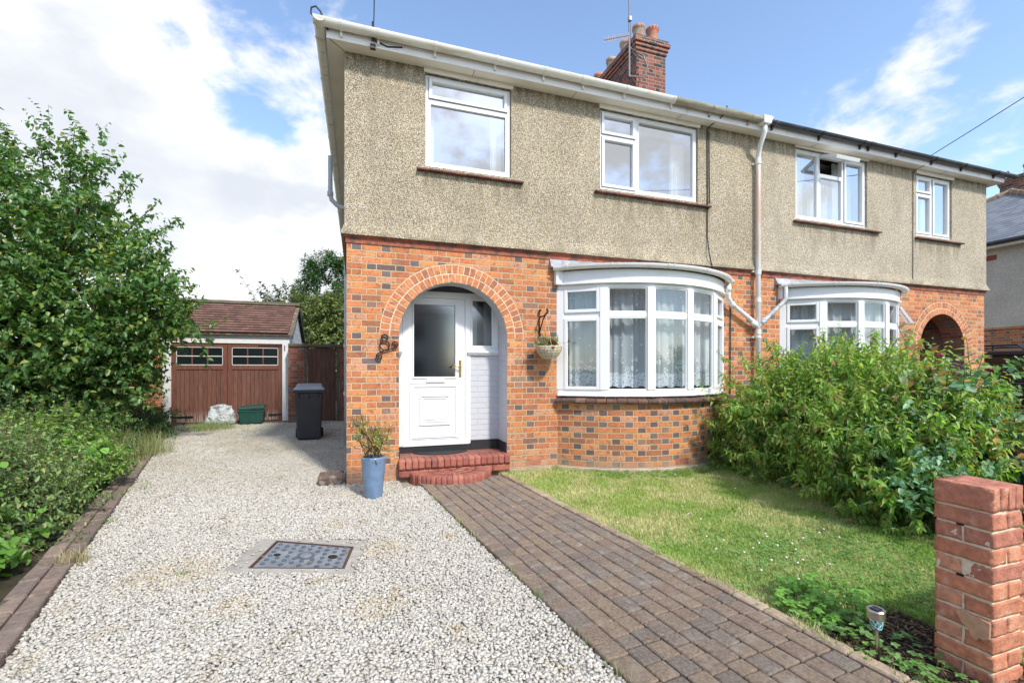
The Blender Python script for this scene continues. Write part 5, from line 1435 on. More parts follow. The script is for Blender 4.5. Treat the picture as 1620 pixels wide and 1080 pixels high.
# ================================================================== garage
def garage():
    x0, x1, y = -4.34, -1.56, 7.47; dpt = 2.9
    g = thing('garage', 'small garage with brown timber doors and red tiled roof at the end of the drive', 'garage', (-2.95, y, 0))
    b = MB(); zt = 2.24
    b.box(x0, y+.08, 0, x0+.10, y+dpt, zt); b.box(x1-.10, y+.08, 0, x1, y+dpt, zt); b.box(x0+.1, y+dpt-.1, 0, x1-.1, y+dpt, zt)
    for x in (x0+.0, x1-.10): b.hexa([(x, y+.08, zt), (x+.1, y+.08, zt), (x+.1, y+dpt, zt), (x, y+dpt, zt)], [(x, y+dpt/2-.01, zt+.88), (x+.1, y+dpt/2-.01, zt+.88), (x+.1, y+dpt/2+.01, zt+.88), (x, y+dpt/2+.01, zt+.88)])
    b.build_each('wall', 'white_boards', g)
    b = MB(); b.box(x0, y, -.02, x0+.17, y+.08, 2.24); b.box(x1-.17, y, -.02, x1, y+.08, 2.24); b.box(x0+.17, y, 2.02, x1-.17, y+.08, 2.24)
    b.box(x0, y+.08, 2.2, x1, y+.1, 2.28)
    b.build_each('door_surround', 'painted_wood', g, bevel=.004)
    b = MB()
    for k in range(8): xa = x0+.5+k*.28; b.box(xa, y-.015, 2.19, xa+.05, y-.001, 2.25)
    b.build_each('rafter_foot', 'painted_wood', g)
    xm = (x0+x1)/2-.03
    for (a, c, side) in ((x0+.175, xm-.004, 0), (xm+.004, x1-.175, 1)):
        yd = y+.035
        b = MB(); b.box(a, yd+.012, .06, c, yd+.035, 1.42); d = b.build('garage_door', 'garage_wood', g)
        b = MB(); st = .095
        b.box(a, yd-.006, .03, a+st, yd+.04, 2.01); b.box(c-st, yd-.006, .03, c, yd+.04, 2.01)
        b.box(a+st, yd-.006, 1.92, c-st, yd+.04, 2.01); b.box(a+st, yd-.006, 1.36, c-st, yd+.04, 1.47)
        b.build('door_rail', 'frame_wood', d, bevel=.003)
        b = MB(); w_ = (c-a-2*st)/3
        for k in (1, 2): b.box(a+st+k*w_-.014, yd, 1.47, a+st+k*w_+.014, yd+.02, 1.92)
        b.build_each('glazing_bar', 'frame_wood', d)
        b = MB()
        for (za, zb) in ((1.47, 1.486), (1.685, 1.705), (1.906, 1.92)): b.box(a+st, yd-.002, za, c-st, yd+.021, zb)
        for xx in (a+st, c-st-.012): b.box(xx, yd-.002, 1.47, xx+.012, yd+.021, 1.92)
        b.build_each('window_putty', 'painted_wood', d)
        b = MB(); b.box(a+st, yd+.012, 1.47, c-st, yd+.016, 1.92); b.build('pane', 'glass_dark', d)
        b = MB()
        if side: b.box(c-.32, yd-.014, .18, c+.05, yd-.007, .22); b.box(c-.55, yd-.014, 1.95, c+.06, yd-.007, 1.98); b.box(c+.05, yd-.04, 1.84, c+.07, yd-.01, 1.99)
        else: b.box(a-.06, yd-.014, .18, a+.45, yd-.007, .22)
        b.build_each('strap_hinge', 'black_metal', d)
    # roof
    pitch = math.atan2(.93, dpt/2+.06); V = (0, math.cos(pitch), math.sin(pitch)); z0 = 2.235
    L = (dpt/2+.12)/math.cos(pitch); W = x1-x0+.18
    b = MB()
    ry = y+dpt/2; rz = z0+(dpt/2+.10)*math.tan(pitch)
    b.hexa([(x0-.09, y-.10, z0), (x1+.09, y-.10, z0), (x1+.09, ry, rz), (x0-.09, ry, rz)], [(x0-.09, y-.10, z0+.02), (x1+.09, y-.10, z0+.02), (x1+.09, ry, rz+.02), (x0-.09, ry, rz+.02)])
    b.hexa([(x0-.09, ry, rz), (x1+.09, ry, rz), (x1+.09, y+dpt+.1, z0), (x0-.09, y+dpt+.1, z0)], [(x0-.09, ry, rz+.03), (x1+.09, ry, rz+.03), (x1+.09, y+dpt+.1, z0+.03), (x0-.09, y+dpt+.1, z0+.03)])
    rf = b.build('roof', 'old_tile', g)
    tiles('roof_tile', 'roof_tile', rf, (x0-.09, y-.10, z0+.012), (1, 0, 0), V, int(W/.168), 12, .168, .138, thick=.03, lap=1.2)['kind'] = 'stuff'
    b = MB()
    for k in range(10):
        xa = x0-.1+k*(W+.02)/10; xb = xa+(W+.02)/10+.01
        for j in range(6):
            q = [(ry+.13*math.cos(math.pi*i/6), rz+.10*math.sin(math.pi*i/6)+.0) for i in (j, j+1)]
            e = .004*(k % 2)
            b.face([(xa, q[0][0], q[0][1]+e), (xa, q[1][0], q[1][1]+e), (xb, q[1][0], q[1][1]+e), (xb, q[0][0], q[0][1]+e)])
    b.build('ridge_tile', 'ridge_old', rf)
    b = MB()
    for sy in (1, -1):
        ye = y-.1 if sy == 1 else y+dpt+.1
        b.hexa([(x1+.06, ye, z0-.09), (x1+.085, ye, z0-.09), (x1+.085, ry, rz-.09), (x1+.06, ry, rz-.09)], [(x1+.06, ye, z0+.0), (x1+.085, ye, z0+.0), (x1+.085, ry, rz+.0), (x1+.06, ry, rz+.0)])
    b.build('barge_board', 'black_paint', rf)
    b = MB(); b.box(x0-.1, y-.12, -.05, x1+1.6, y+.10, .035); s = b.build('garage_sill', 'old_board', g)
def boards():
    m, t, o = mat('white_boards'); uv = t.node('ShaderNodeSeparateXYZ', {0: uvn(t)})
    p = t.m('FRACT', t.m('DIVIDE', uv.outputs[1], .14)); g_ = t.mr(p, .0, .1)
    c = t.mix(g_, (.12, .12, .12), t.mix(t.mr(t.noise(uvn(t), 5, 4), .5, .7), (.66, .67, .68), (.48, .48, .46)))
    pbsdf(t, o, c, .6, p, .5, .02)
boards(); garage()

# brick garden wall and gate between garage and house
def gate_wall():
    y = 7.12
    w_ = thing('garden_wall', 'brick wall with a weathered timber rail on top, between the garage and the side gate', 'wall', (-1.3, y, 0))
    b = MB(); b.box(-1.545, y, -.05, -1.17, y+.22, 1.93); b.box(-.33, y, -.05, -.02, y+.22, 1.93); b.build_each('brickwork', 'brick_old', w_)
    b = MB(); b.box(-1.545, y-.03, 1.935, -.02, y+.20, 2.02); b.build('top_rail', 'old_board', w_, bevel=.006)
    g = thing('side_gate', 'tall brown boarded timber gate closing the side passage beside the bin', 'gate', (-.75, y, 0))
    b = MB(); b.box(-1.09, y+.02, .04, -.42, y+.05, 1.90); b.build('boards', 'gate_wood', g)
    b = MB(); b.box(-1.168, y-.01, 0, -1.10, y+.08, 1.93); b.box(-.40, y-.01, 0, -.335, y+.08, 1.93); b.build_each('gate_post', 'old_board', g, bevel=.004)
    b = MB(); b.tube([(-.47, y+.0, 1.05), (-.47, y-.03, 1.05), (-.47, y-.03, .95), (-.47, y, .95)], .008, 6); b.build('handle', 'black_metal', g)
gate_wall()
b = MB(); b.box(-6.9, 8.4, -.05, -4.45, 8.62, 1.75); b.box(-6.9, 8.38, 1.752, -4.45, 8.64, 1.82); b.box(-4.75, 8.36, -.05, -4.42, 8.70, 1.9)
tag(recenter(b.build('boundary_wall', 'brick_orange'), (-5.6, 8.5, 0)), 'orange brick wall glimpsed between the big tree and the garage', 'wall')

# ================================================================== wheelie bins
def wheelie(x, y, rz, h, label, body_m, lid_m, group=None, w=.52):
    t = thing('wheelie_bin', label, 'wheelie bin', (x, y, 0), group)
    t.rotation_euler = (0, 0, rz)
    k = h/1.07
    b = MB(); wb, wt, db, dt = w*.40, w*.475, .235, .30
    def pr(zz, f, hw=0): 
        hx = wb+(wt-wb)*f; hy = db+(dt-db)*f; return [(-hx, -hy, zz), (hx, -hy, zz), (hx, hy, zz), (-hx, hy, zz)]
    b.hexa(pr(.03, 0), pr(.90*k, 1)); body = b.build('body', body_m, t, bevel=.03, seg=3, shift=False)
    b = MB()
    rim = [(-wt-.025, -dt-.025), (wt+.025, -dt-.025), (wt+.025, dt+.02), (-wt-.025, dt+.02)]
    b.hexa([(a, c, .90*k) for a, c in rim], [(a, c, .955*k) for a, c in rim])
    b.box(-wt*.9, dt, .93*k, wt*.9, dt+.09, .96*k)
    for s in (-.35, 0, .35): b.box(s*wt*2-.01, -dt-.02, .80*k, s*wt*2+.01, -dt+.03, .90*k)
    b.build('rim', body_m, t, bevel=.008, shift=False)
    b = MB()
    lo = [(-wt-.03, -dt-.035, .957*k), (wt+.03, -dt-.035, .957*k), (wt+.03, dt+.05, .975*k), (-wt-.03, dt+.05, .975*k)]
    hi = [(-wt+.03, -dt+.05, 1.02*k), (wt-.03, -dt+.05, 1.02*k), (wt-.03, dt-.02, 1.065*k), (-wt+.03, dt-.02, 1.065*k)]
    b.hexa([(p[0], p[1], p[2]) for p in lo], [(p[0], p[1], p[2]+.012) for p in lo]); b.hexa([(p[0]*.96, p[1]*.95, p[2]+.013) for p in lo], hi)
    b.build('lid', lid_m, t, bevel=.012, seg=2, shift=False)
    for s in (-1, 1):
        b = MB(); q = []
        n = 20
        b.tube([(s*(wb-.01), db+.02, .10), (s*(wb+.045), db+.02, .10)], .10, 20); b.build('wheel', 'rubber', t, shift=False, bevel=.008)
    b = MB(); b.tube([(-wt*.8, dt+.085, .945*k), (wt*.8, dt+.085, .945*k)], .014, 8); b.build('handle_bar', body_m, t, shift=False)
    return t
wheelie(-.77, 4.05, R(4), 1.09, 'dark grey wheelie bin with a shiny lid coloured pale by painted sky reflection, standing on the gravel beside the house', 'bin_plastic', 'bin_lid_sheen')
wheelie(5.36, -3.50, R(0), .66, 'dark blue bin partly hidden behind the brick gate pier', 'blue_plastic', 'blue_plastic')

# recycling box and bags
def recycling():
    t = thing('recycling_box', 'dark green plastic recycling box with a loose lid in front of the garage door', 'box', (-2.36, 7.15, .035))
    t.rotation_euler = (0, 0, R(4))
    b = MB(); b.hexa([(-.24,-.16,0),(.24,-.16,0),(.24,.16,0),(-.24,.16,0)], [(-.285,-.20,.30),(.285,-.20,.30),(.285,.20,.30),(-.285,.20,.30)]); b.build('box_body', 'green_plastic', t, bevel=.02, seg=2, shift=False)
    b = MB(); b.box(-.30, -.215, .29, .30, .215, .325); b.build('box_rim', 'green_plastic', t, bevel=.01, shift=False)
    b = MB(); b.hexa([(-.28,-.19,.33),(.29,-.20,.35),(.30,.20,.40),(-.27,.20,.36)], [(-.28,-.19,.40),(.29,-.20,.43),(.29,.20,.46),(-.27,.20,.42)]); b.build('box_lid', 'green_plastic', t, bevel=.015, seg=2, shift=False)
recycling()
def blob_mesh(name, c, r, m, parent, seed=1, amp=.15, sub=4, sc=7):
    bm = bmesh.new(); bmesh.ops.create_icosphere(bm, subdivisions=sub, radius=1)
    from mathutils import noise as mn
    for v in bm.verts:
        n = mn.noise(v.co*1.5+Vector((seed, 0, 0)))*amp*1.5+abs(mn.noise(v.co*sc*.5+Vector((0, seed, 0))))*amp
        d = v.co*(1+n); v.co = Vector((d.x*r[0], d.y*r[1], max(d.z, -.8)*r[2]))+Vector(c)
    me = bpy.data.meshes.new(name); bm.to_mesh(me); bm.free(); me.materials.append(MATS[m])
    return finish(me, name, parent, smooth=True, shift=parent is not None)
o = blob_mesh('rubbish_bag', (-2.93, 7.13, .20), (.20, .17, .22), 'plastic_bag', None, 3, .34, 5, 9); tag(recenter(o, (-2.93, 7.13, .03)), 'bulging pale plastic bag of rubbish leaning on the green box', 'bag', 'rubbish bags at the garage door')
o = blob_mesh('rubbish_bag', (-3.16, 7.08, .15), (.16, .15, .17), 'plastic_bag', None, 8, .36, 5, 9); tag(recenter(o, (-3.16, 7.08, .03)), 'small translucent white rubbish bag, leftmost at the garage door', 'bag', 'rubbish bags at the garage door')
o = blob_mesh('rubbish_bag', (-3.05, 7.20, .38), (.20, .14, .12), 'plastic_bag', None, 14, .42, 5, 9); tag(recenter(o, (-3.05, 7.20, .28)), 'white bag of rubbish piled on top of the other bags', 'bag', 'rubbish bags at the garage door')

# door mat
b = MB(); n = 24
pts = [(1.17+.36*math.cos(math.pi*i/n), .385-.235*math.sin(math.pi*i/n)) for i in range(n+1)]
b.hexa([(x, y, .27) for x, y in pts], [(x, y, .283) for x, y in pts])
tag(recenter(b.build('door_mat', 'rubber', bevel=.004), (1.17, .3, .27)), 'black half-round door mat on the red porch step', 'mat')

# clay hopper at the house corner
b = MB(); b.hexa([(-.30, .02, -.02), (-.06, .02, -.02), (-.05, .30, -.02), (-.30, .30, -.02)], [(-.31, .0, .11), (-.04, .0, .12), (-.04, .02, .12), (-.31, .02, .11)]); b.box(-.31, .0, .08, -.04, .28, .125)
tag(recenter(b.build('gully_hopper', 'hopper_clay', bevel=.012, seg=2), (-.18, .14, 0)), 'low weathered clay gully block at the foot of the house corner', 'gully')

# house number 8 in wrought iron
def number8():
    c = Vector((.43, -.03, 1.66)); t = thing('house_number', 'black wrought iron number 8 with scrolls, left of the porch arch', 'house number', (c.x, 0, c.z))
    def sc(cx, cz, r0, r1, a0, a1, n=26): return [(c.x+cx+(r0+(r1-r0)*i/n)*math.cos(a0+(a1-a0)*i/n), c.y, c.z+cz+(r0+(r1-r0)*i/n)*math.sin(a0+(a1-a0)*i/n)) for i in range(n+1)]
    b = MB(); b.tube(sc(0, .083, .036, .036, 0, 2*math.pi), .0085, 6, cap=False); b.tube(sc(0, -.01, .055, .055, 0, 2*math.pi), .0085, 6, cap=False); b.build('figure_eight', 'black_metal', t, smooth=True)
    b = MB(); s1 = sc(.115, .005, .040, .008, R(-60), R(-60)+R(500)); s2 = sc(-.058, -.145, .042, .008, R(110), R(110)+R(480))
    b.tube(list(reversed(s1))+[(c.x+.06, c.y, c.z-.055), (c.x, c.y, c.z-.068), (c.x-.04, c.y, c.z-.088)]+s2, .0085, 6)
    b.build('scroll', 'black_metal', t, smooth=True)
number8()

# ================================================================== leaves
def leaves(name, m, parent, P, D, Nn, S, wid=.5, fold=.18, droop=.15):
    """P (N,3) bases, D unit directions, Nn approx normals, S lengths -> folded pointed leaves"""
    n = len(P); D = D/np.linalg.norm(D, axis=1)[:, None]
    W = np.cross(D, Nn); W /= (np.linalg.norm(W, axis=1)[:, None]+1e-9); N2 = np.cross(W, D)
    S_ = S[:, None]
    def pt(a, w, h): return P+D*(a*S_)+W*(w*wid*S_)+N2*(h*S_)
    V = np.stack([pt(0, 0, 0), pt(.30, .5, fold*.5), pt(.70, .36, fold*.3-droop*.5), pt(1, 0, -droop), pt(.70, -.36, fold*.3-droop*.5), pt(.30, -.5, fold*.5)], 1)
    F = np.array([(0, 1, 2, 3), (0, 3, 4, 5)])
    F = F[None]+np.arange(n)[:, None, None]*6
    return mesh_np(name, V.reshape(-1, 3), F.reshape(-1, 4), m, parent)
def unit(v): return v/(np.linalg.norm(v, axis=-1, keepdims=True)+1e-9)
def shoots(base, dirs, length, nleaf, leaf, spread=.8, curve=.25, upcurve=0.0, opposite=False, hang=.15):
    """leaves set along curved shoots -> P, D, N, S and shoot paths"""
    n = len(base); Ps = []; Ds = []; Ns = []; Ss = []; paths = []
    bend = rng.normal(size=(n, 3))*curve; bend[:, 2] += upcurve
    for k in range(nleaf):
        f = (k+.6)/nleaf
        ln = length[:, None]
        p = base+dirs*ln*f+bend*ln*(f*f)*.5
        tdir = unit(dirs+bend*f)
        side = unit(np.cross(tdir, rng.normal(size=(n, 3))))
        d = unit(tdir*(1-spread)+side*spread*1.0+rng.normal(size=(n, 3))*.12-np.array([0, 0, hang]))
        nn = unit(np.array([0, 0, 1.0])+rng.normal(size=(n, 3))*.45+tdir*.3)
        s = leaf*rng.uniform(.5, 1.32, n)*(1.05-.45*f**3)
        Ps.append(p+rng.normal(size=(n, 3))*.004); Ds.append(d); Ns.append(nn); Ss.append(s)
        if opposite:
            Ps.append(p); Ds.append(unit(tdir*(1-spread)-side*spread-np.array([0, 0, hang]))); Ns.append(nn); Ss.append(s)
    ends = [base+dirs*length[:, None]*f+bend*length[:, None]*(f*f)*.5 for f in (0, .5, 1)]
    return [np.concatenate(a) for a in (Ps, Ds, Ns, Ss)], ends
def twigs(name, m, parent, ends, r=.004, maxn=4000):
    n = min(len(ends[0]), maxn); V = []; F = []
    k = len(ends); st = 3
    A = np.stack([e[:n] for e in ends], 1)
    rad = np.linspace(r, r*.35, k)
    for j in range(k):
        for a in range(st):
            an = 2*math.pi*a/st
            V.append(A[:, j]+np.array([math.cos(an), math.sin(an), .3*math.cos(an*2)])*rad[j])
    V = np.stack(V, 1); F = []
    for j in range(k-1):
        for a in range(st):
            b_ = (a+1) % st; F.append((j*st+a, j*st+b_, (j+1)*st+b_, (j+1)*st+a))
    F = np.array(F)[None]+np.arange(n)[:, None, None]*(k*st)
    return mesh_np(name, V.reshape(-1, 3), F.reshape(-1, 4), m, parent)
def sample_env(ells, n, shell=.35):
    """points in a union of ellipsoids, biased to the outside; also outward normals"""
    w = np.array([e[3]*e[4]*e[5] for e in ells])**.66; w /= w.sum(); out = []; no = []
    while sum(map(len, out)) < n:
        i = rng.choice(len(ells), p=w, size=n)
        E = np.array(ells)[i]; u = unit(rng.normal(size=(n, 3))); r = 1-shell*rng.random(n)**1.3
        p = E[:, :3]+u*E[:, 3:6]*r[:, None]
        nn = unit(u/E[:, 3:6])
        ok = np.ones(n, bool)
        for e in ells:
            q = (p-np.array(e[:3]))/np.array(e[3:6]); ok &= (np.sum(q*q, 1) > (1-shell*1.3)**2)
        ok &= p[:, 2] > .02
        out.append(p[ok]); no.append(nn[ok])
    return np.concatenate(out)[:n], np.concatenate(no)[:n]
def limbs(b, base, targets, r0, r1=.008, n=6, wob=.12):
    for t_ in targets:
        a = Vector(base); c = Vector(t_); L = (c-a).length
        pts = []; o1 = Vector((random.uniform(-1, 1), random.uniform(-1, 1), random.uniform(-.3, .6)))*wob*L
        for i in range(n+1):
            f = i/n; pts.append(a.lerp(c, f)+o1*(f*(1-f)*2)+Vector((0, 0, .12*L*f*(1-f))))
        b.tube(pts, [r0*(1-f/n)+r1*(f/n) for f in range(n+1)], 6)
def bush(name, label, cat, base, ells, m, nclump, nshoot, nleaf, leaf, slen=.3, group=None, wid=.5, droop=.15, fold=.18, trunk_r=.03, nl=9, up=.35, spread=.8, trunk=None, barkm='bark', shell=.45, opposite=False, curve=.25, clump_r=.12, stems=True, hang=.15):
    t = thing(name, label, cat, base, group)
    P, N = sample_env(ells, nclump, shell)
    b = MB()
    if trunk:
        b.tube(trunk, [trunk_r*(1-.45*i/(len(trunk)-1)) for i in range(len(trunk))], 8); hub = trunk[-1]
    else: hub = (base[0], base[1], base[2]+.02)
    idx = rng.choice(nclump, min(nl, nclump), replace=False)
    if trunk:
        for k in range(nl): limbs(b, trunk[-1-(k % min(3, len(trunk)-1))], [tuple(P[idx[k % len(idx)]])], trunk_r*.5)
    else:
        for k in idx: limbs(b, (base[0]+random.uniform(-.15, .15), base[1]+random.uniform(-.15, .15), base[2]), [tuple(P[k])], trunk_r)
    b.build('trunk' if trunk else 'stem', barkm, t, smooth=True)
    # clumps of shoots
    B = np.repeat(P, nshoot, 0)+rng.normal(size=(nclump*nshoot, 3))*clump_r; NN = np.repeat(N, nshoot, 0)
    D = unit(NN*.8+rng.normal(size=B.shape)*.55+np.array([0, 0, up]))
    L = slen*rng.uniform(.5, 1.35, len(B))
    B[:, 2] = np.maximum(B[:, 2], base[2]+.03)
    (p, d, n_, s), ends = shoots(B, D, L, nleaf, leaf, spread=spread, curve=curve, opposite=opposite, hang=hang)
    n_ = n_
    ok = p[:, 2] > base[2]-.0
    leaves('crown' if trunk else 'foliage', m, t, p[ok], d[ok], n_[ok], s[ok], wid, fold, droop)
    if stems: twigs('twig', 'twig', t, ends, .0045)['kind'] = 'stuff'
    return t

# the big tree on the left
bush('broadleaf_tree', 'big dense dark-leaved tree filling the left side, beside the garage drive', 'tree', (-4.75, 4.3, 0),
     [(-5.0, 4.3, 2.9, 1.42, 1.5, 2.0), (-4.1, 4.0, 2.45, 1.1, 1.1, 1.25), (-4.55, 4.25, 4.4, .55, .6, .95), (-5.8, 4.4, 3.2, 1.2, 1.3, 2.0), (-4.25, 4.0, 1.4, .80, .9, .75), (-3.55, 3.9, 2.95, .45, .5, .5), (-4.8, 3.7, 1.6, 1.2, 1.1, 1.2), (-3.2, 3.8, 2.3, .55, .6, .42), (-5.1, 3.8, .9, 1.6, 1.1, 1.0), (-6.4, 4.0, 1.6, 1.1, 1.3, 1.7)],
     'leaf_tree', 560, 9, 13, .098, slen=.42, wid=.62, droop=.25, trunk_r=.11, nl=26, up=.25, clump_r=.15, hang=.4, trunk=[(-4.75, 4.3, 0), (-4.78, 4.32, .7), (-4.7, 4.3, 1.5), (-4.75, 4.28, 2.4), (-4.7, 4.3, 3.2)], shell=.55)
def sprays(parent, m, starts, leaf, nleaf, wid=.6):
    S = np.array([a[:3] for a in starts], float); E = np.array([a[3:6] for a in starts], float)
    D = E-S; L = np.linalg.norm(D, axis=1); D = unit(D)
    # side shoots along each long spray
    B = []; DD = []; LL = []
    for k in range(len(S)):
        for j in range(11):
            f = j/10; B.append(S[k]+D[k]*L[k]*f+rng.normal(size=3)*.03); DD.append(unit(D[k]*.9+rng.normal(size=3)*.6)); LL.append(.20*(1-.5*f))
    (p, d, n_, s), ends = shoots(np.array(B), np.array(DD), np.array(LL), nleaf, leaf)
    leaves('branch_leaves', m, parent, p, d, n_, s, wid, .18, .25); b = MB()
    for k in range(len(S)): b.tube([tuple(S[k]), tuple(S[k]+D[k]*L[k]*.5+np.array([0, 0, .03])), tuple(E[k])], [.014, .009, .004], 5)
    b.build('branch', 'bark', parent)
tr = bpy.data.objects['broadleaf_tree']
sprays(tr, 'leaf_tree', [(-4.6, 4.25, 4.6, -4.55, 4.3, 5.60), (-4.4, 4.2, 4.4, -4.2, 4.2, 5.05), (-4.0, 4.1, 4.0, -3.55, 3.95, 4.72), (-5.0, 4.4, 4.6, -5.15, 4.5, 5.45), (-3.8, 4.0, 3.6, -3.2, 3.85, 4.25), (-3.6, 4.0, 3.4, -2.85, 3.75, 3.98), (-3.3, 3.9, 3.0, -2.95, 3.8, 3.55),
     (-3.4, 3.8, 2.3, -2.15, 3.5, 2.15), (-3.4, 3.8, 2.1, -2.35, 3.6, 1.90), (-3.3, 3.8, 2.5, -2.5, 3.6, 2.55), (-5.5, 4.5, 4.6, -5.7, 4.7, 5.25), (-3.4, 3.9, 2.8, -2.75, 3.75, 2.9)], .085, 8)

# low planting along the left kerb
def low(name, label, cat, x, y, ex, m, nc, ns, nlf, leaf, **k):
    return bush(name, label, cat, (x, y, 0), ex, m, nc, ns, nlf, leaf, **k)
low('low_shrub', 'pale feathery small-leaved shrub in front of the big tree', 'shrub', -3.0, .4, [(-3.05, .5, .25, .62, .95, .50), (-3.8, .2, .30, .9, 1.2, .62), (-2.85, -.35, .15, .42, .6, .42), (-4.6, .8, .3, .9, 1.2, .7)], 'leaf_privet', 360, 7, 12, .056, slen=.19, up=.7, wid=.55, clump_r=.07)
low('spreading_cotoneaster', 'grey-green spreading shrub with tiny leaves on arching stems, along the left kerb', 'shrub', -2.55, -1.2, [(-2.62, -1.15, .08, .40, .95, .42), (-3.0, -1.5, .2, .7, .6, .66), (-3.15, -.4, .15, .6, .9, .50), (-2.75, -.75, .2, .3, .3, .48)], 'leaf_coton', 330, 6, 17, .046, slen=.36, up=.25, wid=.45, spread=.75, clump_r=.08, curve=.4)
low('mallow_plant', 'broad-leaved bright green plant at the lower left edge by the kerb', 'plant', -2.15, -2.05, [(-2.28, -2.0, .08, .24, .6, .30), (-2.5, -1.7, .25, .3, .5, .42), (-2.65, -2.2, .1, .5, .7, .42), (-2.05, -2.75, .05, .22, .35, .22)], 'leaf_mallow', 110, 4, 5, .078, slen=.16, up=.5, wid=.95, clump_r=.05)
low('mallow_plant', 'cluster of broad bright green leaves among the feathery shrubs farther from the camera', 'plant', -2.75, .1, [(-2.7, .1, .2, .3, .4, .32), (-2.9, .7, .2, .3, .35, .3)], 'leaf_mallow', 34, 3, 5, .08, slen=.14, up=.6, wid=.9, clump_r=.05)
low('undergrowth', 'dark green undergrowth beneath the big tree beside the drive', 'shrub', -3.75, 3.4, [(-3.95, 3.2, .12, .62, 1.2, .48), (-3.98, 5.0, .15, .52, .9, .50), (-5.0, 2.4, .2, 1.3, 1.4, .6), (-3.3, 1.9, .12, .45, .9, .42), (-6.0, 2.6, .4, 1.5, 1.5, .9)], 'leaf_dark', 460, 7, 12, .05, slen=.22, up=.5, wid=.5, clump_r=.1)
low('low_shrub', 'small shrub at the end of the kerb in front of the garage\'s left post', 'shrub', -3.85, 5.6, [(-4.0, 5.7, .15, .40, .6, .40), (-4.9, 6.0, .2, .6, .7, .6)], 'leaf_hedge_dark', 90, 7, 12, .055, slen=.2, up=.5, clump_r=.1)

# ================================================================== grass and ground cover
def blades(name, m, X, Y, h, w, lean=.5, z=0.0, kind='stuff', parent=None):
    n = len(X); a = rng.uniform(0, 2*math.pi, n); l = rng.uniform(0, lean, n)*h
    dx, dy = np.cos(a), np.sin(a); px, py = -dy*w/2, dx*w/2
    b0 = np.stack([X-px, Y-py, np.full(n, z)], 1); b1 = np.stack([X+px, Y+py, np.full(n, z)], 1)
    m0 = np.stack([X-px*.8+dx*l*.35, Y-py*.8+dy*l*.35, z+h*.6], 1); m1 = np.stack([X+px*.8+dx*l*.35, Y+py*.8+dy*l*.35, z+h*.6], 1)
    t0 = np.stack([X+dx*l, Y+dy*l, z+h], 1); t1 = t0+np.stack([px, py, px*0], 1)*.1
    V = np.stack([b0, b1, m1, m0, t0, t1], 1).reshape(-1, 3)
    F = np.array([(0, 1, 2, 3), (3, 2, 5, 4)])[None]+np.arange(n)[:, None, None]*6
    return mesh_np(name, V, F.reshape(-1, 4), m, parent)
def lawn_ok(X, Y):
    ok = (X > PRx(Y)+.03) & (X < 5.6) & (Y < -.0)
    c0 = (BAY1[0]+BAY1[1])/2; c = (BAY1[1]-BAY1[0])/2; r = (c*c+.36)/1.2; cy = r-.6
    ok &= ((X-c0)**2+(Y-cy)**2 > (r+.015)**2)
    ok &= ~((X > 2.34) & (Y < -3.98) & (X < 3.0))
    return ok
def lawn():
    n = 300000
    X = rng.uniform(1.8, 5.6, n); Y = -4.9+4.9*rng.random(n)**1.15
    ok = lawn_ok(X, Y); X, Y = X[ok], Y[ok]
    from mathutils import noise as mn
    h = .020+.016*rng.random(len(X))
    edge = np.clip((PRx(Y)+.16-X)/.16, 0, 1); h *= 1+.9*edge
    h *= 1+.5*(np.sin(X*5+Y*3)*np.sin(Y*4.1-X*2) > .35)
    nearwall = np.clip((Y+.75)/.4, 0, 1)*(X > 2.0); h *= 1+.8*nearwall
    o = blades('grass', 'grass_blade', X, Y, h, .0042*np.ones(len(X)), .9, .0)
    struct(o, 'stuff', 'short mown grass of the front lawn with dry straw-coloured patches', 'grass')
lawn()
def trefoils(name, X, Y, h, s, m, label, cat, nl=3, wid=.85, kind='stuff', zb=.0, flowers=None):
    n = len(X); Ps = []; Ds = []; Ns = []; Ss = []
    for k in range(nl):
        a = rng.uniform(0, .5, n)+2*math.pi*k/nl; 
        Ps.append(np.stack([X, Y, zb+h], 1)); Ds.append(np.stack([np.cos(a), np.sin(a), rng.uniform(-.2, .35, n)], 1)); Ns.append(np.stack([rng.normal(size=n)*.25, rng.normal(size=n)*.25, np.ones(n)], 1)); Ss.append(s)
    return leaves(name, m, None, *[np.concatenate(a) for a in (Ps, Ds, Ns)], np.concatenate(Ss), wid, .12, .1)
n = 5200; X = rng.normal(3.3, .65, n); Y = rng.normal(-3.35, .48, n); ok = lawn_ok(X, Y); X, Y = X[ok], Y[ok]
o = trefoils('clover', X, Y, rng.uniform(.02, .05, len(X)), rng.uniform(.010, .018, len(X)), 'leaf_clover', '', '')
struct(o, 'stuff', 'patch of clover in the lawn near the brick pier', 'clover')
n = 1600; X = rng.uniform(2.6, 5.2, n); Y = -.05-.35*rng.random(n)-(np.clip((X-2.7)/2.6, 0, 1)*(1-np.clip((X-2.7)/2.6, 0, 1))*2.4)*.9; ok = lawn_ok(X, Y); X, Y = X[ok], Y[ok]
o = trefoils('wall_weeds', X, Y, rng.uniform(.015, .05, len(X)), rng.uniform(.010, .022, len(X)), 'leaf_clover', '', ''); struct(o, 'stuff', 'low green weeds at the foot of the curved bow window wall', 'weeds')
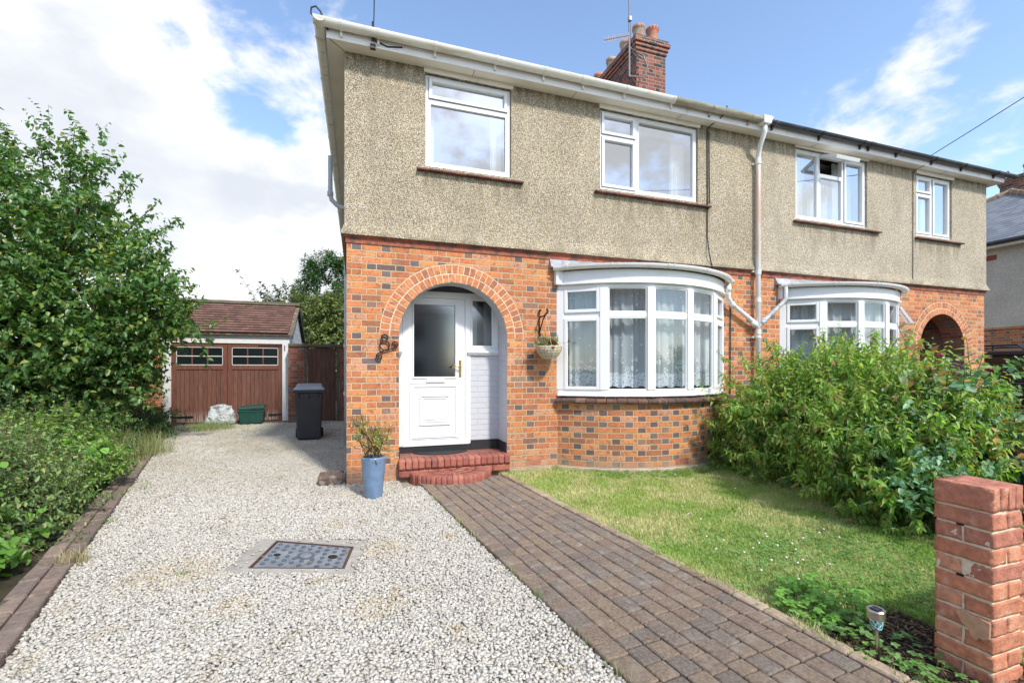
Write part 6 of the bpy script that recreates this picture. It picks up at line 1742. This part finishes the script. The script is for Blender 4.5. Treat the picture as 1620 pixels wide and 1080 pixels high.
# clover flowers
def flowers(name, pts, r, m, label, cat, zh):
    b = MB()
    for x, y in pts: 
        b.lathe((x, y, zh+random.uniform(-.01, .02)), [(r*.3, -r*.6), (r, -r*.1), (r*.8, r*.5), (r*.1, r*.8)], 7)
    o = b.build(name, m, None); return struct(o, 'stuff', label, cat)
pts = [(random.gauss(3.05, .28), random.gauss(-3.25, .22)) for _ in range(20)]+[(random.uniform(2.2, 4.6), random.uniform(-3.2, -.9)) for _ in range(8)]
flowers('clover_flower', [p for p in pts if lawn_ok(np.array([p[0]]), np.array([p[1]]))[0]], .0085, 'petal_white', 'small white clover flowers dotted over the lawn', 'flowers', .045)

# geranium-like weeds by the solar light
def weed_patch(name, label, cx, cy, rx, ry, n, h0, h1, s0, s1, m='leaf_clover', lobes=5):
    X = cx+rng.uniform(-rx, rx, n); Y = cy+rng.uniform(-ry, ry, n); ok = ((X-cx)/rx)**2+((Y-cy)/ry)**2 < 1; ok &= X > PRx(Y)+.10; X, Y = X[ok], Y[ok]
    h = rng.uniform(h0, h1, len(X)); s = rng.uniform(s0, s1, len(X))
    o = trefoils(name, X, Y, h, s, m, '', '', nl=lobes, wid=.7)
    t = thing(name, label, 'weeds', (cx, cy, 0)); o.name = 'leaves'; o.parent = t; o.data.transform(Matrix.Translation(-Vector((cx, cy, 0))))
    e = [np.stack([X, Y, X*0], 1), np.stack([X, Y, h*.6], 1), np.stack([X, Y, h], 1)]; twigs('stalk', 'stem', t, e, .0016)['kind'] = 'stuff'; t.name = name
    return t
weed_patch('geranium_weed', 'lobed green weeds spilling over the path edge beside the solar light', 2.36, -4.12, .22, .45, 190, .02, .08, .018, .034)
weed_patch('geranium_weed', 'taller pale green weeds just behind the solar light', 2.62, -3.82, .28, .24, 170, .03, .12, .022, .040, 'leaf_mallow')
weed_patch('geranium_weed', 'scattered green weeds growing through the dark mulch against the brick pier', 2.58, -4.3, .16, .42, 70, .02, .07, .018, .03)
# mulch litter
n = 1900; X = rng.uniform(2.33, 3.0, n); Y = rng.uniform(-4.62, -3.86, n); a = rng.uniform(0, 6.3, n)
o = leaves('bark_litter', 'dry_leaf', None, np.stack([X, Y, rng.uniform(.008, .022, n)], 1), np.stack([np.cos(a), np.sin(a), rng.uniform(-.15, .25, n)], 1), np.stack([rng.normal(size=n)*.4, rng.normal(size=n)*.4, np.ones(n)], 1), rng.uniform(.012, .05, n), .22, .1, .05)
struct(o, 'stuff', 'dry brown litter on the dark mulch beside the brick pier', 'litter')
# weeds in the gravel and grass by the garage corner
def tuft(x, y, r, n, h, label=None, name='grass_tuft', m='weed_grass', group=None, lean=.8):
    a = rng.uniform(0, 6.28, n); q = r*rng.random(n)**.7
    o = blades(name, m, x+q*np.cos(a), y+q*np.sin(a), h*rng.uniform(.4, 1.1, n), .004*np.ones(n), lean, 0)
    o.data.transform(Matrix.Translation((-x, -y, 0))); o.location = (x, y, 0)
    o['kind'] = 'stuff'
    return tag(o, label, 'grass', group)
tuft(-3.10, 6.3, .55, 1500, .20, 'loose patch of long grass on the gravel at the left end of the drive')
tuft(-3.18, 3.0, .5, 900, .42, 'tall grass tuft leaning over the kerb under the big tree')
tuft(-3.05, 2.3, .3, 500, .50, 'long thin grass stems rising beside the kerb, nearer than the other tall tuft')
tuft(-2.35, .55, .28, 260, .07, 'small weeds in the gravel next to the kerb, halfway up the drive')
tuft(-2.0, -.75, .10, 90, .06, 'pale green weed tuft in the gravel close to the kerb')
tuft(-.62, -2.95, .06, 80, .03, 'small green weed in the gravel in the foreground left of the path')
tuft(-.2, .9, .35, 160, .035, 'scattered tiny weeds in the gravel left of the blue pot')
n = 1300; Y = rng.uniform(-4.8, -.5, n); s_ = rng.random(n) < .35
X = np.where(s_, PLx(Y)+rng.normal(size=n)*.008, PRx(Y)+.055+rng.normal(size=n)*.012)
keep = (np.sin(Y*7+X*3)+np.sin(Y*17)) > .1; X, Y = X[keep], Y[keep]
struct(blades('edge_weeds', 'weed_grass', X, Y, rng.uniform(.05, .085, len(X)), .0035*np.ones(len(X)), .9, 0), 'stuff', 'little weeds and moss growing in the gaps along both edges of the block path', 'weeds')
n = 900; V_ = rng.integers(0, 9, n)*.1125+.13; Y = rng.uniform(-4.9, -.5, n); k_ = (np.sin(V_*40)+np.sin(Y*2.1+V_*9)) > .5; V_, Y = V_[k_], Y[k_]
struct(blades('joint_moss', 'weed_grass', PLx(Y)+V_+.001, Y, rng.uniform(.036, .046, len(Y)), .003*np.ones(len(Y)), .5, 0), 'stuff', 'moss and seedlings in the joints of the block path', 'moss')
tuft(-.98, -2.15, .05, 60, .035, 'tiny weed left of the manhole cover', group=None)
tuft(-1.02, -3.35, .05, 70, .03, 'tiny mossy weed in the gravel near the bottom left corner')
tuft(-1.25, 2.9, .4, 260, .05, 'sparse low weeds in the gravel in the middle of the drive')
tuft(-2.2, 5.6, .8, 700, .07, 'thin scatter of low weeds in the gravel in front of the green box')
tuft(-1.75, -1.75, .10, 200, .13, 'straw-coloured grass seed heads drooping over the kerb at the lower left', m='straw', lean=1.2)
# fallen leaves on drive and path
n = 150; X = rng.uniform(-2, 1.9, n); Y = rng.uniform(-4.2, 3, n); ok = X > kx(Y)+.1; X, Y = X[ok], Y[ok]; a = rng.uniform(0, 6.3, len(X))
o = leaves('fallen_leaf', 'dry_leaf', None, np.stack([X, Y, np.where(X > PLx(Y)-.02, .045, .026)], 1), np.stack([np.cos(a), np.sin(a), 0*a], 1), np.stack([rng.normal(size=len(X))*.3, rng.normal(size=len(X))*.3, np.ones(len(X))], 1), rng.uniform(.012, .038, len(X)), .33, .1, .05)
struct(o, 'stuff', 'brown fallen leaves and twigs scattered over the gravel and path', 'leaves')

# ================================================================== shrubs on the right
bush('garden_shrub', 'large bright green shrub spreading in front of the downpipe and the far bow window', 'shrub', (5.4, -1.7, 0),
     [(5.5, -1.45, .65, .70, .95, .68), (5.85, -1.6, .80, .52, .80, .68), (5.22, -1.95, .48, .48, .85, .54), (5.50, -2.3, .74, .50, .52, .66), (5.35, -.95, .32, .45, .5, .40)], 'leaf_hedge', 440, 8, 9, .076, slen=.34, up=.55, wid=.40, droop=.35, fold=.2, trunk_r=.018, hang=.5, nl=44, spread=.65, shell=.6, clump_r=.16, opposite=True)
bush('garden_shrub', 'lower bright green shrub between the large shrub and the brick pier', 'shrub', (4.9, -2.9, 0),
     [(4.88, -2.75, .48, .56, .60, .50), (5.02, -2.95, .64, .42, .45, .52), (4.75, -3.05, .28, .38, .42, .30)], 'leaf_hedge', 230, 8, 9, .066, slen=.24, up=.5, wid=.42, droop=.35, trunk_r=.016, hang=.5, nl=14, spread=.65, shell=.5, opposite=True)
bush('rose_bush', 'rose bush with bronze and yellowing leaves behind the brick pier', 'rose bush', (5.75, -3.1, 0),
     [(5.60, -3.1, .50, .50, .5, .40), (6.2, -3.1, .42, .6, .6, .38), (5.5, -3.35, .60, .42, .45, .42), (5.12, -2.95, 1.08, .28, .30, .32)], 'leaf_rose', 170, 6, 7, .074, slen=.22, up=.5, wid=.62, trunk_r=.012, nl=26, spread=.7, shell=.8, barkm='stem')
bush('ash_sapling', 'blue-green sapling with oval leaflets low down next to the brick pier', 'sapling', (4.55, -3.3, 0),
     [(4.50, -3.30, .34, .26, .22, .26), (4.60, -3.15, .62, .22, .22, .28)], 'leaf_blue', 34, 3, 6, .062, slen=.2, up=.25, wid=.60, trunk_r=.008, nl=8, spread=.75, shell=.7, opposite=True)
bush('ash_sapling', 'blue-green leafy sprays rising among the bright shrub behind the pier', 'sapling', (5.1, -3.15, 0),
     [(5.10, -3.15, .95, .28, .25, .3), (5.15, -2.9, 1.10, .22, .25, .2)], 'leaf_blue', 26, 3, 6, .068, slen=.22, up=.2, wid=.58, trunk_r=.008, nl=6, spread=.75, shell=.7, opposite=True)
# arching top shoots of the shrubs
def tops(parent, m, pts, leaf):
    A = np.array([p[:3] for p in pts], float); B = np.array([p[3:] for p in pts], float); L = np.linalg.norm(B-A, axis=1)
    (p, d, n_, s), ends = shoots(A, unit(B-A), L, 14, leaf, spread=.65, curve=.2, opposite=True, hang=.5)
    leaves('top_shoot', m, parent, p, d, n_, s, .42, .2, .35); twigs('top_twig', 'stem', parent, ends, .005)
gs = bpy.data.objects['garden_shrub']
pp = []
for _ in range(34):
    x = random.uniform(5.0, 6.05); y = -1.2-random.random()*1.2; z = 1.08+.35*(1-abs(x-5.8)/1.4); pp.append((x, y, z-.15, x+random.uniform(-.2, .2), y+random.uniform(-.2, .2), z+random.uniform(.1, .46)))
tops(gs, 'leaf_hedge', pp, .066)
# roses
def blooms(parent, pts, m, r):
    for x, y, z in pts:
        b = MB()
        for k in range(7):
            a = k*.9; e = Vector((math.cos(a), math.sin(a), random.uniform(-.3, .5)))*r
            c = Vector((x, y, z)); s = Vector((-math.sin(a), math.cos(a), 0))*r*.6
            b.face([c, c+e*.6-s, c+e+Vector((0, 0, r*.4)), c+e*.6+s]); b.face([c, c+e*.3-s*.6, c+e*.5+Vector((0, 0, r*.9)), c+e*.3+s*.6])
        b.build('flower', m, parent)
rb = bpy.data.objects['rose_bush']
blooms(rb, [(5.62, -3.12, 1.36), (5.25, -2.95, 1.48)], 'petal_pink', .035)
blooms(rb, [(5.85, -3.3, .95), (6.1, -3.2, 1.05), (5.5, -3.3, .75)], 'petal_white', .035)
# tall tree shoots over the arch
# ================================================================== brick gate pier and low wall
def pier():
    x0, y1, s = 2.664, -4.318, .217; y0 = y1-s; x1 = x0+s
    t = thing('gate_pier', 'square red brick gate pier with a worn brick-on-edge top at the lower right', 'pier', (x0+s/2, y0+s/2, 0))
    b = MB(); H = .075; z = .665; k = 0
    rot = [R(1.0)]
    def brick(xa, ya, xb, yb, za, zb, rough=1):
        g = .0048; j = lambda: random.uniform(-.003, .003)
        b.hexa([(xa+g+j(), ya+g+j(), za+g+j()), (xb-g+j(), ya+g+j(), za+g+j()), (xb-g+j(), yb-g+j(), za+g+j()), (xa+g+j(), yb-g+j(), za+g+j())],
               [(xa+g+j(), ya+g+j(), zb-g+j()), (xb-g+j(), ya+g+j(), zb-g+j()), (xb-g+j(), yb-g+j(), zb-g+j()), (xa+g+j(), yb-g+j(), zb-g+j())])
    rows = []
    zt = .746; n = 0
    while zt > -.1:
        za, zb = zt-H, zt; e = random.uniform(-.003, .003)
        if n % 2 == 0:       # one stretcher on the left face
            brick(x0+e, y0, x0+s/2, y1, za, zb); brick(x0+s/2, y0, x1, y1, za, zb)
        else:
            brick(x0+e, y0, x1, y0+s/2, za, zb); brick(x0+e, y0+s/2, x1, y1, za, zb)
        zt -= H; n += 1
    body = roughen(b.build('brickwork', 'pier_brick', t), 5, .0028, 16, .0014)
    # top: bricks on edge, side by side
    b = MB()
    for i in range(4):
        w_ = s/4
        brick(x0+i*w_, y0-.002, x0+(i+1)*w_+.004, y1+.002, .749, .860)
    roughen(b.build('brick_on_edge', 'pier_brick', t), 5, .0028, 16, .0014)
    b = MB(); b.box(x0+.0095, y0+.0095, -.1, x1-.0095, y1-.0095, .838); m_ = roughen(b.build('mortar', 'mortar', t), 30, .0022, 22, .001)
    # spalled patch of mortar on the left face and dark gaps
    b = MB(); P = [(-4.525, .285), (-4.49, .292), (-4.46, .289), (-4.425, .30), (-4.40, .285), (-4.415, .262), (-4.428, .238), (-4.45, .228), (-4.455, .20), (-4.475, .185), (-4.488, .205), (-4.50, .200), (-4.523, .215)]
    X = x0-.0035; b.hexa([(X+.01, y, z) for y, z in P], [(X, y, z) for y, z in P]); b.build('mortar_patch', 'mortar_patch', t, bevel=.003)
    b = MB(); b.box(x0+.003, -4.43, .668, x0+.012, -4.405, .676); b.box(x0+.003, -4.43, .443, x0+.012, -4.405, .452); b.build_each('joint_gap', 'soil', t)
    # low wall running on from the pier
    w_ = thing('front_wall', 'low red brick wall running right from the gate pier', 'wall', (4, -4.37, 0)); b = MB(); zt = .335; n = 0
    while zt > -.1:
        x = x1+.005-(0 if n % 2 else .112)
        while x < 8.5:
            xa = max(x, x1+.004); brick(xa, -4.43, x+.225, -4.325, zt-H, zt); x += .225
        zt -= H; n += 1
    b.build('brickwork', 'pier_brick', w_, bevel=.005)
    b = MB(); x = x1+.006
    while x < 8.5: brick(x, -4.49, x+.075, -4.27, .337, .445); x += .075
    b.build('coping', 'pier_brick', w_, bevel=.006)['kind'] = 'stuff'; b = MB(); b.box(x1+.006, -4.42, -.1, 8.5, -4.335, .435); b.build('mortar', 'mortar', w_)
pier()
wire('garden_wire', [(3.0, -4.50, .55), (3.02, -4.53, .5), (3.03, -4.55, .4), (3.0, -4.53, .3), (3.01, -4.54, .18), (2.97, -4.52, .0)], .0016, 'loose rusty wire hanging down the right face of the brick pier', 'wire', 'iron_rust')

# solar path light
def solar():
    x, y = 2.425, -4.237; t = thing('solar_light', 'small solar stake light with a turquoise mosaic shade and steel cap', 'garden light', (x, y, 0))
    t.rotation_euler = (0, R(-4), 0)
    b = MB(); b.lathe((0, 0, 0), [(.0075, -.03), (.0075, .16)], 12); b.build('stake', 'steel', t, smooth=True, shift=False)
    b = MB(); b.lathe((0, 0, 0), [(.002, .155), (.019, .156), (.021, .160), (.031, .212), (.002, .213)], 24); b.build('shade', 'mosaic', t, smooth=False, shift=False)
    b = MB(); b.lathe((0, 0, 0), [(.030, .210), (.037, .211), (.0375, .246), (.034, .250), (.030, .250), (.002, .249)], 28); b.build('cap', 'steel', t, smooth=False, shift=False)
    b = MB(); b.box(-.017, -.017, .2505, .017, .017, .253); b.build('solar_cell', 'car_paint', t, shift=False)
solar()

# potted shrub by the door
def pot_plant():
    x, y = .285, -.62; t = thing('plant_pot', 'tall tapered blue glazed pot at the left foot of the porch arch', 'plant pot', (x, y, 0))
    b = MB(); b.lathe((x, y, 0), [(.02, .0), (.085, .0), (.092, .02), (.104, .15), (.118, .30), (.126, .40), (.131, .425), (.128, .44), (.114, .44), (.108, .40), (.10, .37)], 40); b.build('pot_body', 'blue_glaze', t, smooth=True)
    b = MB(); b.lathe((x, y, 0), [(.002, .385), (.108, .38)], 20); b.build('compost', 'soil', t)
    bush('potted_shrub', 'small yellow-green shrub with reddish tips growing in the blue pot', 'shrub', (x, y, .38), [(x-.04, y, .60), (x+.07, y-.02, .57), (x-.14, y+.02, .68), (x, y, .72)] and [(x-.03, y, .60, .16, .15, .15), (x-.12, y, .70, .10, .1, .11), (x+.10, y, .58, .09, .1, .11)], 'leaf_pot', 46, 4, 8, .024, slen=.10, up=.8, wid=.5, trunk_r=.005, nl=12, clump_r=.03, shell=.9, barkm='stem')
pot_plant()

# hanging basket on its bracket
def basket():
    x, y, z = 2.49, -.20, 1.66
    t = thing('hanging_basket', 'cream wicker hanging basket of red flowers on a black bracket between arch and bow window', 'hanging basket', (x, y, z))
    b = MB(); r = .17
    for j in range(9):
        f = j/8; rr = r*math.sin(math.acos(1-min(1, .12+f*.88))) if False else r*(.50+.50*math.sin(f*math.pi/2)); zz = z-.15+f*.15
        b.tube([(x+rr*math.cos(2*math.pi*k/28), y+rr*math.sin(2*math.pi*k/28), zz+.004*(-1)**k) for k in range(29)], .0085, 5, cap=False)
    for k in range(14):
        a = 2*math.pi*k/14; b.tube([(x+(r+.003)*(.5+.5*math.sin(f/6*math.pi/2))*math.cos(a), y+(r+.003)*(.5+.5*math.sin(f/6*math.pi/2))*math.sin(a), z-.15+f/6*.15) for f in range(7)], .006, 4)
    b.build('wicker_bowl', 'wicker', t)
    b = MB(); b.lathe((x, y, z), [(.002, -.155), (.08, -.152), (.15, -.05), (.155, -.02), (.002, -.015)], 20); b.build('liner', 'soil', t)
    hk = Vector((x-.04, y, z+.40)); b = MB()
    for a in (.3, 2.4, 4.5): b.tube([(x+r*math.cos(a), y+r*math.sin(a), z), tuple(hk)], .0016, 4)
    b.build('chain', 'galvanised', t)
    bx = x-.06
    br = thing('basket_bracket', 'black scrolled wall bracket that carries the hanging basket', 'bracket', (bx, 0, z+.3))
    b = MB(); b.tube([(bx, -.012, z+.17), (bx, -.012, z+.47)], .010, 6); b.tube([(bx, -.02, z+.20), (bx+.01, -.12, z+.36), (bx+.02, -.22, z+.44)], .009, 6); b.tube([(bx, -.012, z+.40), (bx+.01, -.14, z+.405), (bx+.02, -.23, z+.43), (bx+.022, -.25, z+.46), (bx+.02, -.23, z+.485), (bx+.02, -.21, z+.47)], .010, 6)
    b.tube([(bx, -.015, z+.47), (bx, -.03, z+.50), (bx, -.06, z+.495), (bx, -.06, z+.475)], .010, 6); b.tube([(bx, -.015, z+.17), (bx, -.03, z+.145), (bx, -.055, z+.155), (bx, -.05, z+.18)], .011, 6)
    b.build('iron', 'black_metal', br, smooth=True)
    bush('trailing_flowers', 'green trailing plants filling the hanging basket', 'flowers', (x, y, z), [(x-.04, y, z+.02, .14, .12, .06), (x+.07, y, z+.03, .10, .1, .06)], 'leaf_clover', 26, 4, 6, .026, slen=.09, up=.5, wid=.6, trunk_r=.003, nl=4, clump_r=.03, shell=.9, barkm='stem')
    f = bpy.data.objects['trailing_flowers']
    blooms(f, [(x+.01, y-.13, z+.05), (x+.03, y-.12, z+.04), (x-.01, y-.14, z+.055), (x-.02, y-.165, z-.02), (x-.01, y-.16, z-.035), (x+.26, y-.05, z+.06)], 'petal_red', .026)
basket()

# ================================================================== trees beyond the garage
bush('conifer', 'dense dark evergreen rising behind the garage, against the house corner', 'tree', (-.9, 16.0, 0),
     [(-1.0, 16.0, 4.4, 1.25, 1.2, 2.0), (-.3, 16.2, 3.6, 1.3, 1.2, 2.6), (-1.9, 16.0, 3.3, .8, .8, 1.2)], 'leaf_conifer', 420, 8, 12, .13, slen=.30, up=.8, wid=.35, trunk_r=.16, nl=8, trunk=[(-.9, 16, 0), (-.9, 16, 1.5), (-.9, 16, 3.2)], shell=.35)
bush('apple_tree', 'olive-green leafy tree behind the side gate, in front of the dark evergreen', 'tree', (-1.0, 13.2, 0),
     [(-1.6, 13.2, 2.9, 1.35, 1.0, 1.2), (-.4, 13.4, 2.9, 1.1, 1.0, 1.5), (-.9, 13.1, 2.1, 1.5, 1.0, 1.0)], 'leaf_back', 360, 8, 10, .11, slen=.34, up=.3, wid=.55, trunk_r=.12, nl=10, trunk=[(-1.0, 13.2, 0), (-1.05, 13.2, .8), (-.95, 13.2, 1.7), (-.95, 13.2, 2.3)], shell=.45)
st = bush('sparse_tree', 'thin open-branched tree with sparse leaves seen above the garage roof', 'tree', (-3.0, 15.4, 0),
     [(-3.2, 15.4, 3.7, 1.2, .8, .9), (-2.4, 15.4, 3.9, .9, .6, .8)], 'leaf_sparse', 70, 4, 8, .12, slen=.45, up=.5, wid=.6, trunk_r=.09, nl=14, trunk=[(-3.0, 15.4, 0), (-2.95, 15.4, 1.2), (-3.0, 15.4, 2.4), (-2.9, 15.4, 3.0)], shell=.8)
sprays(st, 'leaf_sparse', [(-3.2, 15.4, 3.2, -4.5, 15.6, 5.3), (-3.0, 15.4, 3.4, -3.6, 15.5, 5.0), (-2.8, 15.4, 3.4, -3.1, 15.4, 4.8), (-2.7, 15.4, 3.5, -2.4, 15.3, 4.9), (-2.6, 15.4, 3.4, -2.0, 15.4, 4.7), (-3.2, 15.4, 3.0, -4.6, 15.5, 3.7)], .12, 5)

# ================================================================== neighbouring houses
def right_house():
    t = thing('neighbour_house', 'grey slate-roofed pebbledash house beyond the right end of the pair', 'house', (22, 4, 0))
    X0, X1, Y0, Y1 = 18.0, 30.0, 0.0, 8.1; zb, zs = 2.60, 4.93
    b = MB(); b.box(X0, Y0, -.1, X1, Y1, zb-.06); b.box(X0-.03, Y0-.03, zb-.06, X1+.03, Y1+.03, zb); b.build('brick_wall', 'brick_wall', t)
    b = MB(); b.box(X0-.01, Y0-.01, zb+.002, X1+.01, Y1+.01, zs); b.build('pebbledash_wall', 'pebbledash_grey', t)
    b = MB(); b.box(X0-.02, 2.55, 4.60, X0-.011, 2.95, 4.75); b.build('vent_tile', 'brick_red_course2', t)
    o = .30; b = MB(); b.box(X0-o, Y0-o, zs, X1+o, Y1+o, zs+.02); b.build('soffit', 'soffit', t)
    b = MB(); b.box(X0-o-.02, Y0-o-.02, zs-.02, X0-o, Y1+o+.02, zs+.13); b.box(X0-o, Y0-o-.02, zs-.02, X1+o, Y0-o, zs+.13); b.build('fascia', 'soffit', t)
    b = MB(); b.tube([(X0-o-.08, Y0-o, zs+.10), (X0-o-.08, Y1+o, zs+.10)], .06, 10); b.build('gutter', 'black_gutter', t)
    z = zs+.10; mid = (Y0+Y1)/2; half = (Y1-Y0)/2+o; rz = 7.62; ap = (X0+mid-Y0, mid, rz); ap2 = (X1-mid+Y0, mid, rz)
    a, b2, c, d = (X0-o, Y0-o, z), (X1+o, Y0-o, z), (X1+o, Y1+o, z), (X0-o, Y1+o, z)
    b = MB(); b.face([a, b2, ap2, ap]); b.face([b2, c, ap2]); b.face([c, d, ap, ap2]); b.face([d, a, ap]); b.face([a, b2, c, d]); rf = b.build('roof', 'slate', t)
    V = Vector((ap[0]-a[0], 0, rz-z)); L = V.length
    tiles('roof_tile', 'slate', rf, (X0-o, Y1+o, z), (0, -1, 0), V, int(2*half/.26)+1, int(L/.19), .26, .19, inside=lambda u, v: abs(u-half) < half*(1-v/L)+.02, thick=.009)['kind'] = 'stuff'
    for e in (d, a):
        b = MB(); p0 = Vector(e); dn = (Vector(ap)-p0); n = int(dn.length/.45); dn.normalize()
        for i in range(n+1): q = p0+dn*(i*.45)+Vector((0, 0, .03)); b.tube([q, q+dn*.46], [.125, .11], 8)
        b.build('hip_tile', 'old_tile', rf)
    b = MB()
    for i in range(10): q = Vector(ap)+Vector((i*.45, 0, .03)); b.tube([q, q+Vector((.46, 0, 0))], [.125, .11], 8)
    b.build('ridge_tile', 'old_tile', rf)
    c = chimney_stack(22.6, 23.9, 3.3, 4.6, 6.8, 8.35, t, 'brick_chimney')
    pot(22.95, 3.95, 8.33, c, h=.42, r=.16); pot(23.5, 3.95, 8.33, c, h=.42, r=.16)
right_house()
def left_house():
    t = thing('neighbour_house', 'house on the left of which only a lichened roof edge shows above the big tree', 'house', (-10, 1, 0))
    X0, X1, Y0, Y1 = -18.0, -6.42, -3.0, 4.72; zs = 4.95
    b = MB(); b.box(X0, Y0, -.1, X1, Y1, 2.9); b.build('brick_wall', 'brick_wall', t)
    b = MB(); b.box(X0-.01, Y0-.01, 2.902, X1+.01, Y1+.01, zs+.2); b.build('pebbledash_wall', 'pebbledash_grey', t)
    z = zs+.22; o = .3; ry = (Y0+Y1)/2; rz = z+(Y1-ry+o)*math.tan(R(42))
    b = MB(); b.hexa([(X0-o, Y0-o, z), (X1+o, Y0-o, z), (X1+o, Y1+o, z), (X0-o, Y1+o, z)], [(X0-o, ry-.02, rz), (X1+o, ry-.02, rz), (X1+o, ry+.02, rz), (X0-o, ry+.02, rz)]); rf = b.build('roof', 'main_roof_tile', t)
    b = MB(); n = 22
    for i in range(n):
        f = i/n; y = Y1+o+.02-(Y1+o-ry)*f; zz = z+(rz-z)*f; b.obox((X1+o+.02, y, zz+.03), (.09, 0, 0), (0, .13, -.11), (0, .012, .014))
    b.build('verge_tile', 'old_tile', rf)
left_house()
def opposite_houses():
    # the other side of the street, seen only as reflections in the window panes
    for k, x in enumerate((-14, 0.5, 15)):
        t = thing('opposite_house', ['pale rendered house across the street, mirrored in the window glass, left', 'pale rendered house straight across the street, mirrored in the door glass', 'pale rendered house across the street, mirrored in the window glass, right'][k], 'house', (x, -26, 0), 'houses across the street')
        b = MB(); b.box(x-5.5, -33, -.1, x+5.5, -25, 5.0); b.build_each('wall', 'white_paint', t)
        b = MB(); b.hexa([(x-5.9, -33.4, 5.0), (x+5.9, -33.4, 5.0), (x+5.9, -24.6, 5.0), (x-5.9, -24.6, 5.0)], [(x-3, -29.1, 8), (x+3, -29.1, 8), (x+3, -28.9, 8), (x-3, -28.9, 8)]); b.build('roof', 'main_roof_tile', t)
        for xx in (-3.5, 0.2, 3.2):
            for zz in (.9, 3.3): b = MB(); b.box(x+xx-.8, -25.0, zz, x+xx+.8, -24.95, zz+1.2); b.build('window', 'glass_dark', t)
opposite_houses()

def far_aerial():
    t = thing('television_aerial', 'small aerial on the chimney of the far right house', 'aerial', (23.2, 3.6, 8.4))
    b = MB(); b.tube([(23.2, 3.6, 8.0), (23.2, 3.6, 10.9)], .022, 6); b.build('mast', 'aerial_metal', t)
    b = MB(); b.tube([(23.2, 3.6, 10.6), (22.3, 3.2, 10.6)], .014, 5)
    for k in range(8): x = 22.3+k*.12; b.tube([(x, 3.2+k*.053, 10.45), (x, 3.2+k*.053, 10.75)], .008, 4)
    b.build('yagi', 'aerial_metal', t)
far_aerial()
# ================================================================== parked car in the side drive
def car():
    X, Y = 13.95, 0.3; t = thing('parked_car', 'black off-road car with a roof rack parked beyond the far house corner', 'car', (X, Y, 0))
    W = .93; prof = [(-2.2, .45), (-2.25, .9), (-2.15, 1.05), (-1.0, 1.12), (-.55, 1.68), (-.35, 1.74), (1.95, 1.76), (2.12, 1.66), (2.2, 1.05), (2.22, .5), (2.1, .38), (-2.1, .38)]
    low_ = [(-2.2, .42), (-2.27, .75), (-2.18, 1.02), (-1.0, 1.10), (2.2, 1.10), (2.27, .7), (2.18, .42)]
    b = MB(); b.hexa([(X-W, Y+p[0], p[1]) for p in low_], [(X+W, Y+p[0], p[1]) for p in low_]); body = b.build('body', 'car_paint', t, bevel=.05, seg=3)
    cab = [(-1.0, 1.10), (-.50, 1.66), (2.02, 1.68), (2.16, 1.10)]
    b = MB(); b.hexa([(X-W+.06, Y+cab[0][0], 1.101), (X-W+.06, Y+cab[3][0], 1.101), (X+W-.06, Y+cab[3][0], 1.101), (X+W-.06, Y+cab[0][0], 1.101)], [(X-W+.14, Y+cab[1][0], 1.66), (X-W+.14, Y+cab[2][0], 1.66), (X+W-.14, Y+cab[2][0], 1.66), (X+W-.14, Y+cab[1][0], 1.66)]); b.build('windows', 'glass_carsolid', t, bevel=.01)
    b = MB(); b.box(X-W+.07, Y-.55, 1.661, X+W-.07, Y+2.12, 1.76); b.build('roof_panel', 'car_grey', t, bevel=.03, seg=3)
    b = MB()
    for y0 in (-.98, .35, 1.35, 2.05):
        for s in (-1, 1):
            xb = X+s*(W-.055); xt = X+s*(W-.135); ya = Y+y0; yt = Y+y0+(.47 if y0 < -.5 else 0)
            b.hexa([(xb-.01, ya, 1.10), (xb+.01, ya, 1.10), (xb+.01, ya+.09, 1.10), (xb-.01, ya+.09, 1.10)], [(xt-.01, yt, 1.67), (xt+.01, yt, 1.67), (xt+.01, yt+.09, 1.67), (xt-.01, yt+.09, 1.67)])
    b.build_each('pillar', 'car_paint', t)
    for s in (-1, 1):
        for y0 in (-1.45, 1.4):
            b = MB(); b.tube([(X+s*(W-.2), Y+y0, .37), (X+s*(W+.02), Y+y0, .37)], .37, 28); w_ = b.build('wheel', 'rubber', t, bevel=.03, seg=2)
            b = MB(); b.tube([(X+s*(W+.0), Y+y0, .37), (X+s*(W+.035), Y+y0, .37)], .21, 20); b.build('rim', 'galvanised', w_)
        b = MB(); b.box(X+s*(W+.02), Y-.95, 1.05, X+s*(W+.2), Y-.85, 1.22); b.build('wing_mirror', 'car_paint', t, bevel=.02)
        b = MB(); b.box(X+s*.62, Y-2.285, .72, X+s*.84, Y-2.2, .88); b.build('headlight', 'chrome', t, bevel=.02)
        b = MB(); b.box(X+s*(W-.01), Y+.45, .98, X+s*(W+.025), Y+.6, 1.01); b.build('door_handle', 'chrome', t)
    b = MB()
    for s in (-1, 1): b.tube([(X+s*.74, Y-.4, 1.77), (X+s*.74, Y-.3, 1.88), (X+s*.74, Y+1.8, 1.88), (X+s*.74, Y+1.95, 1.77)], .018, 6)
    for y0 in (-.3, .25, .8, 1.3, 1.8): b.tube([(X-.74, Y+y0, 1.88), (X+.74, Y+y0, 1.88)], .014, 6)
    for y0 in (.1, 1.0): 
        for s in (-1, 1): b.tube([(X+s*.74, Y+y0, 1.77), (X+s*.74, Y+y0, 1.88)], .018, 6)
    b.build('roof_rack', 'black_metal', t)
    b = MB(); b.box(X-W-.02, Y-2.32, .42, X+W+.02, Y-2.2, .62); b.build('bumper', 'rubber', t, bevel=.03, seg=2)
car()

# the pair's other small things
